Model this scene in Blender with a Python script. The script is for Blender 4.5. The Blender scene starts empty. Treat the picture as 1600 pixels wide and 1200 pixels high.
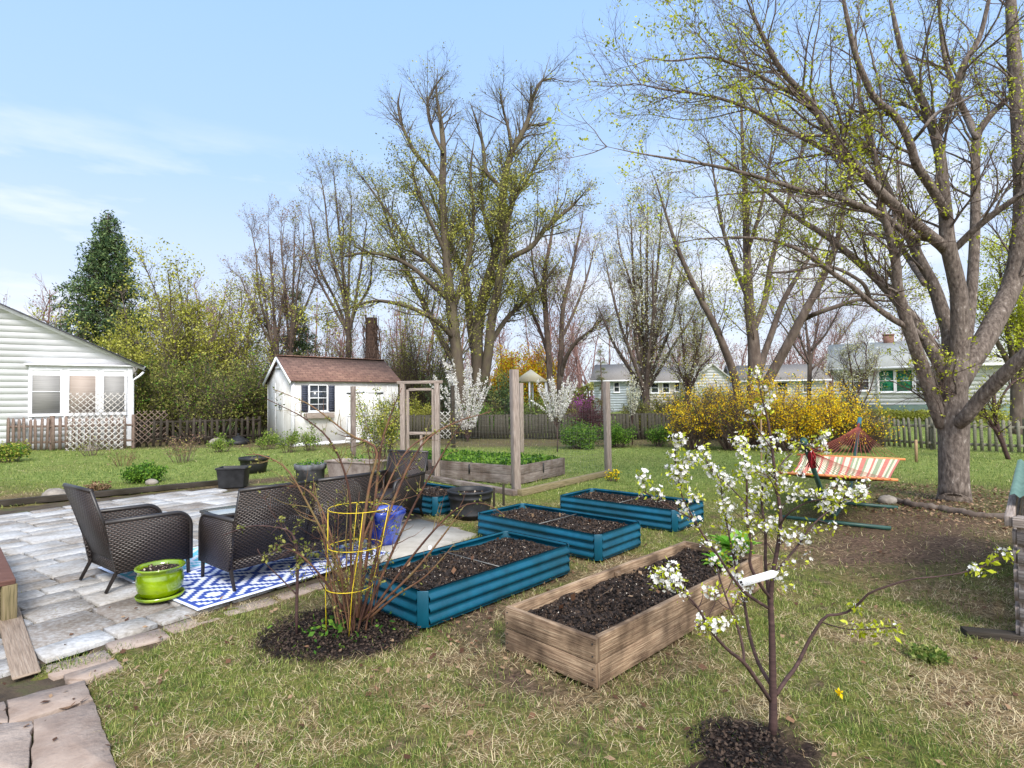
import bpy, math, random
import numpy as np
from mathutils import Matrix, Vector
PI = math.pi
rad = math.radians
sc = bpy.context.scene
COL = sc.collection

# ------------------------------------------------------------------ camera, sky, sun, exposure
F = 877.8; PITCH = rad(1.664); ROLL = rad(-0.62); CH = 1.65
cd = bpy.data.cameras.new('camera'); cam = bpy.data.objects.new('camera', cd); COL.objects.link(cam)
cd.sensor_width = 36; cd.lens = F / 1600 * 36; cd.clip_start = .05; cd.clip_end = 2000
cam.matrix_world = Matrix.Translation((0, 0, CH)) @ Matrix.Rotation(PI/2 + PITCH, 4, 'X') @ Matrix.Rotation(ROLL, 4, 'Z')
sc.camera = cam
SUN_AZ = rad(163); SUN_EL = rad(42)          # azimuth clockwise from +Y: behind the viewer, to the right
sun_dir = Vector((math.sin(SUN_AZ)*math.cos(SUN_EL), math.cos(SUN_AZ)*math.cos(SUN_EL), math.sin(SUN_EL)))
w = bpy.data.worlds.new('World'); sc.world = w; w.use_nodes = True
nt = w.node_tree; N = nt.nodes; L = nt.links
bg = N['Background']; bg.inputs[1].default_value = 0.15
sky = N.new('ShaderNodeTexSky'); sky.sky_type = 'NISHITA'; sky.sun_disc = False
sky.sun_elevation = SUN_EL; sky.sun_rotation = SUN_AZ; sky.altitude = 50
sky.air_density = 1.0; sky.dust_density = 0.6; sky.ozone_density = 1.1
tc = N.new('ShaderNodeTexCoord'); mp = N.new('ShaderNodeMapping'); mp.inputs['Scale'].default_value = (1.3, 1.3, 6.0); mp.inputs['Location'].default_value = (.35, .1, .42)
nz = N.new('ShaderNodeTexNoise'); nz.inputs['Scale'].default_value = 2.1; nz.inputs['Detail'].default_value = 7; nz.inputs['Roughness'].default_value = .55
cr = N.new('ShaderNodeValToRGB'); cr.color_ramp.elements[0].position = .47; cr.color_ramp.elements[1].position = .66
mx = N.new('ShaderNodeMix'); mx.data_type = 'RGBA'
sx = N.new('ShaderNodeSeparateXYZ'); L.new(tc.outputs['Generated'], mp.inputs[0]); L.new(mp.outputs[0], nz.inputs[0]); L.new(nz.outputs[0], cr.inputs[0]); L.new(tc.outputs['Generated'], sx.inputs[0])
el = N.new('ShaderNodeValToRGB'); e = el.color_ramp.elements; e[0].position = 0; e[0].color = (3.5/6, 3.8/6, 4.25/6, 1); e[1].position = .62; e[1].color = (1.85/6, 3.0/6, 5.1/6, 1)
q = e.new(.16); q.color = (3.3/6, 3.8/6, 4.8/6, 1); q = e.new(.36); q.color = (2.3/6, 3.3/6, 5.0/6, 1); L.new(sx.outputs[2], el.inputs[0])
vm = N.new('ShaderNodeVectorMath'); vm.operation = 'SCALE'; vm.inputs[3].default_value = 4.8; L.new(el.outputs[0], vm.inputs[0])
mx.inputs[0].default_value = .93; L.new(sky.outputs[0], mx.inputs[6]); L.new(vm.outputs[0], mx.inputs[7])
mul = N.new('ShaderNodeMath'); mul.operation = 'MULTIPLY'; mul.inputs[1].default_value = .85; lo = N.new('ShaderNodeMapRange'); L.new(sx.outputs[2], lo.inputs[0]); lo.inputs[1].default_value = .30; lo.inputs[2].default_value = .42; lo.inputs[3].default_value = 1; lo.inputs[4].default_value = 0; cm_ = N.new('ShaderNodeMath'); cm_.operation = 'MULTIPLY'; L.new(cr.outputs[0], cm_.inputs[0]); L.new(lo.outputs[0], cm_.inputs[1]); L.new(cm_.outputs[0], mul.inputs[0])
mc = N.new('ShaderNodeMix'); mc.data_type = 'RGBA'; L.new(mul.outputs[0], mc.inputs[0]); L.new(mx.outputs[2], mc.inputs[6]); mc.inputs[7].default_value = (3.7, 3.85, 4.1, 1)
dt = N.new('ShaderNodeVectorMath'); dt.operation = 'DOT_PRODUCT'; dt.inputs[1].default_value = tuple(sun_dir); L.new(tc.outputs['Generated'], dt.inputs[0])      # bright haze glow round the sun, added as soft fill from behind the viewer
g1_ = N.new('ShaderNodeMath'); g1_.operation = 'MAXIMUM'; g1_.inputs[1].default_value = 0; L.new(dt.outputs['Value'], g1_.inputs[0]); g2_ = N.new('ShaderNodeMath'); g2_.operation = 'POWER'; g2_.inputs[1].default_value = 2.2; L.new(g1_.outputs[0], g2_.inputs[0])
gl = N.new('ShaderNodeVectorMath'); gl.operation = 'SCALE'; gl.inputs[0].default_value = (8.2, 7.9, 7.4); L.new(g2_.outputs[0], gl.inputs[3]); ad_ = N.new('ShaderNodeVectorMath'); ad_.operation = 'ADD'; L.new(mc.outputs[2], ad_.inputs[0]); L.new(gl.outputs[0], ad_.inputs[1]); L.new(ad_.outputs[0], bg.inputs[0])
sd = bpy.data.lights.new('sun', 'SUN'); sd.energy = 2.0; sd.angle = rad(16); sd.color = (1, .95, .87)
so = bpy.data.objects.new('sun', sd); COL.objects.link(so); so.rotation_euler = sun_dir.to_track_quat('Z', 'Y').to_euler(); so.location = (0, 0, 30)
sc.view_settings.view_transform = 'Standard'; sc.view_settings.look = 'None'; sc.view_settings.exposure = 0.97; sc.view_settings.gamma = 1
sc.cycles.max_bounces = 6; sc.cycles.transparent_max_bounces = 16; sc.cycles.diffuse_bounces = 3; sc.cycles.glossy_bounces = 2
sc.cycles.transmission_bounces = 3; sc.cycles.use_denoising = True

# ------------------------------------------------------------------ photo geometry helpers (pixel of the 1600x1200 photo -> metres)
_r = np.array([1., 0, 0]); _u = np.array([0, -math.sin(PITCH), math.cos(PITCH)]); _f = np.array([0, math.cos(PITCH), math.sin(PITCH)])
_R = math.cos(ROLL)*_r + math.sin(ROLL)*_u; _U = -math.sin(ROLL)*_r + math.cos(ROLL)*_u
def ray(x, y): return (x-800)*_R - (y-600)*_U + F*_f
def G(x, y, z=0.):
    d = ray(x, y); t = (z-CH)/d[2]; return np.array([d[0]*t, d[1]*t, z])
def at(x, y, D):
    d = ray(x, y); t = D/d[1]; return np.array([d[0]*t, D, CH+d[2]*t])

# ------------------------------------------------------------------ value noise
def vnoise(x, y, s, seed=0):
    x = np.asarray(x, float)/s; y = np.asarray(y, float)/s
    xi = np.floor(x).astype(np.int64); yi = np.floor(y).astype(np.int64); fx = x-xi; fy = y-yi
    fx = fx*fx*(3-2*fx); fy = fy*fy*(3-2*fy)
    def h(a, b):
        n = (a*374761393 + b*668265263 + seed*974634777) & 0xffffffff
        n = ((n ^ (n >> 13))*1274126177) & 0xffffffff
        return ((n ^ (n >> 16)) & 0xffff)/65535.
    return (h(xi, yi)*(1-fx)+h(xi+1, yi)*fx)*(1-fy)+(h(xi, yi+1)*(1-fx)+h(xi+1, yi+1)*fx)*fy
def fbm(x, y, s, seed=0, o=4):
    a = 0; t = 0; w_ = 1.
    for k in range(o): a = a+w_*vnoise(x, y, s/2**k, seed+k*7); t += w_; w_ *= .55
    return a/t
def sstep(a, b, v):
    t = np.clip((np.asarray(v, float)-a)/(b-a), 0, 1); return t*t*(3-2*t)
def gh(x, y):        # lie of the land: the neighbour's plot on the right is a little higher
    return .85*sstep(19, 31, y)*sstep(3, 12, x) + .35*sstep(26, 45, y)*(1-sstep(3, 12, x))
def inpoly(x, y, poly):
    r = np.zeros(np.shape(x), bool); n = len(poly); j = n-1
    for i in range(n):
        xi, yi = poly[i][0], poly[i][1]; xj, yj = poly[j][0], poly[j][1]
        c = ((yi > y) != (yj > y)) & (x < (xj-xi)*(y-yi)/(yj-yi+1e-12)+xi); r ^= c; j = i
    return r

# ------------------------------------------------------------------ materials
def S(r, g, b, k=1.):       # sRGB 0-255 -> linear
    return tuple([k*((c/255/12.92) if c/255 <= .04045 else ((c/255+.055)/1.055)**2.4) for c in (r, g, b)])+(1,)
def mat(name, cols, scale=3., detail=5, rough=.8, bump=0., bscale=None, coord='Object', stretch=(1, 1, 1), metal=0., island=0., spec=.3, stops=None, cols2=None, scale2=.5, trans=0., coat=0.):
    m = bpy.data.materials.new(name); m.use_nodes = True; t = m.node_tree; n = t.nodes; l = t.links; p = n['Principled BSDF']
    p.inputs['Roughness'].default_value = rough; p.inputs['Metallic'].default_value = metal; p.inputs['Specular IOR Level'].default_value = spec
    if coat: p.inputs['Coat Weight'].default_value = coat; p.inputs['Coat Roughness'].default_value = .08
    tcn = n.new('ShaderNodeTexCoord'); mpn = n.new('ShaderNodeMapping'); mpn.inputs['Scale'].default_value = stretch; l.new(tcn.outputs[coord], mpn.inputs[0])
    no = n.new('ShaderNodeTexNoise'); no.inputs['Scale'].default_value = scale; no.inputs['Detail'].default_value = detail; no.inputs['Roughness'].default_value = .6; l.new(mpn.outputs[0], no.inputs[0])
    ra = n.new('ShaderNodeValToRGB'); e = ra.color_ramp.elements
    k = len(cols); st = stops or [.3+.4*i/max(1, k-1) for i in range(k)]
    e[0].position = st[0]; e[0].color = cols[0]; e[1].position = st[-1] if k > 1 else 1; e[1].color = cols[-1]
    for i in range(1, k-1): q = e.new(st[i]); q.color = cols[i]
    src = no.outputs[0]
    if island:
        ge = n.new('ShaderNodeNewGeometry'); m1 = n.new('ShaderNodeMapRange'); l.new(ge.outputs['Random Per Island'], m1.inputs[0]); m1.inputs[3].default_value = -island/2; m1.inputs[4].default_value = island/2
        ad = n.new('ShaderNodeMath'); ad.operation = 'ADD'; l.new(no.outputs[0], ad.inputs[0]); l.new(m1.outputs[0], ad.inputs[1]); src = ad.outputs[0]
    l.new(src, ra.inputs[0]); out = ra.outputs[0]
    if cols2:           # second, larger pattern multiplied over the first (stains, weathering)
        n2 = n.new('ShaderNodeTexNoise'); n2.inputs['Scale'].default_value = scale2; n2.inputs['Detail'].default_value = 4; l.new(tcn.outputs['Object'], n2.inputs[0])
        r2 = n.new('ShaderNodeValToRGB'); r2.color_ramp.elements[0].position = .36; r2.color_ramp.elements[1].position = .64
        r2.color_ramp.elements[0].color = cols2[0]; r2.color_ramp.elements[1].color = cols2[1]; l.new(n2.outputs[0], r2.inputs[0])
        mm = n.new('ShaderNodeMix'); mm.data_type = 'RGBA'; mm.blend_type = 'MULTIPLY'; mm.inputs[0].default_value = 1; l.new(out, mm.inputs[6]); l.new(r2.outputs[0], mm.inputs[7]); out = mm.outputs[2]
    l.new(out, p.inputs['Base Color'])
    if bump:
        nb = n.new('ShaderNodeTexNoise'); nb.inputs['Scale'].default_value = bscale or scale*2; nb.inputs['Detail'].default_value = 6; l.new(mpn.outputs[0], nb.inputs[0])
        b = n.new('ShaderNodeBump'); b.inputs['Strength'].default_value = bump; b.inputs['Distance'].default_value = .02; l.new(nb.outputs[0], b.inputs['Height']); l.new(b.outputs[0], p.inputs['Normal'])
    if trans:           # thin leaf or petal: some light passes through
        tr = n.new('ShaderNodeBsdfTranslucent'); ms = n.new('ShaderNodeMixShader'); ms.inputs[0].default_value = trans; l.new(out, tr.inputs[0]); l.new(p.outputs[0], ms.inputs[1]); l.new(tr.outputs[0], ms.inputs[2]); l.new(ms.outputs[0], n['Material Output'].inputs[0])
    return m
def weave_mat(name, holes):
    m = bpy.data.materials.new(name); m.use_nodes = True; t = m.node_tree; n = t.nodes; l = t.links; p = n['Principled BSDF']
    def ma(op, a, b=None):
        q = n.new('ShaderNodeMath'); q.operation = op
        for i, v in enumerate((a, b)):
            if v is None: continue
            if isinstance(v, (int, float)): q.inputs[i].default_value = v
            else: l.new(v, q.inputs[i])
        return q.outputs[0]
    tcn = n.new('ShaderNodeTexCoord'); s = n.new('ShaderNodeSeparateXYZ'); l.new(tcn.outputs['UV'], s.inputs[0])
    v = ma('DIVIDE', s.outputs[1], .017); row = ma('MODULO', ma('FLOOR', v), 2.)
    u = ma('ADD', ma('DIVIDE', s.outputs[0], .046), ma('MULTIPLY', row, .5))
    sh = ma('MULTIPLY', ma('ABSOLUTE', ma('SINE', ma('MULTIPLY', u, PI))), ma('ABSOLUTE', ma('SINE', ma('MULTIPLY', v, PI))))
    ra = n.new('ShaderNodeValToRGB'); ra.color_ramp.elements[0].color = S(10, 8, 7); ra.color_ramp.elements[1].color = S(70, 57, 51); ra.color_ramp.elements[0].position = .1; ra.color_ramp.elements[1].position = .8
    l.new(sh, ra.inputs[0]); l.new(ra.outputs[0], p.inputs['Base Color']); p.inputs['Roughness'].default_value = .38; p.inputs['Specular IOR Level'].default_value = .5
    b = n.new('ShaderNodeBump'); b.inputs['Strength'].default_value = .9; b.inputs['Distance'].default_value = .006; l.new(sh, b.inputs['Height']); l.new(b.outputs[0], p.inputs['Normal'])
    if holes:
        tr = n.new('ShaderNodeBsdfTransparent'); ms = n.new('ShaderNodeMixShader'); g_ = ma('GREATER_THAN', ma('ABSOLUTE', ma('SINE', ma('MULTIPLY', u, PI))), .36)
        g2 = ma('GREATER_THAN', ma('ABSOLUTE', ma('SINE', ma('MULTIPLY', v, PI))), .62); l.new(ma('MAXIMUM', g_, g2), ms.inputs[0]); l.new(tr.outputs[0], ms.inputs[1]); l.new(p.outputs[0], ms.inputs[2]); l.new(ms.outputs[0], n['Material Output'].inputs[0])
    return m
def wood(name, cols, **k):
    return mat(name, cols, scale=1., detail=6, coord='UV', stretch=(4, 80, 1), rough=.9, bump=.6, bscale=1.2, **k)
M = {}
M['weave'] = weave_mat('dark_wicker', False); M['weave_open'] = weave_mat('open_wicker', True)
M['rim'] = mat('dark_cane_rim', [S(24, 20, 19), S(44, 37, 34)], scale=60, rough=.4, spec=.5)
M['blackmetal'] = mat('black_metal', [S(30, 30, 32), S(44, 44, 46)], scale=20, rough=.45)
M['siding'] = mat('white_siding', [S(205, 205, 208), S(222, 222, 226)], scale=2.5, rough=.6, cols2=[S(240, 240, 240), S(255, 255, 255)], scale2=1.2, stretch=(.3, .3, 2))
M['trim'] = mat('white_trim', [S(212, 212, 214), S(228, 228, 230)], scale=5, rough=.55)
M['shedwall'] = mat('shed_paint', [S(212, 210, 208), S(228, 227, 225)], scale=2, rough=.6, cols2=[S(232, 228, 222), S(255, 255, 255)], scale2=1.0)
M['greyshingle'] = mat('grey_shingle', [S(104, 100, 96), S(136, 131, 126)], scale=14, rough=.9, bump=.5, stretch=(1, 1, 3), spec=.05)
M['darkshingle'] = mat('dark_shingle', [S(60, 60, 66), S(90, 90, 96)], scale=14, rough=.9, spec=.05)
M['paleshingle'] = mat('pale_shingle', [S(156, 156, 148), S(178, 178, 170)], scale=14, rough=.9, spec=.05)
M['brick'] = mat('chimney_brick', [S(110, 80, 70), S(140, 105, 92)], scale=12)
M['glass'] = mat('window_glass', [S(70, 74, 76), S(120, 124, 126)], scale=1.5, rough=.12, spec=.6)
M['darkglass'] = mat('dark_window_glass', [S(24, 28, 34), S(58, 64, 72)], scale=2.5, rough=.08, spec=.7)
M['greenglass'] = mat('window_with_greenery', [S(14, 50, 44), S(30, 110, 84), S(60, 140, 90)], scale=9, rough=.15, spec=.6)
M['blindgrey'] = mat('grey_blind', [S(128, 126, 124), S(156, 153, 150)], scale=1, coord='Object', stretch=(1, 1, 40), rough=.7)
M['blindtan'] = mat('tan_blind', [S(146, 132, 122), S(170, 156, 146)], scale=1, stretch=(1, 1, 40), rough=.7)
M['shutter'] = mat('slate_shutter', [S(52, 56, 70), S(70, 74, 88)], scale=8, rough=.6)
M['oldwood'] = wood('weathered_grey_wood', [S(86, 76, 70), S(128, 116, 108), S(158, 148, 140)], cols2=[S(190, 180, 172), S(255, 255, 255)], scale2=3)
M['cedar'] = wood('cedar_board', [S(116, 92, 74), S(152, 128, 104), S(182, 160, 134)], cols2=[S(150, 144, 140), S(255, 252, 248)], scale2=5)
M['greywood'] = wood('silver_wood', [S(104, 92, 83), S(142, 128, 118), S(172, 160, 150)])
M['darkwood'] = wood('dark_board', [S(46, 40, 36), S(78, 70, 62)], cols2=[S(180, 180, 160), S(255, 255, 255)], scale2=2)
M['mosswood'] = wood('mossy_timber', [S(80, 74, 50), S(122, 110, 80), S(140, 124, 100)])
M['deckboard'] = wood('brown_deck_board', [S(84, 56, 48), S(112, 80, 70)])
M['lattice'] = mat('peeling_white_lattice', [S(140, 132, 122), S(206, 202, 196)], scale=9, rough=.8)
M['teal'] = mat('teal_painted_steel', [S(0, 74, 98), S(6, 88, 112)], scale=9, rough=.36, metal=.15, spec=.5, bump=.03, cols2=[S(214, 210, 200), S(255, 255, 255)], scale2=3)
M['soil'] = mat('potting_soil', [S(24, 18, 16), S(52, 42, 36), S(86, 72, 62)], scale=55, detail=9, rough=1, bump=1., bscale=70, stops=[.35, .55, .78])
M['chips'] = mat('soil_bits', [S(52, 38, 30), S(120, 96, 76), S(190, 176, 160)], scale=9, island=1.0, rough=.95)
M['soilbits'] = mat('soil_crumbs', [S(16, 12, 10), S(44, 34, 28), S(72, 58, 48)], scale=9, island=.9, rough=1)
M['black'] = mat('black_plastic', [S(26, 26, 27), S(44, 44, 46)], scale=9, rough=.5)
M['greyplastic'] = mat('grey_resin', [S(84, 86, 90), S(122, 124, 128)], scale=6, rough=.6, cols2=[S(200, 196, 190), S(255, 255, 255)], scale2=5)
M['lime'] = mat('lime_glaze', [S(96, 122, 0), S(126, 152, 4), S(142, 166, 16)], scale=5, rough=.12, spec=.6, coat=.6, cols2=[S(190, 196, 150), S(255, 255, 255)], scale2=7)
M['cobalt'] = mat('cobalt_glaze', [S(10, 18, 60), S(28, 48, 132), S(80, 98, 168)], scale=9, rough=.15, coat=.5, stretch=(1, 1, .35))
M['rugblue'] = mat('rug_blue', [S(40, 62, 132), S(58, 82, 156)], scale=40, rough=.9)
M['rugwhite'] = mat('rug_white', [S(190, 196, 214), S(220, 224, 236)], scale=40, rough=.9)
M['rugteal'] = mat('rug_teal', [S(84, 168, 190), S(110, 190, 208)], scale=40, rough=.9)
M['stone'] = mat('paver_stone', [S(130, 121, 113), S(150, 146, 142), S(164, 162, 160), S(184, 183, 182)], scale=28, detail=8, island=.42, rough=.9, bump=.55, bscale=34, stops=[.25, .42, .56, .76], cols2=[S(216, 208, 198), S(255, 255, 255)], scale2=2.6)
M['tanstone'] = mat('tan_slab', [S(128, 110, 98), S(160, 144, 132)], scale=5, detail=8, island=.25, rough=.95, bump=.4, bscale=40)
M['concrete'] = mat('pale_concrete', [S(140, 134, 124), S(172, 166, 156)], scale=4, detail=8, rough=.95, bump=.3, bscale=40)
M['joint'] = mat('joint_dirt', [S(50, 42, 34), S(76, 64, 50), S(70, 72, 40)], scale=5, rough=1, bump=.6, bscale=60)
M['barkbrown'] = mat('grey_brown_bark', [S(64, 54, 47), S(90, 78, 70), S(116, 104, 94)], scale=5, detail=8, rough=.95, bump=.8, bscale=16, stretch=(1, 1, .35))
M['barkmaple'] = mat('maple_bark', [S(70, 60, 54), S(100, 89, 81), S(122, 110, 101), S(190, 182, 172)], scale=24, detail=9, rough=.95, bump=1., bscale=34, stretch=(1, 1, .4), stops=[.32, .47, .62, .78])
M['twig'] = mat('twig_bark', [S(70, 56, 50), S(104, 86, 76)], scale=3, rough=.9)
M['barkgreen'] = mat('mossy_bark', [S(62, 54, 46), S(86, 76, 65), S(98, 92, 66)], scale=2.5, detail=6, rough=.95, bump=.6, bscale=12, stretch=(1, 1, .4))
M['barkdark'] = mat('dark_cherry_bark', [S(48, 34, 34), S(78, 58, 54), S(120, 100, 94)], scale=16, rough=.8, stretch=(.4, .4, 3), stops=[.3, .62, .76])
M['cane'] = mat('red_cane', [S(70, 46, 38), S(108, 76, 56), S(112, 98, 60)], scale=7, island=.5, rough=.7)
M['pinktwig'] = mat('pinkish_twig', [S(110, 84, 80), S(140, 108, 100)], scale=3, rough=.9)
def leafm(name, cols, isl=1., tr=.35, sc_=.8): return mat(name, cols, scale=sc_, detail=3, island=isl, rough=.65, trans=tr, spec=.2)
M['leafyg'] = leafm('yellow_green_leaf', [S(130, 132, 40), S(162, 162, 62), S(188, 186, 92)])
M['leafmaple'] = leafm('young_maple_leaf', [S(140, 148, 20), S(176, 184, 40), S(196, 200, 70)])
M['leafolive'] = leafm('olive_leaf', [S(84, 90, 40), S(120, 124, 58), S(150, 148, 78)])
M['leafgreen'] = leafm('fresh_green_leaf', [S(50, 86, 26), S(82, 122, 40), S(116, 150, 52)])
M['leaflight'] = leafm('light_green_leaf', [S(84, 110, 36), S(116, 142, 54), S(146, 160, 76)])
M['leafdark'] = leafm('conifer_needles', [S(46, 70, 42), S(78, 102, 58), S(112, 130, 80)], tr=.3)
M['leafpink'] = leafm('pinkish_bud', [S(130, 96, 86), S(160, 128, 108), S(150, 140, 80)])
M['leaforange'] = leafm('orange_yellow_leaf', [S(160, 96, 10), S(190, 150, 10), S(170, 166, 20)])
M['forsythia'] = leafm('forsythia_flower', [S(228, 180, 0), S(246, 212, 14), S(250, 224, 60)], tr=.4)
M['petal'] = leafm('white_petal', [S(212, 208, 200), S(236, 234, 230)], tr=.3)
M['creampetal'] = leafm('cream_blossom', [S(190, 190, 160), S(224, 222, 206)], tr=.3)
M['purple'] = leafm('purple_leaf', [S(58, 32, 38), S(92, 58, 60)], tr=.15)
M['magenta'] = leafm('magenta_flower', [S(170, 60, 160), S(200, 100, 190)], tr=.2)
M['romaine'] = leafm('lettuce_leaf', [S(96, 150, 44), S(140, 182, 76)], tr=.4)
M['grassgreen'] = leafm('green_grass', [S(72, 96, 38), S(108, 130, 52), S(158, 162, 92)], tr=.35, sc_=.7)
M['grassdry'] = leafm('dry_grass', [S(128, 104, 76), S(178, 154, 116), S(214, 196, 156)], tr=.25, sc_=.7)
M['deadleaf'] = leafm('dead_leaf', [S(84, 58, 42), S(122, 90, 66), S(156, 128, 100)], tr=.2)
M['yellowwire'] = mat('yellow_wire', [S(196, 168, 20), S(222, 196, 50)], scale=9, rough=.4)
M['wire'] = mat('galvanised_wire', [S(110, 108, 104), S(140, 138, 132)], scale=9, rough=.5, metal=.5)
M['greenmetal'] = mat('green_metal_tube', [S(34, 62, 56), S(52, 84, 76)], scale=7, rough=.4)
M['rope'] = mat('red_rope', [S(150, 66, 60), S(186, 104, 88)], scale=20, rough=.9)
M['bluecap'] = mat('blue_green_sleeve', [S(56, 110, 130), S(84, 140, 150)], scale=7, rough=.6)
M['spreader'] = mat('varnished_bar', [S(190, 110, 60), S(216, 144, 92)], scale=7, rough=.4)
M['coralstripe'] = mat('coral_stripe', [S(176, 100, 88), S(196, 124, 108)], scale=30, rough=.9)
M['creamstripe'] = mat('cream_stripe', [S(196, 184, 152), S(214, 204, 176)], scale=30, rough=.9)
M['sagestripe'] = mat('sage_stripe', [S(126, 136, 104), S(150, 158, 126)], scale=30, rough=.9)
M['hamunder'] = mat('olive_canvas', [S(70, 66, 34), S(96, 90, 50)], scale=12, rough=.9)
M['greenroof'] = mat('green_corrugated_panel', [S(74, 104, 92), S(104, 132, 118)], scale=6, rough=.5)
M['pillow'] = mat('cream_cushion', [S(196, 186, 166), S(222, 214, 198)], scale=12, rough=.9)
M['tagwhite'] = mat('white_plastic_tag', [S(214, 214, 216), S(228, 228, 230)], scale=3, rough=.5)
M['ink'] = mat('black_print', [S(20, 20, 20), S(30, 30, 30)], scale=3)
M['rock'] = mat('field_stone', [S(110, 102, 94), S(150, 142, 132)], scale=9, rough=.95, bump=.5)
M['ivy'] = mat('vine_covered_bark', [S(44, 34, 30), S(84, 66, 56)], scale=10, rough=1, bump=1, bscale=20)
M['paint'] = mat('weathered_decor_paint', [S(130, 134, 136), S(160, 164, 164)], scale=9)
M['stake'] = wood('tan_stake', [S(140, 112, 84), S(170, 142, 110)])
M['dandelion'] = leafm('dandelion_yellow', [S(230, 190, 0), S(240, 210, 20)])
def shingles(name, c0, c1, c2, su=.3, sv=.14):
    m = bpy.data.materials.new(name); m.use_nodes = True; t = m.node_tree; n = t.nodes; l = t.links; p = n['Principled BSDF']; p.inputs['Roughness'].default_value = .95
    tcn = n.new('ShaderNodeTexCoord'); b = n.new('ShaderNodeTexBrick'); l.new(tcn.outputs['UV'], b.inputs[0]); b.inputs['Color1'].default_value = c0; b.inputs['Color2'].default_value = c1; b.inputs['Mortar'].default_value = c2
    b.inputs['Scale'].default_value = 1; b.inputs['Brick Width'].default_value = su; b.inputs['Row Height'].default_value = sv; b.inputs['Mortar Size'].default_value = .012
    no = n.new('ShaderNodeTexNoise'); no.inputs['Scale'].default_value = 5; no.inputs['Detail'].default_value = 6; l.new(tcn.outputs['UV'], no.inputs[0])
    mm = n.new('ShaderNodeMix'); mm.data_type = 'RGBA'; mm.blend_type = 'OVERLAY'; mm.inputs[0].default_value = .6; l.new(b.outputs[0], mm.inputs[6]); l.new(no.outputs[0], mm.inputs[7]); l.new(mm.outputs[2], p.inputs['Base Color'])
    return m
M['redshingle'] = shingles('red_brown_shingle', S(106, 78, 68), S(128, 98, 84), S(80, 58, 50))

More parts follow.
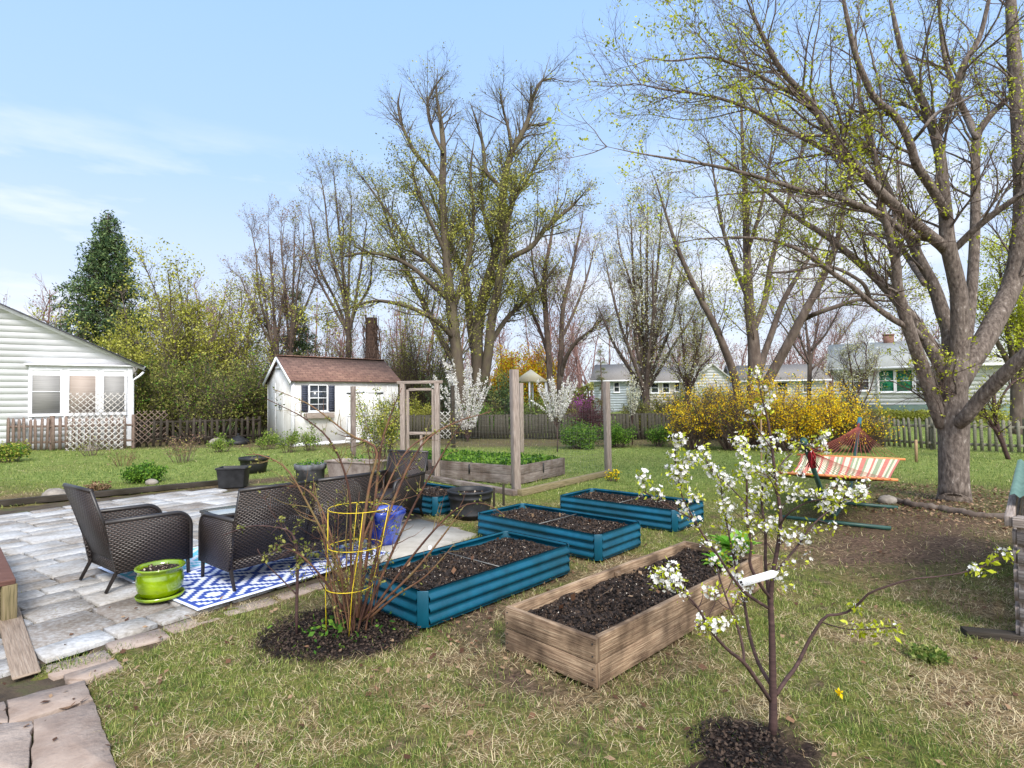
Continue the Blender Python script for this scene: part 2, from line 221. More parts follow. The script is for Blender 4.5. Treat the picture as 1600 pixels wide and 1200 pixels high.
# ------------------------------------------------------------------ mesh building
def rotz(a): c, s = math.cos(a), math.sin(a); return np.array([[c, -s, 0], [s, c, 0], [0, 0, 1.]])
def frame(d, up=(0, 0, 1)):          # columns: x along d, z roughly up
    x = np.array(d, float); x /= np.linalg.norm(x); z = np.array(up, float); y = np.cross(z, x)
    if np.linalg.norm(y) < 1e-6: y = np.array([0, 1., 0])
    y /= np.linalg.norm(y); z = np.cross(x, y); return np.array([x, y, z]).T
def tag(o, label=None, cat=None, group=None, kind=None):
    if label: o['label'] = label
    if cat: o['category'] = cat
    if group: o['group'] = group
    if kind: o['kind'] = kind
    return o
class MB:
    def __init__(s): s.V = []; s.Q = []; s.UV = []; s.MI = []; s.n = 0; s.rng = np.random.default_rng(5); s.mi = 0
    def raw(s, v, q, uv=None, mi=None):      # q: (m,4) quads, last index -1 for a triangle
        v = np.asarray(v, float).reshape(-1, 3); q = np.asarray(q, np.int64).reshape(-1, 4)
        qq = np.where(q < 0, -1, q+s.n)
        if uv is None:
            uv = np.zeros((len(q), 4, 2)); vv = v[np.where(q < 0, q[:, :1], q)]
            nn = np.cross(vv[:, 1]-vv[:, 0], vv[:, 2]-vv[:, 0]); ax = np.argmax(np.abs(nn), 1)
            for a, (i, j) in enumerate(((1, 2), (0, 2), (0, 1))): k = ax == a; uv[k] = vv[k][:, :, (i, j)]
        s.V.append(v); s.Q.append(qq); s.UV.append(np.asarray(uv, float).reshape(-1, 4, 2)); s.n += len(v)
        s.MI.append(np.full(len(q), s.mi if mi is None else 0) if not isinstance(mi, np.ndarray) else mi); return s
    def box(s, size, c=(0, 0, 0), R=None, jit=0.):
        a, b, h = [k/2 for k in size]
        v = np.array([[x, y, z] for z in (-h, h) for x, y in ((-a, -b), (a, -b), (a, b), (-a, b))])
        if jit: v = v+s.rng.normal(0, jit, v.shape)
        q = np.array([[0, 3, 2, 1], [4, 5, 6, 7], [0, 1, 5, 4], [1, 2, 6, 5], [2, 3, 7, 6], [3, 0, 4, 7]])
        vv = v[q]; uv = np.zeros((6, 4, 2)); dims = np.array(size); o = s.rng.random(2)*20
        for f_, (i, j) in enumerate(((0, 1), (0, 1), (0, 2), (1, 2), (0, 2), (1, 2))):
            if dims[j] > dims[i]: i, j = j, i
            uv[f_] = vv[f_][:, (i, j)]+o
        if R is not None: v = v@np.asarray(R).T
        return s.raw(v+np.array(c), q, uv)
    def beam(s, p, q, wd, ht, jit=0., up=(0, 0, 1)):      # box between two points (centre line)
        p = np.array(p, float); q = np.array(q, float); return s.box((np.linalg.norm(q-p), wd, ht), (p+q)/2, frame(q-p, up), jit)
    def tubes(s, P, R, k=6, cap=True, mi=None):       # P (N,S,3), R (N,S)
        P = np.asarray(P, float); R = np.asarray(R, float)
        if P.ndim == 2: P = P[None]; R = R[None] if R.ndim == 1 else R
        n, m, _ = P.shape; T = np.gradient(P, axis=1) if m > 2 else np.repeat(P[:, 1:]-P[:, :1], 2, 1); T /= np.linalg.norm(T, axis=2, keepdims=True)+1e-12
        ref = np.where(np.abs(T[:, 0, 2:3]) > .7, np.array([1., 0, 0]), np.array([0, 0, 1.])); A = np.zeros_like(T); A[:, 0] = np.cross(T[:, 0], ref); A[:, 0] /= np.linalg.norm(A[:, 0], axis=1, keepdims=True)+1e-12
        for j in range(1, m): a_ = A[:, j-1]-(A[:, j-1]*T[:, j]).sum(1, keepdims=True)*T[:, j]; A[:, j] = a_/(np.linalg.norm(a_, axis=1, keepdims=True)+1e-12)
        B = np.cross(T, A)
        # keep frame continuous when reference gets parallel
        th = np.arange(k)*2*PI/k
        V = P[:, :, None]+R[:, :, None, None]*(A[:, :, None]*np.cos(th)[:, None]+B[:, :, None]*np.sin(th)[:, None])
        idx = np.arange(n*m*k).reshape(n, m, k); i0 = idx[:, :-1]; i1 = idx[:, 1:]
        q = np.stack([i0, np.roll(i0, -1, 2), np.roll(i1, -1, 2), i1], -1).reshape(-1, 4)
        Ln = np.concatenate([np.zeros((n, 1)), np.cumsum(np.linalg.norm(np.diff(P, axis=1), axis=2), 1)], 1)
        u0 = np.broadcast_to(Ln[:, :-1, None], i0.shape); u1 = np.broadcast_to(Ln[:, 1:, None], i0.shape)
        v0 = np.broadcast_to(np.arange(k)*.05, i0.shape); v1 = v0+.05
        uv = np.stack([np.stack([u0, v0], -1), np.stack([u0, v1], -1), np.stack([u1, v1], -1), np.stack([u1, v0], -1)], -2).reshape(-1, 4, 2)
        s.raw(V.reshape(-1, 3), q, uv)
        if cap:
            for e in (0, m-1):
                c = V[:, e]; fan = []
                base = idx[:, e]
                for j in range(1, k-1):
                    tri = np.stack([base[:, 0], base[:, j], base[:, j+1], np.full(n, -10**9)], -1)
                    if e == 0: tri = tri[:, (0, 2, 1, 3)]
                    fan.append(tri)
                f_ = np.concatenate(fan); off = s.n-n*m*k
                s.Q.append(np.where(f_ < 0, -1, f_+off)); s.UV.append(np.zeros((len(f_), 4, 2))); s.MI.append(np.full(len(f_), s.mi))
        return s
    def lathe(s, prof, n=32, c=(0, 0, 0), wob=0.):
        pr = np.array(prof, float); th = np.arange(n)*2*PI/n; k = len(pr)
        rr = pr[:, 0][:, None]*(1+wob*np.cos(8*th))[None]
        V = np.stack([rr*np.cos(th), rr*np.sin(th), np.repeat(pr[:, 1:2], n, 1)], -1)+np.array(c)
        i = np.arange(k*n).reshape(k, n); i0 = i[:-1]; i1 = i[1:]
        q = np.stack([i0, np.roll(i0, -1, 1), np.roll(i1, -1, 1), i1], -1).reshape(-1, 4); return s.raw(V, q)
    def grid(s, P, mi=None, flip=False):
        P = np.asarray(P, float); a, b = P.shape[:2]; i = np.arange(a*b).reshape(a, b)
        q = np.stack([i[:-1, :-1], i[1:, :-1], i[1:, 1:], i[:-1, 1:]], -1).reshape(-1, 4)
        if flip: q = q[:, ::-1]
        return s.raw(P, q, None, mi)
    def prism(s, poly, th, axis=1, c=(0, 0, 0), R=None):   # poly in the plane normal to axis, centred thickness th ; convex or star-shaped about its mean
        p = np.array(poly, float); n = len(p)
        def lift(t):
            if axis == 1: return np.stack([p[:, 0], np.full(n, t), p[:, 1]], 1)
            if axis == 0: return np.stack([np.full(n, t), p[:, 0], p[:, 1]], 1)
            return np.stack([p[:, 0], p[:, 1], np.full(n, t)], 1)
        a = lift(-th/2); b = lift(th/2); ca = a.mean(0); cb = b.mean(0); V = np.concatenate([a, b, [ca], [cb]])
        q = []
        for i in range(n):
            j = (i+1) % n; q += [[i, j, j+n, i+n], [j, i, 2*n, -1], [i+n, j+n, 2*n+1, -1]]
        if R is not None: V = V@np.asarray(R).T
        return s.raw(V+np.array(c), q)
    def build(s, name, m, parent=None, loc=None, rz=0., smooth=False, bevel=0.):
        V = np.concatenate(s.V); Q = np.concatenate(s.Q); UV = np.concatenate(s.UV); MI = np.concatenate(s.MI)
        me = bpy.data.meshes.new(name); tri = Q[:, 3] < 0; cnt = np.where(tri, 3, 4); msk = np.ones((len(Q), 4), bool); msk[tri, 3] = False
        me.vertices.add(len(V)); me.vertices.foreach_set('co', V.astype(np.float32).ravel())
        li = Q[msk]; me.loops.add(len(li)); me.loops.foreach_set('vertex_index', li.astype(np.int32))
        st = np.concatenate([[0], np.cumsum(cnt)[:-1]]); me.polygons.add(len(Q)); me.polygons.foreach_set('loop_start', st.astype(np.int32)); me.polygons.foreach_set('loop_total', cnt.astype(np.int32))
        for q in (m if isinstance(m, (list, tuple)) else [m]): me.materials.append(q)
        if MI.max() > 0: me.polygons.foreach_set('material_index', MI.astype(np.int32))
        me.update(calc_edges=True)
        ul = me.uv_layers.new(name='UVMap'); ul.data.foreach_set('uv', UV[msk].astype(np.float32).ravel())
        if smooth: me.polygons.foreach_set('use_smooth', np.ones(len(Q), bool))
        me.validate(); 
        o = bpy.data.objects.new(name, me); COL.objects.link(o)
        if parent: o.parent = parent
        if loc is not None: o.location = loc
        o.rotation_euler.z = rz
        if bevel: b = o.modifiers.new('bevel', 'BEVEL'); b.width = bevel; b.segments = 2; b.limit_method = 'ANGLE'; b.angle_limit = rad(40)
        return o
def empty(name, loc, rz=0., label=None, cat=None, group=None):
    o = bpy.data.objects.new(name, None); COL.objects.link(o); o.location = loc; o.rotation_euler.z = rz; o.empty_display_size = .2; return tag(o, label, cat, group)
def kids(o): return [c for c in bpy.data.objects if c.parent == o]
def copy_tree(o, parent=None):
    ch = kids(o); c = o.copy(); COL.objects.link(c); c.parent = parent
    for k in ch: copy_tree(k, c)
    return c
def disks(mb, r, z, c=(0, 0, 0), n=24, bump=0.): # a filled disc
    rs = np.linspace(0.001, r, 7); prof = [(q, z+bump*math.sin(q*40)*.5) for q in rs]; mb.lathe(prof[::-1], n, c); return mb

# ------------------------------------------------------------------ growth
def spline(pts, n):
    P = np.array(pts, float); k = len(P); t = np.linspace(0, k-1, n); i = np.clip(t.astype(int), 0, k-2); f_ = (t-i)[:, None]
    E_ = np.vstack([2*P[0]-P[1], P, 2*P[-1]-P[-2]]); p0, p1, p2, p3 = E_[i], E_[i+1], E_[i+2], E_[i+3]
    return .5*((2*p1)+(-p0+p2)*f_+(2*p0-5*p1+4*p2-p3)*f_**2+(-p0+3*p1-3*p2+p3)*f_**3)
def unit(v): return v/(np.linalg.norm(v, axis=-1, keepdims=True)+1e-12)
def lens(P): return np.linalg.norm(np.diff(P, axis=1), axis=2).sum(1)
def sample(P, R, n, t0, t1, rng, byR=False):
    wgt = lens(P); i = rng.choice(len(P), n, p=wgt/wgt.sum()); t = rng.uniform(t0, t1, n)*(P.shape[1]-1); a = np.minimum(t.astype(int), P.shape[1]-2); f_ = (t-a)
    p = P[i, a]*(1-f_)[:, None]+P[i, a+1]*f_[:, None]; d = unit(P[i, a+1]-P[i, a]); r = R[i, a]*(1-f_)+R[i, a+1]*f_
    return p, d, r, f_*0+t/(P.shape[1]-1)
def grow(P, R, n, L_, rng, ang=(35, 60), rf=.55, rmax=9, rmin=.003, S_=6, up=.06, wob=.12, t0=.2, t1=1., bias=(0, 0, 0), tip=.25):
    p, d, r, t = sample(P, R, n, t0, t1, rng); a = np.radians(rng.uniform(ang[0], ang[1], n))[:, None]
    q = unit(np.cross(d, rng.normal(size=(n, 3)))); di = unit(np.cos(a)*d+np.sin(a)*q+np.array(bias)*.6)
    ln = L_*rng.uniform(.55, 1.25, n)*(1.15-.75*t); st = ln/(S_-1); out = np.zeros((n, S_, 3)); out[:, 0] = p
    for k in range(1, S_):
        out[:, k] = out[:, k-1]+di*st[:, None]; di = unit(di+rng.normal(0, wob, (n, 3))+np.array([0, 0, up])+np.array(bias)*.15)
    r0 = np.clip(r*rf, rmin, rmax); return out, r0[:, None]*np.linspace(1, tip, S_)[None]
def leaves(mb, P, n, k, size, spread, rng, t0=.3, t1=1., asp=.6, droop=0.):    # n clusters of k small folded leaves
    p, d, r, t = sample(P, np.ones(P.shape[:2]), n, t0, t1, rng); p = np.repeat(p, k, 0)+rng.normal(0, spread, (n*k, 3)); leafquads(mb, p, size, rng, asp, droop)
def leafquads(mb, p, size, rng, asp=.6, droop=0.):
    m = len(p); a = unit(rng.normal(size=(m, 3))+np.array([0, 0, -droop])); b = unit(np.cross(a, rng.normal(size=(m, 3)))); s = (size*rng.uniform(.6, 1.3, m))[:, None]
    V = np.stack([p, p+a*s*.5+b*s*asp*.5, p+a*s, p+a*s*.5-b*s*asp*.5], 1); mb.raw(V.reshape(-1, 3), np.arange(m*4).reshape(m, 4), np.zeros((m, 4, 2)))
def limbs_px(limbs, D, n=22, rs=1.):    # limbs: list of [(px,py,r_px[,dD])...] at distance D -> P,R
    P = []; R = []
    for li in limbs:
        li = [tuple(a)+(0,)*(4-len(a)) for a in li]
        if li[-1][2] > 1.9 and len(li) > 2:      # let the limb run out to a fine tip
            a, b = li[-2], li[-1]; dx, dy = b[0]-a[0], b[1]-a[1]; li = li+[(b[0]+dx*.8, b[1]+dy*.8, b[2]*.55, b[3]), (b[0]+dx*1.5-6, b[1]+dy*1.5, b[2]*.22, b[3]+.1)]
        q = np.array([list(at(a[0], a[1], D+(a[3] if len(a) > 3 else 0)))+[a[2]*(D+(a[3] if len(a) > 3 else 0))/F*rs] for a in li])
        r = spline(q, n); P.append(r[:, :3]); R.append(np.clip(r[:, 3]*np.minimum(1, np.linspace(1, 0, n)*5+.22), .004, 9))
    return np.array(P), np.array(R)
def tree(name, label, cat, P, R, levels, leafspec, bark, leafmat, seed=1, group=None, tw=None, trunk_k=10, flare=0., wobble=0., leafz=None):
    rng = np.random.default_rng(seed); base = P[0, 0].copy(); e = empty(name, base, 0, label, cat, group); o_ = base[None, None]
    if wobble: P = P+np.cumsum(rng.normal(0, wobble, P.shape), 1)*np.array([1, 1, .2])
    mb = MB(); mb.tubes(P-o_, R, trunk_k); Pl, Rl = P, R; tubes2 = []; allt = []
    for li, lv in enumerate(levels):
        lv = dict(lv); n = lv.pop('n'); L_ = lv.pop('L'); src = lv.pop('src', None)
        if src is not None: Pl, Rl = tubes2[src] if src >= 0 else (P, R)
        Pl, Rl = grow(Pl, Rl, n, L_, rng, **lv); tubes2.append((Pl, Rl))
        if li == 0 and len(levels) > 1: mb.tubes(Pl-o_, Rl, 6, cap=False)
        else: allt.append((Pl, Rl))
    mb.build('trunk', bark, e, smooth=True)
    t = MB()
    for a, b in allt: t.tubes(a-o_, b, 3, cap=False)
    if allt: t.build('twigs', tw or M['twig'], e)
    if leafspec:
        for (n, k, size, spread, *rest) in leafspec if isinstance(leafspec, list) else [leafspec]:
            mm = rest[0] if rest else leafmat; nm = rest[1] if len(rest) > 1 else 'leaves'
            src_ = tubes2[-1][0]
            if leafz: zz_ = src_[:, -1, 2]; src_ = src_[rng.random(len(zz_)) > sstep(leafz[0], leafz[1], zz_)*.93]
            lb = MB(); leaves(lb, src_-o_, n, k, size, spread, rng); lb.build(nm, mm, e)
    return e
def shrub(name, label, cat, base, h, w_, stems, sub, leafspec, bark, leafmat, seed=1, group=None, spreadang=.5, r0=.015, stemwob=.09, up=.03, twL=.35, leafname='leaves', sub2=0, t0=.25):
    """many stems fanning from a base, side twigs, leaves or flowers"""
    rng = np.random.default_rng(seed); e = empty(name, base, 0, label, cat, group); th = rng.uniform(0, 2*PI, stems); rr = np.sqrt(rng.random(stems))
    S_ = 9; P = np.zeros((stems, S_, 3)); P[:, 0, 0] = np.cos(th)*rr*w_*.22; P[:, 0, 1] = np.sin(th)*rr*w_*.22
    H = h*rng.uniform(.6, 1.05, stems)*(1-.25*rr); d = unit(np.stack([np.cos(th)*rr*w_*spreadang, np.sin(th)*rr*w_*spreadang, np.full(stems, h)], 1))
    for k in range(1, S_): P[:, k] = P[:, k-1]+d*(H/(S_-1))[:, None]; d = unit(d+rng.normal(0, stemwob, (stems, 3))+np.array([0, 0, up]))
    R = np.full((stems, 1), r0)*rng.uniform(.7, 1.2, (stems, 1))*np.linspace(1, .3, S_)[None]
    mb = MB(); mb.tubes(P, R, 5, cap=False); Q = P
    if sub: P2, R2 = grow(P, R, sub, twL, rng, rf=.6, rmin=.002, S_=5, t0=t0); mb.tubes(P2, R2, 3, cap=False); Q = P2
    if sub2: P3, R3 = grow(Q, R2, sub2, twL*.5, rng, rf=.6, rmin=.0015, S_=4); mb.tubes(P3, R3, 3, cap=False); Q = P3
    mb.build('stems', bark, e)
    if leafspec:
        for (n, k, size, spread, *rest) in leafspec if isinstance(leafspec, list) else [leafspec]:
            lb = MB(); leaves(lb, Q, n, k, size, spread, rng, t0=.15); lb.V = [np.where(v[:, 2:3] < .01, v*[1, 1, 0]+[0, 0, .01], v) for v in lb.V]; lb.build(rest[1] if len(rest) > 1 else leafname, rest[0] if rest else leafmat, e)
    return e

# ================================================================== GROUND
def rect(c, u, L_, W_, m=0.):      # rectangle from corner c along u (angle) by L_, to its left by W_
    a = np.array([math.cos(u), math.sin(u)]); b = np.array([-a[1], a[0]]); c = np.array(c[:2]); return [c-a*m-b*m, c+a*(L_+m)-b*m, c+a*(L_+m)+b*(W_+m), c-a*m+b*(W_+m)]
AX = rad(47.5)
BEDN = (-.6614, 4.1082)
beds_xy = [(BEDN, rad(47.5), 1.79, .86), ((.8625, 5.7639), rad(47.5), .86, 1.79), ((2.0008, 6.9904), rad(48.5), .86, 1.79), ((-1.13, 8.12), rad(47.5), .86, 1.79)]
WOODC = G(931, 1078); WOODANG = rad(44.6)
PF = [(60, 1040), (190, 1006), (307, 963), (430, 930), (520, 906), (600, 890), (745, 836), (640, 796), (560, 752), (365, 757), (85, 783), (0, 794), (-420, 838), (-420, 1200), (40, 1100)]
PATIO = [G(*q)[:2] for q in PF]
PATHW = [G(*q)[:2] for q in [(40, 1062), (190, 1028), (182, 1046), (135, 1062), (160, 1128), (185, 1215), (-200, 1215), (-260, 1140)]]
woodrect = rect(WOODC[:2], WOODANG, 2.42, .74)
solid = [rect(c, a, l_, w_, .02) for c, a, l_, w_ in beds_xy]+[woodrect]
SB_C = G(808, 758); SB_A = rad(54.5)
sbrect = rect(SB_C[:2], SB_A, 1.85, 3.7); solid.append(sbrect)
BUSH = G(535, 985); CHER = G(1207, 1150); CM = G(1150, 1165); TRK = G(1491, 783)
darkpoly = [G(*q)[:2] for q in [(1285, 800), (1400, 770), (1560, 770), (1605, 850), (1560, 900), (1420, 895), (1300, 905), (1240, 860)]]
dirtA = [G(*q)[:2] for q in [(640, 960), (700, 1000), (790, 1050), (800, 940), (900, 900), (880, 880), (760, 930)]]
dirtB = [G(*q)[:2] for q in [(430, 945), (600, 905), (660, 1000), (420, 985)]]
dirtC = [G(*q)[:2] for q in [(700, 995), (795, 1030), (930, 1090), (1060, 1010), (1120, 985), (1080, 1040), (900, 1125), (760, 1090)]]
def dist(x, y, c): return np.hypot(x-c[0], y-c[1])
def pmask(x, y, poly, soft=.25):
    m = np.zeros(np.shape(x)); k = 0
    for a in (-1, 0, 1):
        for b in (-1, 0, 1): m = m+inpoly(x+a*soft+.5*(vnoise(x, y, .3, 3)-.5)*soft*2, y+b*soft, poly); k += 1
    return m/k
def gmap(x, y):
    x = np.asarray(x, float); y = np.asarray(y, float)
    n1 = fbm(x, y, .9, 1); n2 = fbm(x, y, .28, 2); n3 = fbm(x, y, 3., 4)
    far = sstep(7.5, 10.5, y+.25*x)
    green = np.clip((n1-.5)*1.8+(n2-.5)*1.6+.52, 0, 1)*(1-far)+far*np.clip(.84+(n3-.5)*.8+(n2-.5)*.5, 0, 1)
    green = green*(1-.45*sstep(1.6, 3.0, x)*(1-sstep(3.4, 4.4, y)))
    soil = np.clip((n2-.57)*3.4+(n1-.56)*2.0, 0, 1)*(1-far*.8)
    soil = np.maximum(soil, .9*pmask(x, y, darkpoly, .35)); soil = np.maximum(soil, .85*pmask(x, y, dirtA, .12)); soil = np.maximum(soil, .6*pmask(x, y, dirtB, .1)); soil = np.maximum(soil, np.clip(.75*pmask(x, y, dirtC, .12)+(n2-.5)*1.2, 0, 1)*(pmask(x, y, dirtC, .12) > 0))
    litter = np.clip(1.3-dist(x, y, TRK)/2.3+(n2-.5), 0, 1); soil = np.maximum(soil, litter*.75)
    nb = (n2-.5)*.55
    dark = np.maximum(sstep(.78, .45, dist(x, y, (BUSH[0], BUSH[1]+.02))*1.12+nb), sstep(.36, .16, dist(x, y, CM)+nb))
    # strips of bare earth along the left border and in front of the strawberry bed
    dark = np.maximum(dark, .0); soil = np.maximum(soil, dark)
    lb = G(180, 772); soil = np.maximum(soil, .9*sstep(1.0, .2, np.abs((y-lb[1])-(x-lb[0])*.62-.35)+nb)*(x < -4)*(x > -9))
    hedge = sstep(19.2, 20.6, y+.1*x)*(x < 13)*(1-sstep(24, 28, y)); soil = np.maximum(soil, hedge*.8)
    lush = far*sstep(8, 13, y)
    return soil, green, lush, dark
gs = lambda a, s0, gr, lim: None
def axis_pts(lo, hi, fine, lo2, hi2, gr=1.09):
    m = list(np.arange(lo, hi, fine)); st = fine; v = m[-1]
    while v < hi2: st *= gr; v += st; m.append(v)
    st = fine; v = m[0]; l_ = []
    while v > lo2: st *= gr; v -= st; l_.append(v)
    return np.array(l_[::-1]+m)
gx = axis_pts(-5, 6, .045, -500, 500); gy = axis_pts(1.6, 10, .045, -60, 900)
X, Y = np.meshgrid(gx, gy, indexing='ij'); near = sstep(14, 9, Y)*sstep(10, 7, np.abs(X))
Z = gh(X, Y)+near*((fbm(X, Y, .5, 9)-.5)*.05+(fbm(X, Y, .08, 11)-.5)*.022)-.006
soil_, green_, lush_, dark_ = gmap(X, Y)
inpat = inpoly(X, Y, PATIO) | inpoly(X, Y, PATHW); Z = np.where(inpat, -.045, Z); Z = np.where(dark_ > .4, Z+near*(fbm(X, Y, .06, 21)-.42)*.07, Z)
for r_ in solid: Z = np.where(inpoly(X, Y, r_), -.03, Z)
gm = MB(); gm.grid(np.stack([X, Y, Z], -1))
m = bpy.data.materials.new('lawn_and_earth'); m.use_nodes = True; t = m.node_tree; n = t.nodes; l = t.links; p = n['Principled BSDF']; p.inputs['Roughness'].default_value = 1; p.inputs['Specular IOR Level'].default_value = .1
at_ = n.new('ShaderNodeVertexColor'); at_.layer_name = 'cover'; sp = n.new('ShaderNodeSeparateColor'); l.new(at_.outputs[0], sp.inputs[0]); tcn = n.new('ShaderNodeTexCoord')
def nramp(sc1, cols, det=8):
    a = n.new('ShaderNodeTexNoise'); a.inputs['Scale'].default_value = sc1; a.inputs['Detail'].default_value = det; a.inputs['Roughness'].default_value = .7; l.new(tcn.outputs['Object'], a.inputs[0])
    b = n.new('ShaderNodeValToRGB'); e = b.color_ramp.elements; e[0].position = .36; e[0].color = cols[0]; e[1].position = .66; e[1].color = cols[-1]
    if len(cols) > 2: q = e.new(.5); q.color = cols[1]
    l.new(a.outputs[0], b.inputs[0]); return b.outputs[0]
def mixc(f_, a, b):
    q = n.new('ShaderNodeMix'); q.data_type = 'RGBA'; l.new(f_, q.inputs[0]); l.new(a, q.inputs[6]); l.new(b, q.inputs[7]); return q.outputs[2]
dry = nramp(26, [S(62, 48, 37), S(106, 88, 64), S(150, 128, 94)]); grn = nramp(16, [S(62, 72, 26), S(88, 98, 36), S(122, 120, 60)]); lus = nramp(5, [S(86, 102, 50), S(108, 122, 60), S(134, 144, 82)])
soi = nramp(26, [S(50, 38, 32), S(84, 66, 56), S(118, 96, 80)]); drk = nramp(40, [S(18, 14, 13), S(38, 30, 27), S(66, 54, 48)])
c = mixc(sp.outputs[1], dry, grn); c = mixc(sp.outputs[2], c, lus); c = mixc(sp.outputs[0], c, soi); c = mixc(at_.outputs[1], c, drk); l.new(c, p.inputs['Base Color'])
a = n.new('ShaderNodeTexNoise'); a.inputs['Scale'].default_value = 60; a.inputs['Detail'].default_value = 6; l.new(tcn.outputs['Object'], a.inputs[0]); b = n.new('ShaderNodeBump'); b.inputs['Strength'].default_value = .8; b.inputs['Distance'].default_value = .02; l.new(a.outputs[0], b.inputs['Height']); l.new(b.outputs[0], p.inputs['Normal'])
M['ground'] = m
go = gm.build('ground', m, smooth=True); tag(go, kind='structure')
ca = go.data.color_attributes.new('cover', 'FLOAT_COLOR', 'POINT')
ca.data.foreach_set('color', np.stack([soil_, green_, lush_*green_, dark_], -1).reshape(-1).astype(np.float32))

# ---- paving
def poly_in(p_, poly): return bool(inpoly(np.array([p_[0]]), np.array([p_[1]]), poly)[0])
pa = G(60, 1036)[:2]; pb = G(305, 958)[:2]; pang = math.atan2(pb[1]-pa[1], pb[0]-pa[0]); pu = np.array([math.cos(pang), math.sin(pang)]); pv = np.array([-pu[1], pu[0]])
rng = np.random.default_rng(11); st = MB(); tan = MB(); joint = MB()
PC = G(330, 963)[:2]
def slab(mb, cx, cy, lx, ly, ang, h=.035, z=-.03, rough=.0042, n=3):
    pts = []
    for (sx_, sy_) in ((-1, -1), (1, -1), (1, 1), (-1, 1)):
        ex = (sx_*lx/2, sy_*ly/2); nx = (-sy_*0, 0)
        pts.append(ex)
    out = []
    for i in range(4):
        a_ = np.array(pts[i]); b_ = np.array(pts[(i+1) % 4]); ln = np.linalg.norm(b_-a_); kk = max(2, int(ln/.09))
        for k in range(kk):
            q = a_+(b_-a_)*k/kk; j = rng.normal(0, rough, 2)
            if k == 0: q = q*(1-.006/np.linalg.norm(q))
            out.append(q+j)
    c_, s_ = math.cos(ang), math.sin(ang); out = np.array(out); out = np.stack([out[:, 0]*c_-out[:, 1]*s_+cx, out[:, 0]*s_+out[:, 1]*c_+cy], 1)
    tz = z+h+rng.normal(0, .0022); k = len(out); tx, ty = rng.normal(0, .0025, 2)
    top = np.concatenate([out, (tz+(out[:, :1]-cx)*tx+(out[:, 1:]-cy)*ty)], 1); mid = np.array([[cx, cy, tz+.001]]); inn = top*np.array([1, 1, 1]); inn[:, :2] = (inn[:, :2]-[cx, cy])*.975+[cx, cy]; top[:, 2] -= .005
    bot = top.copy(); bot[:, 2] = z-.02; V = np.concatenate([bot, top, inn, mid]); q = []
    for i in range(k):
        j = (i+1) % k; q += [[i, j, k+j, k+i], [k+i, k+j, 2*k+j, 2*k+i], [2*k+i, 2*k+j, 3*k, -1]]
    mb.raw(V, q)
sizes = [.28, .42, .56]
sizes = []; v = 0.0; umin, umax = -4.5, 4.2
while v < 6.5:
    rowh = rng.choice([.28, .42, .56], p=[.2, .3, .5]) if v > 0 else .28; u = umin+rng.uniform(0, .4)
    while u < umax:
        ln = rng.choice([.28, .42, .56, .7], p=[.12, .3, .36, .22])
        def put(uc, vc, a_, b_):
            cx, cy = pa+pu*uc+pv*vc
            if poly_in((cx, cy), PATIO) and all(poly_in(pa+pu*(uc+s1*a_*.42)+pv*(vc+s2*b_*.42), PATIO) for s1 in (-1, 1) for s2 in (-1, 1)):
                px_ = uc
                slab(st if uc < 2.35 or vc > 1.3 else tan, cx, cy, a_-.022, b_-.022, pang+rng.normal(0, .006))
        if rowh > .5 and rng.random() < .45: put(u+ln/2, v+.14, ln, .28); put(u+ln/2, v+.42, ln, .28)
        else: put(u+ln/2, v+rowh/2, ln, rowh)
        u += ln
    v += rowh
base = np.array([[q[0], q[1], -.024] for q in PATIO]); joint.raw(np.vstack([base, [[PC[0]-1, PC[1]+1.4, -.024]]]), [[i, (i+1) % len(base), len(base), -1] for i in range(len(base))])
base = np.array([[q[0], q[1], -.020] for q in PATHW]); joint.raw(np.vstack([base, [np.append(np.mean(PATHW, 0), -.020)]]), [[i, (i+1) % len(base), len(base), -1] for i in range(len(base))])
tag(joint.build('patio_joint_earth', M['joint']), kind='structure')
tag(st.build('patio', M['stone']), kind='structure')
# tan kerb row in front of the stones, and the slab path in the corner
for px0, py0, px1, py1, wd in [(75, 1050, 172, 1023, .24), (170, 1012, 258, 988, .23), (262, 984, 345, 958, .2), (350, 958, 430, 937, .18), (435, 934, 510, 912, .16), (105, 1062, 183, 1036, .2)]:
    a_ = G(px0, py0); b_ = G(px1, py1); slab(tan, *((a_+b_)/2)[:2], np.linalg.norm(b_-a_), wd, math.atan2(b_[1]-a_[1], b_[0]-a_[0]), z=-.035)
def pxslab(mb, corners, h=.014):
    c_ = np.array([G(*q)[:2] for q in corners]); cc = c_.mean(0); out = []
    for i in range(4):
        p_, q_ = c_[i], c_[(i+1) % 4]; kk = max(2, int(np.linalg.norm(q_-p_)/.06))
        for k in range(kk): out.append(p_+(q_-p_)*k/kk+rng.normal(0, .0035, 2))
    out = np.array(out); k = len(out); bot = np.c_[out, np.full(k, -.05)]; top = np.c_[out, np.full(k, h-.004)]; inn = np.c_[(out-cc)*.985+cc, np.full(k, h)+rng.normal(0, .001, k)]; q = []
    for i in range(k): j = (i+1) % k; q += [[i, j, k+j, k+i], [k+i, k+j, 2*k+j, 2*k+i], [2*k+i, 2*k+j, 3*k, -1]]
    mb.raw(np.vstack([bot, top, inn, [[cc[0], cc[1], h+.001]]]), q)
for cs in ([(11, 1097), (15, 1133), (62, 1122), (143, 1096), (131, 1067)][0:1]+[(16, 1134), (144, 1096), (132, 1067)], [(54, 1128), (48, 1215), (186, 1215), (147, 1099)], [(-150, 1150), (-175, 1215), (44, 1215), (50, 1130)][0:4], [(-190, 1140), (-140, 1146), (12, 1134), (8, 1099)], [(102, 1064), (134, 1064), (190, 1046), (182, 1032)]): pxslab(tan, cs)
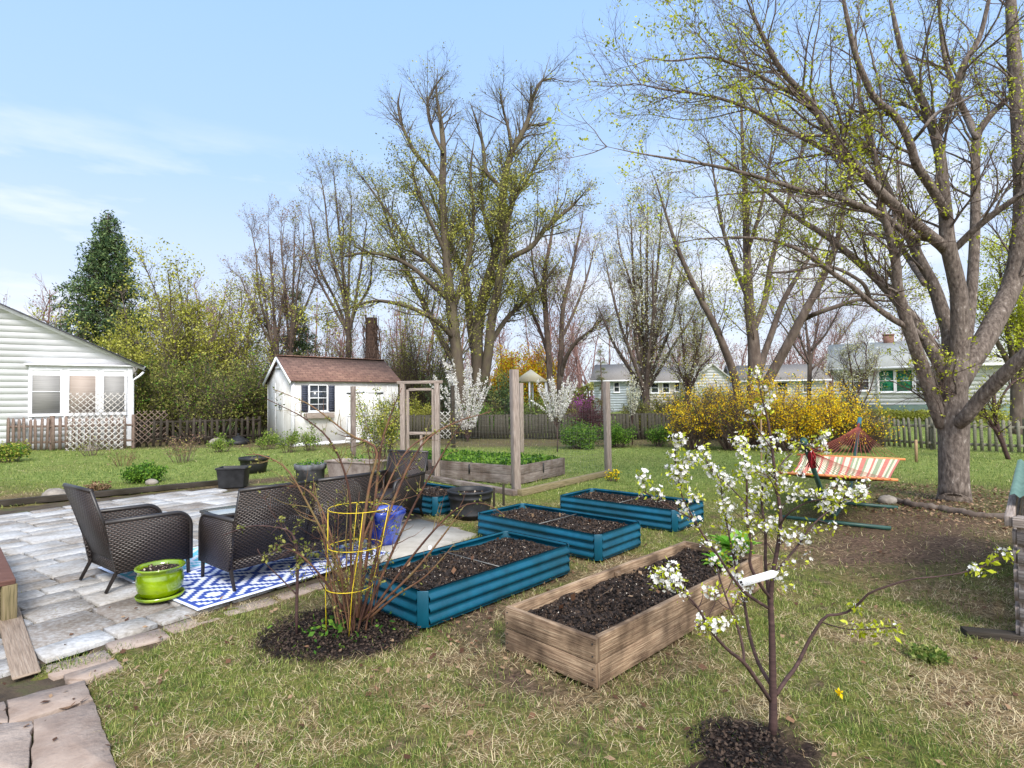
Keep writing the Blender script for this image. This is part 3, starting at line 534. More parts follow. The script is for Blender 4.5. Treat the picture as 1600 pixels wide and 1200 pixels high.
tag(tan.build('path', M['tanstone']), kind='structure')
cm = MB(); 
cpoly = [G(*q)[:2] for q in [(560, 884), (640, 872), (745, 836), (655, 812), (600, 822), (540, 850)]]
for i in range(1, 5): pass
cen = np.mean(cpoly, 0); k = len(cpoly); V = [[q[0], q[1], -.03] for q in cpoly]+[[q[0], q[1], .014] for q in cpoly]+[[cen[0], cen[1], .015]]
cm.raw(V, sum([[[i, (i+1) % k, k+(i+1) % k, k+i], [k+i, k+(i+1) % k, 2*k, -1]] for i in range(k)], [])); tag(cm.build('concrete_pad', M['concrete']), kind='structure')

# ---- grass, dry thatch and litter
rng = np.random.default_rng(3)
def excl(x, y):
    e = inpoly(x, y, PATIO) | inpoly(x, y, PATHW) | inpoly(x, y, cpoly)
    for r_ in solid: e |= inpoly(x, y, r_)
    return e
def field(nc, d0, d1, pw=1.):
    u = rng.random(nc); d = d0+(d1-d0)*u**pw; x = d*rng.uniform(-1.02, 1.02, nc); return x, d
def zat(x, y): near_ = sstep(14, 9, y)*sstep(10, 7, np.abs(x)); return gh(x, y)+near_*(fbm(x, y, .5, 9)-.5)*.05-.008
def blades(mb, x, y, ln, wd, lean, curve=.5):
    k = len(x); th = rng.uniform(0, 2*PI, k); d = np.stack([np.cos(th), np.sin(th), np.zeros(k)], 1); s_ = np.stack([-np.sin(th), np.cos(th), np.zeros(k)], 1)*(wd/2)[:, None]
    p0 = np.stack([x, y, zat(x, y)], 1); up = np.array([0, 0, 1.]); a1 = (d*np.sin(lean)[:, None]+up*np.cos(lean)[:, None]); l2 = np.clip(lean+curve, 0, 1.75); a2 = (d*np.sin(l2)[:, None]+up*np.cos(l2)[:, None])
    p1 = p0+a1*(ln*.5)[:, None]; p2 = p1+a2*(ln*.5)[:, None]; V = np.stack([p0-s_, p0+s_, p1+s_*.8, p1-s_*.8, p2], 1); i = np.arange(k)[:, None]*5
    mb.raw(V.reshape(-1, 3), np.concatenate([i+np.array([[0, 1, 2, 3]]), np.concatenate([i+np.array([[3, 2, 4]]), np.full((k, 1), -1)], 1)]), np.zeros((2*k, 4, 2)))
gg = MB(); gd = MB()
for nc, d0, d1, sc1 in [(170000, 2.3, 5, 1.), (110000, 5, 9, 1.5), (90000, 9, 16, 2.3), (60000, 16, 27, 3.6)]:
    x, y = field(nc, d0, d1, .85); ok = ~excl(x, y); x = x[ok]; y = y[ok]; s1, g1, l1, k1 = gmap(x, y); r1 = rng.random(len(x)); keep = r1 > np.maximum(s1*.93, k1*.965)
    tuft = fbm(x, y, .12, 31); isg = (rng.random(len(x)) < (g1*.82+.0+(tuft-.5)*1.2)) & keep; isd = keep & ~isg & (rng.random(len(x)) < (.75 if d0 < 9 else .35)); dd = np.sqrt(y/4)
    q = isg; blades(gg, x[q], y[q], rng.uniform(.015, .045, q.sum())*(.7+.35*sc1)*(.6+tuft[q]), .0028*sc1*np.ones(q.sum())*rng.uniform(.7, 1.5, q.sum()), rng.uniform(.05, .9, q.sum()))
    q = isd; blades(gd, x[q], y[q], rng.uniform(.03, .10, q.sum())*(.7+.3*sc1), .0024*sc1*rng.uniform(.7, 1.5, q.sum()), rng.uniform(1.0, 1.6, q.sum()), .2)
tag(gg.build('grass', M['grassgreen']), 'short patchy green grass of the lawn growing between straw', 'grass', kind='stuff'); tag(gd.build('dry_grass', M['grassdry']), 'matted straw coloured dead grass lying over the lawn', 'dry grass', kind='stuff')
# weeds and grass in patio joints and edges
def ltr(mb, x, y, size, lift=.01, asp=.6):
    k = len(x); th = rng.uniform(0, 2*PI, k); s_ = rng.uniform(.6, 1.3, k)*size; d = np.stack([np.cos(th), np.sin(th), rng.normal(0, .25, k)], 1)*s_[:, None]; b_ = np.stack([-np.sin(th), np.cos(th), rng.normal(0, .45, k)], 1)*(s_*asp*.5)[:, None]; p0 = np.stack([x, y, zat(x, y)+lift], 1)
    mb.raw(np.stack([p0, p0+d*.45+b_, p0+d, p0+d*.5-b_+np.array([0, 0, .004])], 1).reshape(-1, 3), np.arange(4*k).reshape(k, 4), np.zeros((k, 4, 2)))
lm = MB(); x, y = field(750, 2.4, 9, .8); ok = ~excl(x, y); ltr(lm, x[ok], y[ok], .045, .02)
th = rng.uniform(0, 2*PI, 2600); rr = np.sqrt(rng.random(2600))*2.0; x = TRK[0]+rr*np.cos(th); y = TRK[1]+rr*np.sin(th); ltr(lm, x, y, .05, .02)
for (px_, py_, k, sp_) in [(690, 985, 60, .3), (1150, 940, 40, .3), (835, 895, 60, .25), (760, 1030, 60, .35), (1560, 800, 90, .5), (120, 1110, 25, .4), (200, 985, 25, .6)]:
    c_ = G(px_, py_); ltr(lm, c_[0]+rng.normal(0, sp_, k), c_[1]+rng.normal(0, sp_, k), .04, .03)
tag(lm.build('leaf_litter', M['deadleaf']), 'brown dead leaves scattered over lawn and under the maple', 'leaf litter', kind='stuff')
sm = MB()
for c_, r_, k in ((BUSH, .5, 5200), (CM, .19, 800)):
    th = rng.uniform(0, 2*PI, k); rr = np.sqrt(rng.random(k))*r_; x = c_[0]+rr*np.cos(th)*1.15; y = c_[1]+rr*np.sin(th); ok = ~excl(x, y); x = x[ok]; y = y[ok]
    ltr(sm, x, y, .016, .012+.025*rng.random(len(x)), 1.0)
tag(sm.build('mulch', M['soilbits']), 'dark crumbly mulch round the berry bush and young cherry', 'mulch', kind='stuff')
wd_ = MB()      # small weeds rooted in the paving joints
k = 1500; x = rng.uniform(-5, 1, k*4); y = rng.uniform(3, 9, k*4); ok = inpoly(x, y, PATIO) & (fbm(x, y, .45, 77) > .60); x = x[ok]; y = y[ok]
uu = (x-pa[0])*pu[0]+(y-pa[1])*pu[1]; blades(wd_, x, y, rng.uniform(.015, .04, len(x)), .004*np.ones(len(x)), rng.uniform(.3, 1.3, len(x)))
tag(wd_.build('moss_and_weeds', M['leafolive']), 'thin moss and weeds in the patio joints', 'weeds', kind='stuff')
dl = MB(); px_, py_ = 105, 1113
ltr(dl, np.array([G(px_, py_)[0]]), np.array([G(px_, py_)[1]]), .11, .03, .9); tag(dl.build('fallen_leaf', M['deadleaf']), 'single curled orange brown leaf lying on the corner path slab', 'leaf')
dl = MB(); c_ = G(1312, 1098); leafquads(dl, np.array([[c_[0], c_[1], .05]])+np.random.default_rng(1).normal(0, .004, (26, 3)), .022, np.random.default_rng(2), .5); tag(dl.build('dandelion', M['dandelion']), 'yellow dandelion flower in the grass right of the cherry trunk', 'flower')

# ================================================================== RAISED BEDS
def soil_sheet(mb, L_, W_, z, amp, seed, x0=0., y0=0., st_=.02, mound=0.):
    gx_ = np.linspace(0, L_, max(4, int(L_/st_))); gy_ = np.linspace(0, W_, max(4, int(W_/st_))); X_, Y_ = np.meshgrid(gx_, gy_, indexing='ij')
    ed = np.minimum(np.minimum(X_, L_-X_), np.minimum(Y_, W_-Y_)); Z_ = z+(fbm(X_+seed*9, Y_, .22, seed, 5)-.5)*amp*2+(fbm(X_+seed*5, Y_, .035, seed+3, 3)-.5)*amp*.9+mound*sstep(0, .25, ed)
    mb.grid(np.stack([X_+x0, Y_+y0, Z_], -1)); return X_, Y_, Z_
def soil_parts(e, L_, W_, z, amp, seed, x0, y0, nb=700, nl=16):
    mb = MB(); X_, Y_, Z_ = soil_sheet(mb, L_, W_, z, amp, seed, x0, y0); mb.build('soil', M['soil'], e, smooth=True); r_ = np.random.default_rng(seed); cb = MB()
    def zz(x, y): return Z_[np.clip((x/L_*(Z_.shape[0]-1)).astype(int), 0, Z_.shape[0]-1), np.clip((y/W_*(Z_.shape[1]-1)).astype(int), 0, Z_.shape[1]-1)]
    x = r_.uniform(.03, L_-.03, nb); y = r_.uniform(.03, W_-.03, nb); leafquads(cb, np.stack([x+x0, y+y0, zz(x, y)+.004], 1), .012, r_, .7); tag(cb.build('soil_bits', M['chips'], e), kind='stuff')
    cb = MB(); x = r_.uniform(.03, L_-.03, nb*6); y = r_.uniform(.03, W_-.03, nb*6); leafquads(cb, np.stack([x+x0, y+y0, zz(x, y)+.002], 1), .022, r_, 1.); tag(cb.build('soil_crumbs', M['soilbits'], e), kind='stuff')
    lb = MB(); x = r_.uniform(.05, L_-.05, nl); y = r_.uniform(.05, W_-.05, nl)
    leafquads(lb, np.stack([x+x0, y+y0, zz(x, y)+.015], 1), .06, r_, .6, 0.); tag(lb.build('dry_leaves', M['deadleaf'], e), kind='stuff')
BH = .27
def make_bed(L_, W_):
    e = empty('metal_raised_bed', (0, 0, 0)); prof = [(0, 0), (0, .012)]
    for k in range(3):
        z0 = .02+k*.083; prof += [(0, z0), (.022, z0+.008), (.024, z0+.026), (.004, z0+.050), (0, z0+.056)]
    prof += [(0, BH-.004), (.008, BH), (-.012, BH), (-.012, BH-.02)]; ch = .05
    for (p_, q_) in (((ch, 0), (L_-ch, 0)), ((L_, ch), (L_, W_-ch)), ((L_-ch, W_), (ch, W_)), ((0, W_-ch), (0, ch))):
        mb = MB(); d = unit(np.array(q_)-np.array(p_)); o_ = np.array([d[1], -d[0]]); nseg = 2
        g_ = np.array([[[*(np.array(pp)+o_*a_), z_] for a_, z_ in prof] for pp in (p_, q_)]); mb.grid(g_)
        g2 = g_.copy(); g2[:, :, :2] -= o_*.003; mb.grid(g2, flip=True); mb.build('side_panel', M['teal'], e)
    for (p_, q_) in (((ch, 0), (0, ch)), ((L_, ch), (L_-ch, 0)), ((L_-ch, W_), (L_, W_-ch)), ((0, W_-ch), (ch, W_))):
        mb = MB(); p3 = np.array([*p_, BH/2]); q3 = np.array([*q_, BH/2]); d = unit(q3-p3); o_ = np.array([-d[1], d[0], 0]); c_ = (p3+q3)/2+(unit((p3+q3)/2-np.array([L_/2, W_/2, BH/2]))*np.array([1, 1, 0]))*.010
        mb.box((np.linalg.norm(q3-p3)+.014, .008, BH-.004), c_, frame(d)); mb.build('corner_post', M['teal'], e, bevel=.003)
    mb = MB(); a_, b_ = ((L_/2, 0, BH-.035), (L_/2, W_, BH-.035)) if L_ > W_ else ((0, W_/2, BH-.035), (L_, W_/2, BH-.035)); mb.tubes([a_, b_], [.0045, .0045], 6); mb.build('brace_rod', M['wire'], e)
    return e
labs = ['teal corrugated metal raised bed nearest the camera, beside the wooden bed', 'teal corrugated metal raised bed between the front one and the farthest right one', 'teal corrugated metal raised bed farthest right, at the edge of the green lawn', 'teal corrugated metal raised bed mostly hidden behind the black barrel planter']
for i, (c_, a_, l_, w_) in enumerate(beds_xy):
    e = make_bed(l_, w_); e.location = (c_[0], c_[1], 0); e.rotation_euler.z = a_; tag(e, labs[i], 'raised bed', 'teal metal raised beds'); soil_parts(e, l_-.06, w_-.06, BH-.055, .022, 3+i, .03, .03, nb=700, nl=14)
mb = MB(); c_ = G(672, 862, .25); mb.box((.03, .004, .07), (0, 0, .02), rotz(.6)); tag(mb.build('plant_label', M['tagwhite'], None, c_), 'small white plant label stuck in the front teal bed', 'plant label')

def plank_bed(name, label, cat, c_, a_, L_, W_, H_, courses, th, mt, group=None, soil=True, seed=4, sz=-.07):
    e = empty(name, (c_[0], c_[1], 0), a_, label, cat, group); ch = H_/courses
    for k in range(courses):
        z_ = ch*(k+.5); j = .003*(k % 2)
        for nm, (sx_, sy_, cx, cy, l_, ww) in dict(a=(1, 0, L_/2, th/2, L_-2*th-.004, th), b=(1, 0, L_/2, W_-th/2, L_-2*th-.004, th), c=(0, 1, th/2, W_/2, W_+.004, th), d=(0, 1, L_-th/2, W_/2, W_+.004, th)).items():
            mb = MB(); mb.rng = np.random.default_rng(hash(nm+str(k)) % 99+seed if False else ord(nm)*7+k+seed)
            mb.box((l_, ww-j, ch-.005), (cx, cy, z_), None if sx_ else rotz(PI/2)); mb.build('plank', mt, e, bevel=.004)
    for (x_, y_) in ((.06, .06), (L_-.06, .06), (L_-.06, W_-.06), (.06, W_-.06), (L_*.5, W_-.055)):
        mb = MB(); mb.box((.05, .05, H_-.03), (x_, y_, H_/2-.01)); mb.build('corner_block', mt, e, bevel=.003)
    if soil: soil_parts(e, L_-2*th, W_-2*th, H_+sz, .035, seed, th, th, nb=1300, nl=26)
    return e
wb = plank_bed('wooden_raised_bed', 'weathered cedar plank raised bed full of black soil in the foreground', 'raised bed', WOODC, WOODANG, 2.4, .74, .285, 2, .042, M['cedar'])
# nail heads on the corner boards
mb = MB()
for z_ in (.05, .11, .18, .25):
    for y_ in (.02, .72): mb.tubes([(-.004, y_, z_), (.002, y_, z_)], [.0045, .0045], 8)
mb.build('screw_heads', M['blackmetal'], wb)
# lettuce growing in it
def rosette(name, label, cat, c_, n_, ln, wd, mt, seed, up=.8):
    r_ = np.random.default_rng(seed); mb = MB()
    for k in range(n_):
        th = r_.uniform(0, 2*PI); tl = r_.uniform(.1, 1.)*up; l_ = ln*r_.uniform(.6, 1.1); d = np.array([math.cos(th), math.sin(th), 0]); s_ = np.array([-d[1], d[0], 0]); g_ = []
        for i in range(7):
            u_ = i/6; wv = wd*math.sin(PI*min(1, .12+u_*.88))**.7*(1+.15*r_.normal()); c0 = d*l_*u_*math.sin(tl+.5*u_)+np.array([0, 0, 1])*l_*u_*math.cos(tl+.5*u_)
            g_.append([c0+s_*wv*v_+np.array([0, 0, .25*wd*abs(v_)+r_.normal(0, .004)]) for v_ in (-.5, -.2, .2, .5)])
        mb.grid(np.array(g_))
    return tag(mb.build(name, mt, None, c_, smooth=True), label, cat)
c_ = G(1150, 868, .24); rosette('lettuce', 'bright green leafy lettuce at the far end of the wooden bed', 'plant', c_, 34, .26, .11, M['romaine'], 3, .9)
c_ = G(1125, 884, .23); rosette('lettuce', 'small low lettuce just left of the big one in the wooden bed', 'plant', c_, 14, .17, .08, M['romaine'], 8, 1.1)

# ================================================================== PATIO FURNITURE
def side_panel(mb, D_, zt, zb, th, x_, n_=10, rr=.14):
    pts = [(-D_/2+.02, zb)]
    pts += [(D_/2, zb), (D_/2, zt-rr)]; 
    for k in range(1, n_): a_ = PI/2*k/n_; pts.append((D_/2-rr+rr*math.cos(a_), zt-rr+rr*math.sin(a_)))
    pts += [(D_/2-rr, zt), (-D_/2-.07, zt+.01)]
    mb.prism(pts, th, 0, (x_, 0, 0)); return pts
def wicker(name, W_, D_, zt, zb, ht, seat=.38):
    e = empty(name, (0, 0, 0)); th = .035
    for s_ in (-1, 1):
        mb = MB(); pts = side_panel(mb, D_, zt, zb, th, s_*(W_/2-th/2)); mb.build('arm', M['weave'], e)
        mb = MB(); P_ = np.array([[s_*(W_/2-th/2), y_, z_] for y_, z_ in pts[2:]]); P_ = np.vstack([[s_*(W_/2-th/2), D_/2, zb], P_]); P_ = np.array([P_[0]]+[P_[i] for i in range(1, len(P_))]); mb.tubes(P_, np.full(len(P_), .024), 8); mb.build('arm_rim', M['rim'], e, smooth=True)
        mb = MB(); mb.tubes([(s_*(W_/2-.03), D_/2-.02, zb+.05), (s_*(W_/2-.03), D_/2-.01, 0)], [.019, .016], 8); mb.build('leg', M['rim'], e)
        mb = MB(); mb.tubes([(s_*(W_/2-.02), -D_/2-.02, zt), (s_*(W_/2-.03), -D_/2+.05, zb+.05), (s_*(W_/2-.03), -D_/2-.05, 0)], [.019, .02, .015], 8); mb.build('leg', M['rim'], e)
    # back: leaning slab, woven, slightly curved outward at the top
    y0 = -D_/2+.03; y1 = -D_/2-.17; n_ = max(2, int(W_/.6)+1); nb = 1 if W_ < 1 else 2
    for k in range(nb):
        wv = (W_-.02)/nb; xc = -W_/2+.01+wv*(k+.5); mb = MB(); R_ = frame((1, 0, 0), (0, y1-y0, ht-seat+.1)); L_ = math.hypot(y1-y0, ht-seat+.12)
        mb.box((wv-.006, .028, L_), (xc, (y0+y1)/2, (ht+seat-.12)/2), R_); mb.build('backrest', M['weave_open'], e)
        fr = MB(); a_ = np.array([xc-wv/2+.01, y0, seat-.12]); b_ = np.array([xc-wv/2+.01, y1, ht]); c_ = b_+[wv-.02, 0, 0]; d_ = a_+[wv-.02, 0, 0]
        fr.tubes([a_, a_*.5+b_*.5, b_], [.016]*3, 6); fr.tubes([b_-[.01, 0, 0], (b_+c_)/2, c_+[.01, 0, 0]], [.02]*3, 8); fr.tubes([c_, c_*.5+d_*.5, d_], [.016]*3, 6); fr.build('back_frame', M['rim'], e, smooth=True)
    mb = MB(); mb.box((W_-2*th-.004, D_-.05, .05), (0, .0, seat-.02)); mb.build('seat', M['weave'], e, bevel=.01)
    mb = MB(); mb.box((W_-2*th-.004, .02, seat-.05-zb), (0, D_/2-.02, (seat-.05+zb)/2)); mb.build('front_apron', M['weave'], e)
    mb = MB(); mb.box((W_-.06, .02, seat-.05-zb), (0, -D_/2+.04, (seat-.05+zb)/2)); mb.build('back_apron', M['weave'], e)
    return e
d1 = np.array([math.cos(AX), math.sin(AX), 0]); d2 = np.array([-d1[1], d1[0], 0])
ch1 = wicker('wicker_armchair', .70, .64, .60, .15, .90); c_ = (G(155, 931)+G(127, 905))/2+d1*.38; ch1.location = (c_[0], c_[1], .012); ch1.rotation_euler.z = AX-PI/2+rad(6)
tag(ch1, 'dark brown wicker armchair on the patio stones behind the lime green pot', 'armchair', 'dark wicker patio seats')
ch2 = copy_tree(ch1); c_ = G(607, 813); ch2.location = (c_[0], c_[1], .012); ch2.rotation_euler.z = AX+PI/2+rad(18); tag(ch2, 'dark brown wicker armchair at the far end of the sofa near the blue pot', 'armchair', 'dark wicker patio seats')
sofa = wicker('wicker_sofa', 1.50, .62, .60, .16, .88); c_ = G(357, 927)+d1*.73+d2*.34; sofa.location = (c_[0], c_[1], .02); sofa.rotation_euler.z = AX+rad(3); tag(sofa, 'long dark wicker sofa seen from behind, standing on the blue rug', 'sofa', 'dark wicker patio seats')
mb = MB(); g_ = np.linspace(-1, 1, 15); X_, Y_ = np.meshgrid(g_, g_); th = .075*(1-np.abs(X_)**3)*(1-np.abs(Y_)**3)
for sg in (1, -1): mb.grid(np.stack([X_*.21, sg*th, Y_*.21], -1), flip=sg < 0)
e = mb.build('cushion', M['pillow'], None, np.array([c_[0], c_[1], .60])+d1*.70+d2*-.10, AX+rad(60), smooth=True); e.rotation_euler.x = rad(-14); tag(e, 'cream cushion leaning at the right end of the wicker sofa', 'cushion')
# coffee table
tb = G(311, 865); e = empty('coffee_table', tb, AX-rad(2), 'low dark wicker coffee table with glass top in front of the sofa', 'table')
mb = MB(); mb.box((1.0, .5, .03), (.5, -.25, .46)); mb.build('table_frame', M['rim'], e, bevel=.005)
mb = MB(); mb.box((.94, .44, .008), (.5, -.25, .481)); mb.build('glass_top', mat('table_glass', [S(120, 126, 128), S(150, 156, 158)], scale=2, rough=.08, spec=.8), e)
for x_ in (.03, .97):
    for y_ in (-.03, -.47): mb = MB(); mb.tubes([(x_, y_, .45), (x_, y_, 0)], [.02, .017], 8); mb.build('leg', M['rim'], e)
mb = MB(); mb.box((.92, .42, .1), (.5, -.25, .40)); mb.build('apron', M['weave'], e)

# rug woven in stepped diamonds: blue and white squares, one pale teal rug lies beyond it
def rug(name, label, c0, ang, L_, W_, cell, mats, z, tr=False):
    nx = int(L_/cell); ny = int(W_/cell); X_, Y_ = np.meshgrid(np.arange(nx+1)*cell, np.arange(ny+1)*cell, indexing='ij'); Z_ = z+.008*np.maximum(0, fbm(X_, Y_, .5, 5)-.45)
    i, j = np.meshgrid(np.arange(nx), np.arange(ny), indexing='ij'); P_ = 16; a_ = np.abs((i % P_)-P_/2+.5); b_ = np.abs((j % P_)-P_/2+.5); d_ = np.floor(a_)+np.floor(b_)
    m_ = (d_ % 4 < 2).astype(int); edge = (i < 2) | (j < 2) | (i >= nx-2) | (j >= ny-2); m_ = np.where(edge, 0, m_); edge2 = (i < 1) | (j < 1) | (i >= nx-1) | (j >= ny-1); m_ = np.where(edge2, 1, m_)
    e = empty(name, (c0[0], c0[1], 0), ang, label, 'rug'); mb = MB(); mb.grid(np.stack([X_, Y_, Z_], -1), mi=m_.reshape(-1)); mb.build('woven_field', mats, e)
    mb = MB(); mb.box((nx*cell, .012, .006), (nx*cell/2, -.006, z)); mb.box((nx*cell, .012, .006), (nx*cell/2, ny*cell+.006, z)); mb.build('bound_edge', M['rugwhite'], e); return e
r0 = G(307, 958); r1 = G(612, 866); ra_ = math.atan2(r1[1]-r0[1], r1[0]-r0[0])
rug('outdoor_rug', 'blue and white outdoor rug with stepped diamond pattern under the sofa', r0, ra_, np.linalg.norm(r1-r0), 1.2, .033, [M['rugblue'], M['rugwhite']], .022)
q0 = r0+np.array([-math.sin(ra_), math.cos(ra_), 0])*1.215; rug('outdoor_rug', 'pale teal and white patterned rug beyond the blue one', q0, ra_, np.linalg.norm(r1-r0), .85, .033, [M['rugteal'], M['rugwhite']], .020)

# ================================================================== POTS
def pot(name, label, cat, c_, prof, mt, soilr, soilz, n_=40, saucer=None, wob=0., inner=None, group=None, soilm=None):
    e = empty(name, c_, 0, label, cat, group); mb = MB(); mb.lathe(prof, n_, wob=wob); mb.build('body', mt, e, smooth=True)
    mb = MB(); r_ = np.random.default_rng(int(soilr*1000)); rs = np.linspace(.001, soilr, 9); mb.lathe([(q, soilz+r_.normal(0, .006)) for q in rs][::-1], 24); mb.build('soil', soilm or M['soil'], e)
    cb = MB(); k = 120; th = r_.uniform(0, 2*PI, k); rr = np.sqrt(r_.random(k))*soilr*.95; leafquads(cb, np.stack([rr*np.cos(th), rr*np.sin(th), np.full(k, soilz+.01)], 1), .022, r_, .8); tag(cb.build('dry_bits', M['chips'], e), kind='stuff')
    if saucer: mb = MB(); mb.lathe(saucer, n_); mb.build('saucer', mt, e, smooth=True)
    return e
pot('glazed_pot', 'glossy lime green planter on a saucer at the corner of the rug', 'pot', G(250, 937)+np.array([0, 0, .012]), [(.001, .03), (.11, .03), (.145, .05), (.17, .10), (.178, .16), (.17, .215), (.16, .24), (.178, .255), (.188, .268), (.184, .278), (.163, .272), (.15, .245), (.15, .22)], M['lime'], .155, .24, saucer=[(.001, .012), (.15, .012), (.175, .02), (.182, .045), (.174, .046), (.163, .03), (.1, .026)])
pot('glazed_pot', 'tall cobalt blue glazed pot with ribbed drips beside the sofa end', 'pot', G(600, 850), [(.001, .01), (.15, .01), (.155, .05), (.175, .16), (.215, .30), (.235, .335), (.25, .36), (.248, .395), (.235, .405), (.215, .39), (.2, .34)], M['cobalt'], .2, .35, wob=.035)
pot('barrel_planter', 'large black half barrel planter beside the middle teal bed', 'planter', G(735, 808), [(.001, .0), (.25, .0), (.262, .05), (.268, .052), (.272, .07), (.268, .075), (.292, .2), (.300, .27), (.308, .275), (.312, .30), (.308, .305), (.318, .355), (.328, .36), (.330, .385), (.315, .395), (.302, .385), (.29, .33)], M['black'], .285, .31)
pot('round_planter', 'round black plastic planter on the lawn behind the square one', 'planter', G(397, 738), [(.001, 0), (.26, 0), (.30, .2), (.312, .29), (.335, .295), (.345, .36), (.33, .37), (.31, .3)], M['black'], .31, .3)
g1 = pot('round_planter', 'round grey resin planter with sprouting greens behind the sofa', 'planter', G(485, 752), [(.001, 0), (.27, 0), (.29, .25), (.315, .26), (.33, .36), (.315, .37), (.3, .3)], M['greyplastic'], .3, .31)
def sprouts(e, k, r_, z_, h, seed, mt, nm='sprouts'):
    rg = np.random.default_rng(seed); mb = MB(); th = rg.uniform(0, 2*PI, k); rr = np.sqrt(rg.random(k))*r_; leafquads(mb, np.stack([rr*np.cos(th), rr*np.sin(th), z_+rg.random(k)*h], 1), .05, rg, .6); tag(mb.build(nm, mt, e), kind='stuff')
sprouts(g1, 220, .27, .31, .12, 5, M['leafgreen'])
e = empty('square_planter', G(365, 760), rad(10), 'square black plastic planter at the edge of the patio', 'planter'); mb = MB()
def tub(mb, a, b, h, t_, flare=1.15):
    q = []; lv = [(flare*.85, 0), (flare*.97, h-.04), (flare*1.05, h-.035), (flare*1.05, h), (flare*.97, h), (flare*.9, h-.06), (flare*.88, h-.09)]
    rings = np.array([[[sx_*a/2*k_, sy_*b/2*k_, z_] for sx_, sy_ in ((-1, -1), (1, -1), (1, 1), (-1, 1), (-1, -1))] for k_, z_ in lv]); mb.grid(rings, flip=True)
tub(mb, .46, .36, .39, .02); mb.build('body', M['black'], e, bevel=.006); mb = MB(); soil_sheet(mb, .46, .36, .31, .01, 8, -.23, -.18); mb.build('soil', M['soil'], e)
e = empty('trough_planter', G(556, 752), rad(-24), 'long weathered resin trough planter filled with soil behind the sofa', 'planter'); mb = MB(); tub(mb, 1.15, .52, .44, .02, 1.0); mb.build('body', mat('weathered_resin', [S(96, 84, 76), S(132, 120, 112), S(150, 140, 132)], scale=6, rough=.9), e, bevel=.01)
mb = MB(); soil_sheet(mb, 1.0, .46, .37, .02, 9, -.5, -.23); mb.build('soil', M['soil'], e); sprouts(e, 90, .18, .37, .2, 6, M['leafgreen'])
for px_, py_, lb in ((772, 796, 'short dark metal stake right beside the barrel planter'), (787, 790, 'short dark metal stake farther right of the barrel planter')):
    mb = MB(); mb.box((.03, .03, .33), (0, 0, .165)); tag(mb.build('stake', M['darkwood'], None, G(px_, py_), .4, bevel=.003), lb, 'stake', 'short dark stakes by the barrel')
e = empty('kettle_cover', G(372, 694), 0, 'low black domed cover lying on the lawn near the shed', 'cover'); mb = MB(); mb.lathe([(.42, .02), (.44, .10), (.38, .16), (.22, .26), (.08, .33), (.05, .36), (.001, .37)], 24); mb.build('dome', M['black'], e, smooth=True); mb = MB(); mb.lathe([(.03, .36), (.06, .40), (.04, .43), (.001, .43)], 12); mb.build('knob', M['black'], e)
for k in range(4): pass

# deck corner, landscape timbers
dz = .32; C_ = G(25, 904, dz); A_ = G(0, 853, dz); B_ = G(0, 909, dz); ua = unit(A_-C_); ub = unit(B_-C_); e = empty('deck', (0, 0, 0), 0, 'corner of a low brown board deck on dark posts at the left edge', 'deck')
mb = MB(); V = [C_, C_+ua*2.2, C_+ua*2.2+ub*2.4, C_+ub*2.4]; V = np.array([v-np.array([0, 0, .04]) for v in V]+V); mb.raw(V, [[0, 3, 2, 1], [4, 5, 6, 7], [0, 1, 5, 4], [1, 2, 6, 5], [2, 3, 7, 6], [3, 0, 4, 7]]); mb.build('deck_boards', M['deckboard'], e, bevel=.006)
for uu_, nm in ((ua, 'skirt'), (ub, 'skirt')): mb = MB(); p_ = C_-np.array([0, 0, .19])+ua*.05+ub*.05; mb.beam(p_, p_+uu_*2.1, .03, .26); mb.build(nm, M['mosswood'], e)
mb = MB(); mb.box((.09, .09, .30), C_*[1, 1, 0]+np.array([0, 0, .13])+ua*.04+ub*.04, frame(ub)); mb.build('post', M['mosswood'], e, bevel=.004)
def timber(label, p_, q_, w_, h_, mt, z0=0.): mb = MB(); mb.beam(p_+np.array([0, 0, h_/2+z0]), q_+np.array([0, 0, h_/2+z0]), w_, h_, jit=.004); o_ = (p_+q_)/2; mb.V = [v-o_ for v in mb.V]; return tag(mb.build('landscape_timber', mt, None, o_, bevel=.006), label, 'timber edging', 'timbers edging patio and garden')
timber('worn tan timber edging the patio below the deck corner', G(12, 955), G(42, 1058), .14, .022, wood('tan_worn_timber', [S(112, 96, 82), S(140, 122, 106), S(156, 140, 124)]))
timber('long dark timber along the left lawn border of the patio', G(-60, 797), G(348, 757), .12, .10, M['darkwood'])
timber('weathered base timber running from gate to the corner post of the wire enclosure', G(640, 744), G(806, 775), .12, .10, M['oldwood'])
timber('mossy base timber running from the corner post to the far right post', G(812, 775), G(952, 742), .12, .11, M['mosswood'])

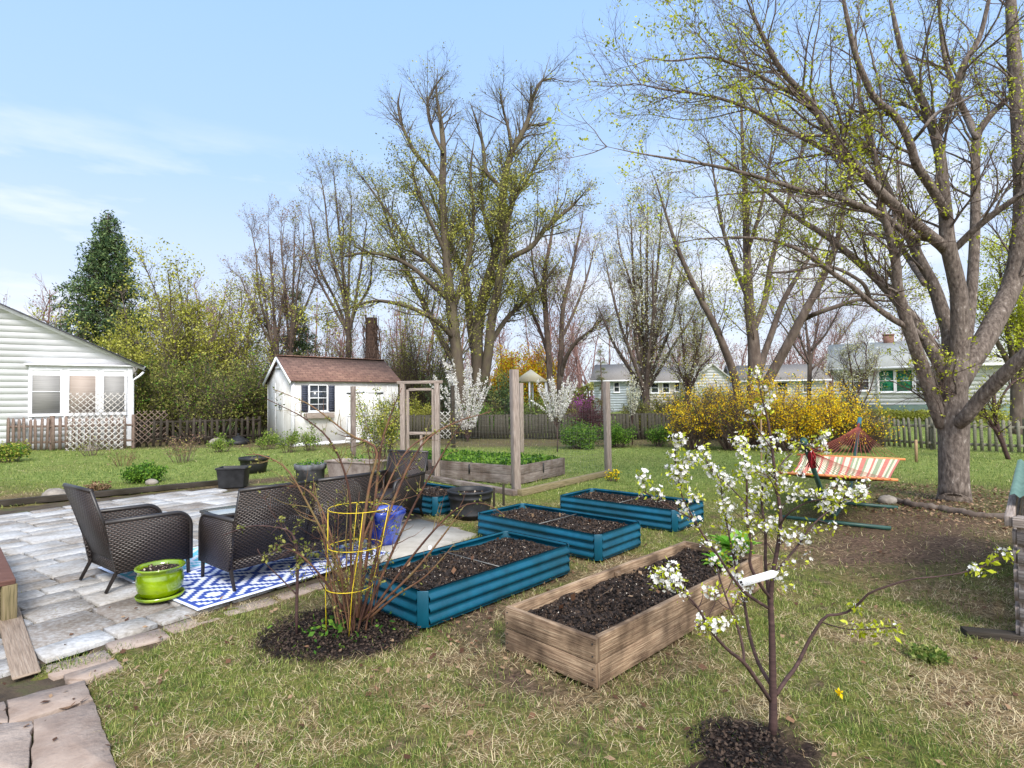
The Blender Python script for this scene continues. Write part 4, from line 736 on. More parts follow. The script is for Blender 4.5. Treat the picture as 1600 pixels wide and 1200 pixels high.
# ================================================================== WIRE GARDEN ENCLOSURE
def post(name, label, c_, s_, h, mt, group='posts of the wire enclosure', lean=0., cat='post'):
    mb = MB(); mb.rng = np.random.default_rng(int(abs(c_[0]*100))); mb.box((h, s_, s_), (0, 0, h/2), frame((math.sin(lean), 0, math.cos(lean)), (0, 1, 0))); return tag(mb.build(name, mt, None, c_, .5, bevel=.006), label, cat, group)
E1, E2, E3, E4, E5, E6, E7 = G(552, 744), G(630, 750), G(684, 751), G(806, 770), G(950, 739), G(815, 706), G(708, 700)
for p_, s_, h, mt, lb, ln in ((E1, .1, 2.0, 'oldwood', 'brown weathered post left of the garden gate, in front of the shed', 0), (E4, .13, 2.2, 'greywood', 'thick front corner post of the wire enclosure, nearest the camera', -.01), (E5, .12, 2.05, 'greywood', 'far right weathered post of the wire enclosure, beside open lawn', -.008), (E6, .12, 2.2, 'greywood', 'grey post directly behind the front corner post of the enclosure', 0), (E7, .12, 2.2, 'darkwood', 'dark grey back post to the right of the garden gate', -.01)): post('enclosure_post', lb, p_, s_, h, M[mt], lean=ln)
e = empty('garden_gate', E2, math.atan2(E3[1]-E2[1], E3[0]-E2[0]), 'weathered wooden garden gate frame standing open above the strawberry bed', 'gate'); gw = np.linalg.norm(E3-E2)
for nm, args in (('post', ((0, 0, 0), (0, 0, 2.02), .10)), ('post', ((gw, 0, 0), (gw, 0, 2.02), .10)), ('top_beam', ((-.12, 0, 2.05), (gw+.12, 0, 2.05), .07)), ('gate_stile', ((.10, .03, .3), (.10, .03, 1.90), .055)), ('gate_stile', ((gw-.10, .03, .3), (gw-.10, .03, 1.90), .055)), ('gate_rail', ((.13, .03, 1.90), (gw-.13, .03, 1.90), .06)), ('gate_rail', ((.13, .03, .98), (gw-.13, .03, .98), .065)), ('brace', ((gw*.52, .03, .3), (gw*.52, .03, .95), .05))):
    mb = MB(); mb.rng = np.random.default_rng(len(nm)+int(args[0][0]*50)); mb.beam(args[0], args[1], args[2], args[2]*.9, up=(0, 1, 0) if args[0][0] == args[1][0] else (0, 0, 1)); mb.build(nm, M['greywood'], e, bevel=.004)
def wirepanel(label, p_, q_, h, z0=.1, sp=.1, r_=.0013):
    mb = MB(); L_ = np.linalg.norm(q_-p_); u_ = (q_-p_)/L_; P_ = []
    for k in range(int(L_/sp)+1): P_.append([u_*k*sp+np.array([0, 0, z0]), u_*k*sp+np.array([0, 0, h])])
    for k in range(int((h-z0)/sp)+1): P_.append([np.array([0, 0, z0+k*sp]), u_*L_+np.array([0, 0, z0+k*sp])])
    mb.tubes(np.array(P_), np.full((len(P_), 2), r_), 3, cap=False); return tag(mb.build('wire_mesh', M['wire'], None, p_), label, 'wire mesh', 'wire mesh panels of the enclosure')
wirepanel('wire mesh between the gate and the front corner post', E3, E4, 1.7, sp=.12, r_=.0009); wirepanel('wire mesh between the front corner post and far right post', E4, E5, 1.5, sp=.12, r_=.0009); wirepanel('wire mesh between left post and gate', E1, E2, 1.9, sp=.1, r_=.001); wirepanel('wire mesh between the dark back post and grey back post', E7, E6, 1.6, sp=.12, r_=.001); wirepanel('wire mesh from far right post back to the grey back post', E6, E5, 1.5, sp=.12, r_=.001)
sb = plank_bed('strawberry_bed', 'large timber raised bed packed with low green strawberry plants', 'raised bed', SB_C, SB_A, 1.85, 3.7, .37, 2, .05, M['oldwood'], soil=False, seed=9)
mb = MB(); soil_sheet(mb, 1.7, 3.56, .30, .03, 6, .07, .07, .06); mb.build('soil', M['soil'], sb)
mb = MB(); r_ = np.random.default_rng(8); k = 9000; x = r_.uniform(.04, 1.8, k); y = r_.uniform(.05, 3.65, k); z = .33+.13*fbm(x, y, .3, 3)*r_.random(k)**.5; leafquads(mb, np.stack([x, y, z], 1), .06, r_, .8); mb.build('strawberry_leaves', M['leafgreen'], sb)
mb = MB()
for x_, y_ in ((.0, 1.2), (.0, 2.4), (.95, 0)): mb.box((.02 if x_ == 0 else .025, .03, .2), (x_-.006 if x_ == 0 else x_, y_ if x_ == 0 else -.006, .24))
mb.build('metal_strap', M['blackmetal'], sb)

# ================================================================== BUILDINGS AND FENCES
def clap(mb, L_, H_, ex=.16, th=.02, topfn=None):       # lapped boards in the x-z plane, facing -y
    k = int(math.ceil(H_/ex))
    for i in range(k):
        z0 = i*ex; z1 = min(H_, z0+ex); x0, x1 = 0, L_
        if topfn: x0, x1 = topfn(z0+ex*.3); 
        if x1-x0 < .05: continue
        th = min(th, .011); mb.raw([[x0, -th, z0], [x1, -th, z0], [x1, -.002, z1], [x0, -.002, z1], [x0, .0, z0], [x1, .0, z0]], [[0, 1, 2, 3], [4, 5, 1, 0]])
def window(e, x, z, w_, h_, glass, fr=.06, mull=(1, 2), y=-.03, trim=.07, sill=True, name='window', part=None):
    mb = MB(); 
    for a_ in ((w_+2*trim, trim, x, z+h_/2+trim/2), (w_+2*trim, trim, x, z-h_/2-trim/2)): mb.box((a_[0], .05, a_[1]), (a_[2], y, a_[3]))
    for sg in (-1, 1): mb.box((trim, .05, h_), (x+sg*(w_+trim)/2, y, z))
    f_ = mb.build(name, M['trim'], e, bevel=.004)
    mb = MB(); mb.box((w_, .012, h_), (x, y+.012, z)); mb.build('pane', glass, f_)
    mb = MB(); nx, nz_ = mull; bt = .022
    for i in range(1, nx): mb.box((bt, .02, h_), (x-w_/2+w_*i/nx, y-.001, z))
    for i in range(1, nz_): mb.box((w_, .024, bt*(1.6 if i*2 == nz_ else 1)), (x, y-.003, z-h_/2+h_*i/nz_))
    if nx > 1 or nz_ > 1: mb.build('sash_bars', M['trim'], f_)
    if sill: mb = MB(); mb.box((w_+2*trim+.06, .09, .035), (x, y-.02, z-h_/2-trim-.015)); mb.build('sill', M['trim'], f_, bevel=.004)
    return f_
# --- white neighbour house at the left (its gable end faces us)
hc = np.array([-15.25, 22.5, 0.]); hu = unit(np.array([.87, .50, 0])); hang = math.atan2(hu[1], hu[0]); HW = 9.6
org = hc-hu*HW; e = empty('white_house', org, hang, 'white clapboard house with low gable, three big windows, behind the picket fence at the left', 'house')
eh, rise = 3.28, .50; ridge = eh+rise*HW/2
def tf(z_): return (0, HW) if z_ < eh else ((z_-eh)/rise, HW-(z_-eh)/rise)
mb = MB(); clap(mb, HW, ridge, .23, .03, tf); mb.build('clapboards', M['siding'], e)
mb = MB(); pts = [(0, 0), (HW, 0), (HW, eh), (HW/2, ridge), (0, eh)]; mb.prism(pts, .1, 1, (0, .06, 0)); mb.box((.1, 9, eh), (HW-.05, 4.6, eh/2)); mb.box((.1, 9, eh), (.05, 4.6, eh/2)); mb.build('wall', M['siding'], e)
mb = MB(); o_ = .45
for sg in (0, 1):
    a_ = np.array([HW/2, 4.3, ridge+.10]); b_ = np.array([HW+o_ if sg else -o_, 4.3, eh-o_*rise+.10]); mb.beam(a_, b_, 9.6, .04, up=(0, 0, 1))
mb.build('roof', M['darkshingle'], e)
mb = MB()
for sg in (0, 1):
    a_ = np.array([HW/2, -.28, ridge+.03]); b_ = np.array([HW+o_ if sg else -o_, -.28, eh-o_*rise+.03]); mb.beam(a_, b_, .04, .17); mb.beam(a_+[0, .2, -.07], b_+[0, .2, -.07], .38, .03)
mb.build('barge_board', M['trim'], e)
def hpx(px, py):      # photo pixel -> (distance along the gable wall, height)
    q = at(px, 600, 1.)[0]; t = (q*org[1]-org[0])/(hu[0]-q*hu[1]); return t, at(px, py, org[1]+t*hu[1])[2]
bx0 = hpx(45, 600)[0]; mb = MB(); wb_ = HW-bx0
mb.box((wb_, .06, .42), (bx0+wb_/2, -.035, 2.98)); mb.box((wb_+.2, .26, .06), (bx0+wb_/2, -.11, 3.18)); mb.box((.16, .1, 3.1), (HW-.04, -.05, 1.55)); mb.box((.12, .07, 2.7), (bx0+.06, -.04, 1.75)); mb.box((wb_-.2, .05, .22), (bx0+wb_/2, -.035, 1.0))
for xa, xb in ((98, 107), (152, 161)): t0, t1 = hpx(xa, 600)[0], hpx(xb, 600)[0]; mb.box((t1-t0, .07, 1.9), ((t0+t1)/2, -.04, 1.95))
mb.build('bay_trim', M['trim'], e, bevel=.006)
for xa, xb, ya, yb, gm_, ml in ((51, 95, 578, 646, M['blindgrey'], (1, 2)), (109, 150, 579, 645, M['blindtan'], (1, 1)), (163, 195, 580, 644, M['blindgrey'], (1, 1))):
    t0, z1_ = hpx(xa, ya); t1, z0_ = hpx(xb, yb); window(e, (t0+t1)/2, (z0_+z1_)/2, t1-t0, z1_-z0_, gm_, mull=ml, y=-.07)
mb = MB(); mb.tubes([(HW+.42, -.2, 2.95), (HW+.3, -.2, 2.8), (HW+.06, -.12, 2.62), (HW+.06, -.12, 1.2), (HW+.06, -.12, .1)], [.045]*5, 8); mb.build('downspout', M['trim'], e, smooth=True)
# --- garden shed
so_ = G(457, 698); su = unit(np.array([.76, .65, 0])); sa = math.atan2(su[1], su[0]); SW, SD, SE_, SR = 4.45, 2.95, 2.52, 3.46
e = empty('garden_shed', so_, sa, 'white garden shed with red brown shingle roof and slate shutters', 'shed')
mb = MB(); mb.box((SW, .06, SE_), (SW/2, .03, SE_/2)); mb.box((SW, .06, SE_), (SW/2, SD-.03, SE_/2))
for x_ in (.03, SW-.03): mb.prism([(0.061, 0), (SD-.061, 0), (SD-.061, SE_), (SD/2, SR-.02), (0.061, SE_)], .06, 0, (x_, 0, 0))
mb.build('wall', M['shedwall'], e)
mb = MB()
for x_ in (1.0, 1.95, 3.0, 3.95): mb.box((.012, .012, SE_-.2), (x_, -.004, SE_/2))
for y_ in (.98, 1.95): mb.box((.012, .012, SE_-.05), (-.004, y_, SE_/2-.05))
mb.box((SW+.04, .02, .12), (SW/2, -.011, .06)); mb.box((SW+.05, .03, .10), (SW/2, -.016, SE_-.06)); mb.box((.08, .03, SE_-.2), (.035, -.017, SE_/2)); mb.box((.03, .08, SE_-.05), (-.017, .035, SE_/2)); mb.build('corner_trim', M['trim'], e)
rf = MB(); pitch_ = (SR-SE_)/(SD/2); oo = .14
for sg in (0, 1):
    yr = SD/2; ye = -oo if sg == 0 else SD+oo; zr = SR+.05; ze = SE_-oo*pitch_+.05; V = np.array([[-.12, ye, ze], [SW+.12, ye, ze], [SW+.12, yr, zr], [-.12, yr, zr]]); V2 = V-np.array([0, 0, .045]); ln = math.hypot(yr-ye, zr-ze)
    vv = np.vstack([V2, V]); q = [[4, 5, 6, 7], [0, 3, 2, 1], [0, 1, 5, 4], [2, 3, 7, 6], [1, 2, 6, 5], [3, 0, 4, 7]]; uvq = np.zeros((6, 4, 2)); uvq[0] = [(0, 0), (SW+.24, 0), (SW+.24, ln), (0, ln)]
    rf.raw(vv, q, uvq)
rfo = rf.build('roof', M['redshingle'], e); mb = MB(); mb.beam((-.13, SD/2, SR+.07), (SW+.13, SD/2, SR+.07), .2, .03); mb.build('ridge_cap', M['redshingle'], rfo)
mb = MB()
for ye, yr in ((-oo, SD/2), (SD+oo, SD/2)): mb.beam((-.135, ye, SE_-oo*pitch_-.05), (-.135, yr, SR-.05), .03, .13)
mb.box((.03, .62, .07), (-.05, SD/2, SR-.42)); mb.build('barge_board', M['trim'], e)
window(e, .98, 1.82, .66, .96, M['darkglass'], mull=(2, 4), y=-.02, trim=.05)
for sg in (-1, 1):
    mb = MB(); x_ = .98+sg*(.33+.05+.15); mb.box((.25, .03, 1.02), (x_, -.02, 1.80))
    for k in range(14): mb.box((.19, .018, .045), (x_, -.038, 1.36+k*.068), frame((1, 0, 0), (0, -.5, 1)))
    mb.build('shutter', M['shutter'], e)
mb = MB(); tubv = mb.box((1.12, .2, .2), (.98, -.13, 1.14)); mb.build('flower_box', M['greywood'], e, bevel=.006)
for k, (dx0, dx1) in enumerate(((2.08, 2.9), (2.92, 3.74))):
    mb = MB(); mb.box((dx1-dx0, .04, 2.02), ((dx0+dx1)/2, -.02, 1.12)); d_ = mb.build('door', M['shedwall'], e, bevel=.006)
    mb = MB(); 
    for z_ in (.2, 1.12, 2.06): mb.box((dx1-dx0-.02, .02, .1), ((dx0+dx1)/2, -.05, z_))
    for x_ in (dx0+.05, dx1-.05): mb.box((.09, .018, 1.94), (x_, -.049, 1.12))
    mb.build('door_frame', M['trim'], d_)
    mb = MB(); 
    for z_ in (.3, 2.0): mb.box((.28, .02, .04), (dx0+.16 if k == 0 else dx1-.16, -.068, z_))
    mb.build('hinge', M['blackmetal'], d_)
mb = MB(); 
for k in range(5): a_ = -.5+k*.25; mb.tubes([(-.03, 1.3, 1.45), (-.04, 1.3+math.sin(a_)*.24, 1.45+.22*math.cos(a_))], [.014, .02], 5)
mb.box((.02, .34, .08), (-.03, 1.3, 1.50)); mb.box((.02, .2, .06), (-.03, 1.3, 1.42)); mb.build('wall_ornament', M['paint'], e)

def picket_fence(name, label, pts, h, pw, gap, mt, railz, cat='fence', postm=None, group=None, dog=True, seed=1, skip=None, z_fn=True):
    o_ = np.array([pts[0][0], pts[0][1], 0.]); e = empty(name, o_, 0, label, cat, group); pk = MB(); pk.rng = np.random.default_rng(seed); rg = np.random.default_rng(seed)
    for a_, b_ in zip(pts[:-1], pts[1:]):
        a_ = np.array([a_[0], a_[1], 0.])-o_; b_ = np.array([b_[0], b_[1], 0.])-o_; L_ = np.linalg.norm(b_-a_); u_ = (b_-a_)/L_; nrm = np.array([u_[1], -u_[0], 0]); 
        if nrm[1] > 0: nrm = -nrm
        k = int(L_/(pw+gap))
        for i in range(k):
            c_ = a_+u_*(i+.5)*(pw+gap); z0 = float(gh(c_[0]+o_[0], c_[1]+o_[1])); hh = h*rg.uniform(.95, 1.04); ln = rg.normal(0, .02)
            if dog: poly = [(-pw/2, .03), (pw/2, .03), (pw/2, hh-pw*.7), (0, hh), (-pw/2, hh-pw*.7)]
            else: poly = [(-pw/2, .03), (pw/2, .03), (pw/2, hh), (-pw/2, hh)]
            c0, s0 = math.cos(ln), math.sin(ln); poly = [(x_*c0+z_*s0, z_*c0) for x_, z_ in poly]
            pk.prism(poly, .02, 1, c_+nrm*.04+np.array([0, 0, z0]), np.array([u_, np.cross([0, 0, 1.], u_), [0, 0, 1.]]).T)
        nr = max(1, int(L_/2.4))
        for r_ in railz:
            mb = MB()
            for i in range(nr):
                p_ = a_+u_*L_*i/nr; q_ = a_+u_*L_*(i+1)/nr; mb.beam(p_+[0, 0, r_+float(gh(p_[0]+o_[0], p_[1]+o_[1]))], q_+[0, 0, r_+float(gh(q_[0]+o_[0], q_[1]+o_[1]))], .04, .08)
            mb.build('rail', mt, e)
        for i in range(nr+1):
            p_ = a_+u_*L_*i/nr; mb = MB(); mb.rng = np.random.default_rng(i+seed); mb.box((h+.05, .1, .1), (0, 0, 0), frame((0, 0, 1))); mb.V[0] += p_-nrm*.07+[0, 0, (h+.05)/2+float(gh(p_[0]+o_[0], p_[1]+o_[1]))]; mb.build('post', postm or mt, e, bevel=.005)
    pk.build('pickets', mt, e); return e
g_ = lambda x, y: tuple(G(x, y)[:2])
M['fencebrown'] = wood('weathered_brown_picket', [S(80, 66, 58), S(116, 98, 88), S(140, 124, 112)])
picket_fence('picket_fence', 'weathered brown picket fence in front of the white house at the left', [(-24.5, 20.9), (-20.05, 20.7), (-16.9, 20.6), (-14.3, 21.2)], 1.22, .11, .10, M['fencebrown'], (.3, .88), seed=2)
picket_fence('picket_fence', 'grey green weathered picket fence behind the maple and hammock at the right', [(8.6, 21.0), (12.2, 18.6), (12.85, 17.3), (14.5, 15.9), (17.5, 13.6)], .95, .085, .075, wood('mossy_grey_picket', [S(84, 82, 68), S(116, 112, 98), S(136, 132, 120)]), (.2, .72), seed=3)
picket_fence('board_fence', 'dark weathered board fence along the back of the lawn', [(-6.6, 25.2), (0, 24.0), (6.2, 22.2), (8.6, 21.0)], 1.05, .12, .02, wood('dark_weathered_fence', [S(46, 44, 36), S(68, 64, 54), S(88, 84, 72)]), (.3, 1.0), dog=False, seed=4)
picket_fence('board_fence', 'low dark fence under the thicket between the house and the shed', [(-14.3, 21.4), (-10.6, 23.6)], 1.05, .09, .13, M['darkwood'], (.3, .95), dog=False, seed=6)
def lattice(name, label, p_, q_, h, z0, mt, tilt=0., sp=.15, w_=.028):
    L_ = np.linalg.norm(q_-p_); mb = MB(); d = sp*1.414
    for sg, yy in ((1, 0), (-1, .012)):
        k = -int(h/d)-1
        while k*d < L_+h:
            x0 = k*d; a_ = np.array([x0, 0.]); b_ = np.array([x0+h, h]) 
            t0 = max(0, -x0/h); t1 = min(1, (L_-x0)/h)
            if t1-t0 > .03:
                A_ = a_+(b_-a_)*t0; B_ = a_+(b_-a_)*t1
                if sg < 0: A_[0] = L_-A_[0]; B_[0] = L_-B_[0]
                mb.beam((A_[0], yy, A_[1]), (B_[0], yy, B_[1]), w_, .008, up=(0, 1, 0))
            k += 1
    e = mb.build(name, mt, None, p_+np.array([0, 0, z0]), math.atan2(q_[1]-p_[1], q_[0]-p_[0])); e.rotation_euler.x = tilt; return tag(e, label, 'lattice', 'lattice panels by the fence')
lattice('lattice_panel', 'peeling white lattice panel leaning on the picket fence', at(102, 700, 20.25)*[1, 1, 0], at(192, 700, 20.75)*[1, 1, 0], 1.25, .0, M['lattice'], -.12)
lattice('lattice_panel', 'upper white lattice panel standing in front of the two right house windows', at(107, 660, 21.0)*[1, 1, 0], at(196, 660, 21.7)*[1, 1, 0], 1.15, .95, M['lattice'])
lattice('lattice_panel', 'brown lattice panel in the shade right of the white house', at(210, 700, 21.2)*[1, 1, 0], at(262, 700, 22.0)*[1, 1, 0], 1.25, .15, M['fencebrown'])
lattice('lattice_panel', 'small white lattice panel beyond the dark back post', at(688, 690, 21)*[1, 1, 0], at(712, 690, 21)*[1, 1, 0], 1.0, .25, M['lattice'])

# --- houses beyond the back fence
def far_house(label, pxl, pxr, D, eave, ridge, base, wallm, roofm, wins=(), gable=False, depth=8., ang=0., chim=None, slope=.10, winm=None, nm='house'):
    a_ = at(pxl, 600, D); ca_, sa_ = math.cos(ang), math.sin(ang)
    def along(px): q = at(px, 600, 1.); return (q[0]*D-a_[0])/(ca_-q[0]*sa_)
    W_ = along(pxr); z0 = at(pxl, base, D)[2] if base else float(gh(a_[0], D)); xm = (pxl+pxr)/2 if gable or pxr < 1600 else pxl; Dm = D+along(xm)*sa_; ez = at(xm, eave, Dm)[2]; rz_ = at(xm, ridge, Dm+(0 if gable else depth/2))[2]
    e = empty(nm, (a_[0], D, z0-.05), ang, label, 'house'); eh_ = ez-z0; rh = rz_-z0
    mb = MB()
    if gable:
        def tf_(z_): return (0, W_) if z_ < eh_ else ((z_-eh_)/(rh-eh_)*W_/2, W_-(z_-eh_)/(rh-eh_)*W_/2)
        clap(mb, W_, rh, .2, .025, tf_); mb.prism([(0, 0), (W_, 0), (W_, eh_), (W_/2, rh), (0, eh_)], .1, 1, (0, .06, 0)); mb.box((.1, depth, eh_), (.05, depth/2, eh_/2)); mb.box((.1, depth, eh_), (W_-.05, depth/2, eh_/2)); mb.build('wall', wallm, e)
        mb = MB()
        for sg in (0, 1): mb.beam((W_/2, depth/2, rh+.06), (W_+.3 if sg else -.3, depth/2, eh_-.3*(rh-eh_)/(W_/2)+.06), depth+.5, .08)
    else:
        clap(mb, W_, eh_, .2, .025); mb.box((W_, .1, eh_), (W_/2, .055, eh_/2)); 
        for x_ in (.05, W_-.05): mb.prism([(0.11, 0), (depth, 0), (depth, eh_), (depth/2, rh), (.11, eh_)], .1, 0, (x_, 0, 0))
        mb.build('wall', wallm, e); mb = MB(); k_ = (rh-eh_)/(depth/2)
        for sg in (0, 1): mb.beam((W_/2, depth/2, rh+.06), (W_/2, depth+.4 if sg else -.4, eh_-.4*k_+.06), W_+.6, .08)
        g2 = MB(); g2.box((W_+.6, .09, .12), (W_/2, -.42, eh_-.4*k_+.02)); g2.build('gutter', M['trim'], e)
    rf_ = mb.build('roof', roofm, e)
    if chim: c_ = along(chim)+.6; mb = MB(); mb.box((.5, .5, .7), (c_, depth*.5, rh+.12)); mb.box((.56, .56, .07), (c_, depth*.5, rh+.48)); mb.build('chimney', M['brick'], rf_)
    for (x0, x1, y0, y1, gm_, ml) in wins:
        t0_ = along(x0); t1_ = along(x1); dm = D+(t0_+t1_)/2*sa_; A_ = at(x0, y0, dm); B_ = at(x1, y1, dm); window(e, (t0_+t1_)/2, (A_[2]+B_[2])/2-z0+.05, t1_-t0_, A_[2]-B_[2], gm_, mull=ml, y=-.05)
    return e, W_, eh_
e, W_, eh_ = far_house('long white clapboard house with pale grey roof beyond the right picket fence', 1302, 1720, 30, 573, 541, 634, M['siding'], M['paleshingle'], [(1334, 1357, 583, 609, M['darkglass'], (1, 2)), (1372, 1396, 579, 611, M['greenglass'], (1, 2)), (1401, 1425, 579, 611, M['greenglass'], (1, 2)), (1431, 1453, 579, 611, M['blindgrey'], (1, 2)), (1458, 1478, 579, 611, M['blindgrey'], (1, 2)), (1640, 1670, 585, 611, M['darkglass'], (1, 2))], chim=1376, ang=rad(-31), nm='white_house')
x_ = 2.0; mb = MB(); mb.box((4.6, .05, .16), (x_+2.2, -.06, eh_-.1)); mb.box((.12, .05, 1.9), (x_, -.06, 1.2)); mb.build('bay_trim', M['trim'], e)
mb = MB(); mb.box((W_, .03, 1.2), (W_/2, -.035, -.50)); mb.build('foundation', mat('green_painted_foundation', [S(86, 106, 94), S(108, 126, 114)], scale=3), e)
far_house('blue grey house with dark hipped roof partly behind the multi stemmed tree', 928, 1000, 45, 592, 570, None, mat('blue_grey_siding', [S(176, 184, 196), S(196, 204, 214)], scale=3), M['greyshingle'], [(960, 967, 598, 612, M['darkglass'], (1, 2)), (985, 992, 598, 612, M['darkglass'], (1, 2))], ang=rad(-14))
far_house('long pale beige house behind the blossoming tree', 1004, 1092, 42, 594, 574, None, mat('pale_beige_siding', [S(206, 196, 190), S(222, 212, 206)], scale=3), M['greyshingle'], [(1018, 1028, 599, 613, M['darkglass'], (1, 2)), (1036, 1045, 599, 613, M['darkglass'], (1, 2)), (1055, 1061, 597, 611, M['darkglass'], (1, 1)), (1070, 1080, 599, 613, M['darkglass'], (1, 2))], ang=rad(-14))
far_house('white gabled garage seen through the tree trunks above the forsythia', 1086, 1140, 39, 592, 569, None, M['siding'], M['paleshingle'], [(1106, 1120, 598, 612, M['blindgrey'], (1, 2))], gable=True)
far_house('low white house with grey roof behind the forsythia hedge', 1150, 1290, 44, 592, 571, None, M['siding'], M['greyshingle'], [(1172, 1184, 598, 612, M['darkglass'], (1, 2)), (1215, 1230, 598, 612, M['darkglass'], (1, 2)), (1255, 1266, 598, 612, M['blindgrey'], (1, 2))], ang=rad(-14))
far_house('brown roofed house far behind the thick corner post', 776, 828, 52, 596, 577, None, mat('tan_siding', [S(170, 148, 134), S(190, 168, 152)], scale=3), mat('brown_shingle', [S(120, 92, 80), S(146, 116, 102)], scale=10), [(790, 800, 602, 613, M['darkglass'], (1, 2))])
# white garden pavilion with a peaked roof
c_ = at(830, 640, 34)*[1, 1, 0]; e = empty('garden_pavilion', c_, .4, 'small white peaked pavilion roof between the brown roof and white blossom', 'pavilion'); r_ = 1.05; zt_ = at(830, 577, 34)[2]; ze = at(830, 597, 34)[2]
mb = MB(); k = 6; V = [[r_*1.15*math.cos(i*PI/3), r_*1.15*math.sin(i*PI/3), ze] for i in range(k)]+[[0, 0, zt_], [0, 0, ze-.05]]; mb.raw(V, [[i, (i+1) % k, k, -1] for i in range(k)]+[[(i+1) % k, i, k+1, -1] for i in range(k)]); mb.build('roof', M['creamstripe'], e)
for i in range(k): mb = MB(); mb.box((.09, .09, ze), (r_*math.cos(i*PI/3), r_*math.sin(i*PI/3), ze/2)); mb.build('post', M['trim'], e)

# ================================================================== HAMMOCK AND COOP
nh = np.array([3.07, 5.9, 1.13]); fh = np.array([6.16, 10.0, 1.18]); ax = unit(fh[:2]-nh[:2]); ax3 = np.array([ax[0], ax[1], 0]); pr = np.array([ax[1], -ax[0], 0]); Lh = np.linalg.norm(fh[:2]-nh[:2])
HO = np.array([(nh[0]+fh[0])/2, (nh[1]+fh[1])/2, 0.]); e = empty('hammock_stand', HO, 0, 'green steel tube hammock stand with blue sleeves on the lawn', 'hammock stand')
b0 = HO-ax3*.75+np.array([0, 0, .1]); b1 = HO+ax3*.75+np.array([0, 0, .1])
mb = MB(); mb.tubes([b0-HO, b1-HO], [.027, .027], 10); mb.build('base_tube', M['greenmetal'], e, smooth=True)
for b_, h_, s_ in ((b0, nh, -1), (b1, fh, 1)):
    q1 = b_+ax3*s_*.12+[0, 0, .03]; q3 = h_+ax3*s_*.10+[0, 0, .06]; q2 = q1*.6+q3*.4-[0, 0, .06]
    mb = MB(); mb.tubes([b_-HO, q1-HO, q2-HO, q3-HO], [.027]*4, 10); u_ = mb.build('upright', M['greenmetal'], e, smooth=True)
    mb = MB(); d_ = unit(q3-q2); mb.tubes([q3-d_*.16-HO, q3+d_*.03-HO], [.034, .034], 10); mb.build('sleeve', M['bluecap'] if s_ > 0 else M['greenmetal'], u_, smooth=True)
    mb = MB(); c_ = b_+ax3*s_*.05; mb.tubes([c_-pr*.62-HO-[0, 0, .07], c_+pr*.62-HO-[0, 0, .07]], [.025, .025], 8); mb.build('foot_tube', M['greenmetal'], e, smooth=True)
hm = empty('hammock', HO, 0, 'striped red cream and green fabric hammock hung on red ropes', 'hammock')
nb_ = np.array([3.95, 6.95, .63]); fb_ = np.array([5.13, 8.45, .70]); nb_ = HO+ax3*-1.08+[0, 0, .66]; fb_ = HO+ax3*.95+[0, 0, .72]; hw = .66
g1_ = 28; g2_ = 45; P_ = np.zeros((g2_, g1_, 3))
for i in range(g2_):
    for j in range(g1_):
        v_ = j/(g1_-1); u_ = -1+2*i/(g2_-1); c0 = nb_*(1-v_)+fb_*v_; P_[i, j] = c0+pr*u_*hw*(1-.10*math.sin(PI*v_))-HO-[0, 0, (.17*math.sin(PI*v_))*(1-.35*u_*u_)]
st_ = [0, 1, 2, 1, 0, 0, 1, 2, 2, 1, 0, 1, 1, 2, 0, 0, 1, 2, 1, 2, 0, 1]; mi = np.repeat(np.array(st_+st_[::-1])[:, None], g1_-1, 1).reshape(-1)
mb = MB(); mb.grid(P_, mi=mi); f_ = mb.build('striped_fabric', [M['coralstripe'], M['creamstripe'], M['sagestripe']], hm, smooth=True)
mb = MB(); mb.grid(P_-[0, 0, .012], flip=True); mb.build('underside', M['hamunder'], hm, smooth=True)
for b_ in (nb_, fb_): mb = MB(); mb.tubes([b_-pr*(hw+.06)-HO, b_+pr*(hw+.06)-HO], [.017, .017], 8); mb.build('spreader_bar', M['spreader'], hm, smooth=True)
for b_, h_, s_ in ((nb_, nh, -1), (fb_, fh, 1)):
    mb = MB(); Pl = []; tip = h_-ax3*s_*.16-[0, 0, .05]
    for k in range(20):
        u_ = -1+2*k/19; q_ = b_+pr*u_*hw; m_ = q_*.45+tip*.55-[0, 0, .035]; Pl.append(spline([q_, m_, tip], 6)-HO)
    mb.tubes(np.array(Pl), np.full((20, 6), .003), 4, cap=False); mb.tubes([tip-HO, h_+ax3*s_*.08+[0, 0, .03]-HO], [.022, .012], 6); mb.build('suspension_ropes', M['rope'], hm)
mb = MB(); r_ = np.random.default_rng(4); c0 = nh-HO; Pt = []
for k in range(26): Pt.append([c0+[.05, 0, .0], c0+[.06+r_.normal(0, .015), r_.normal(0, .02), -.1], c0+[.07+r_.normal(0, .03), r_.normal(0, .03), -.22]])
mb.tubes(np.array(Pt), np.full((26, 3), .006), 3); mb.build('tassel', mat('dark_red_cord', [S(120, 20, 30), S(160, 40, 44)], scale=9), hm)
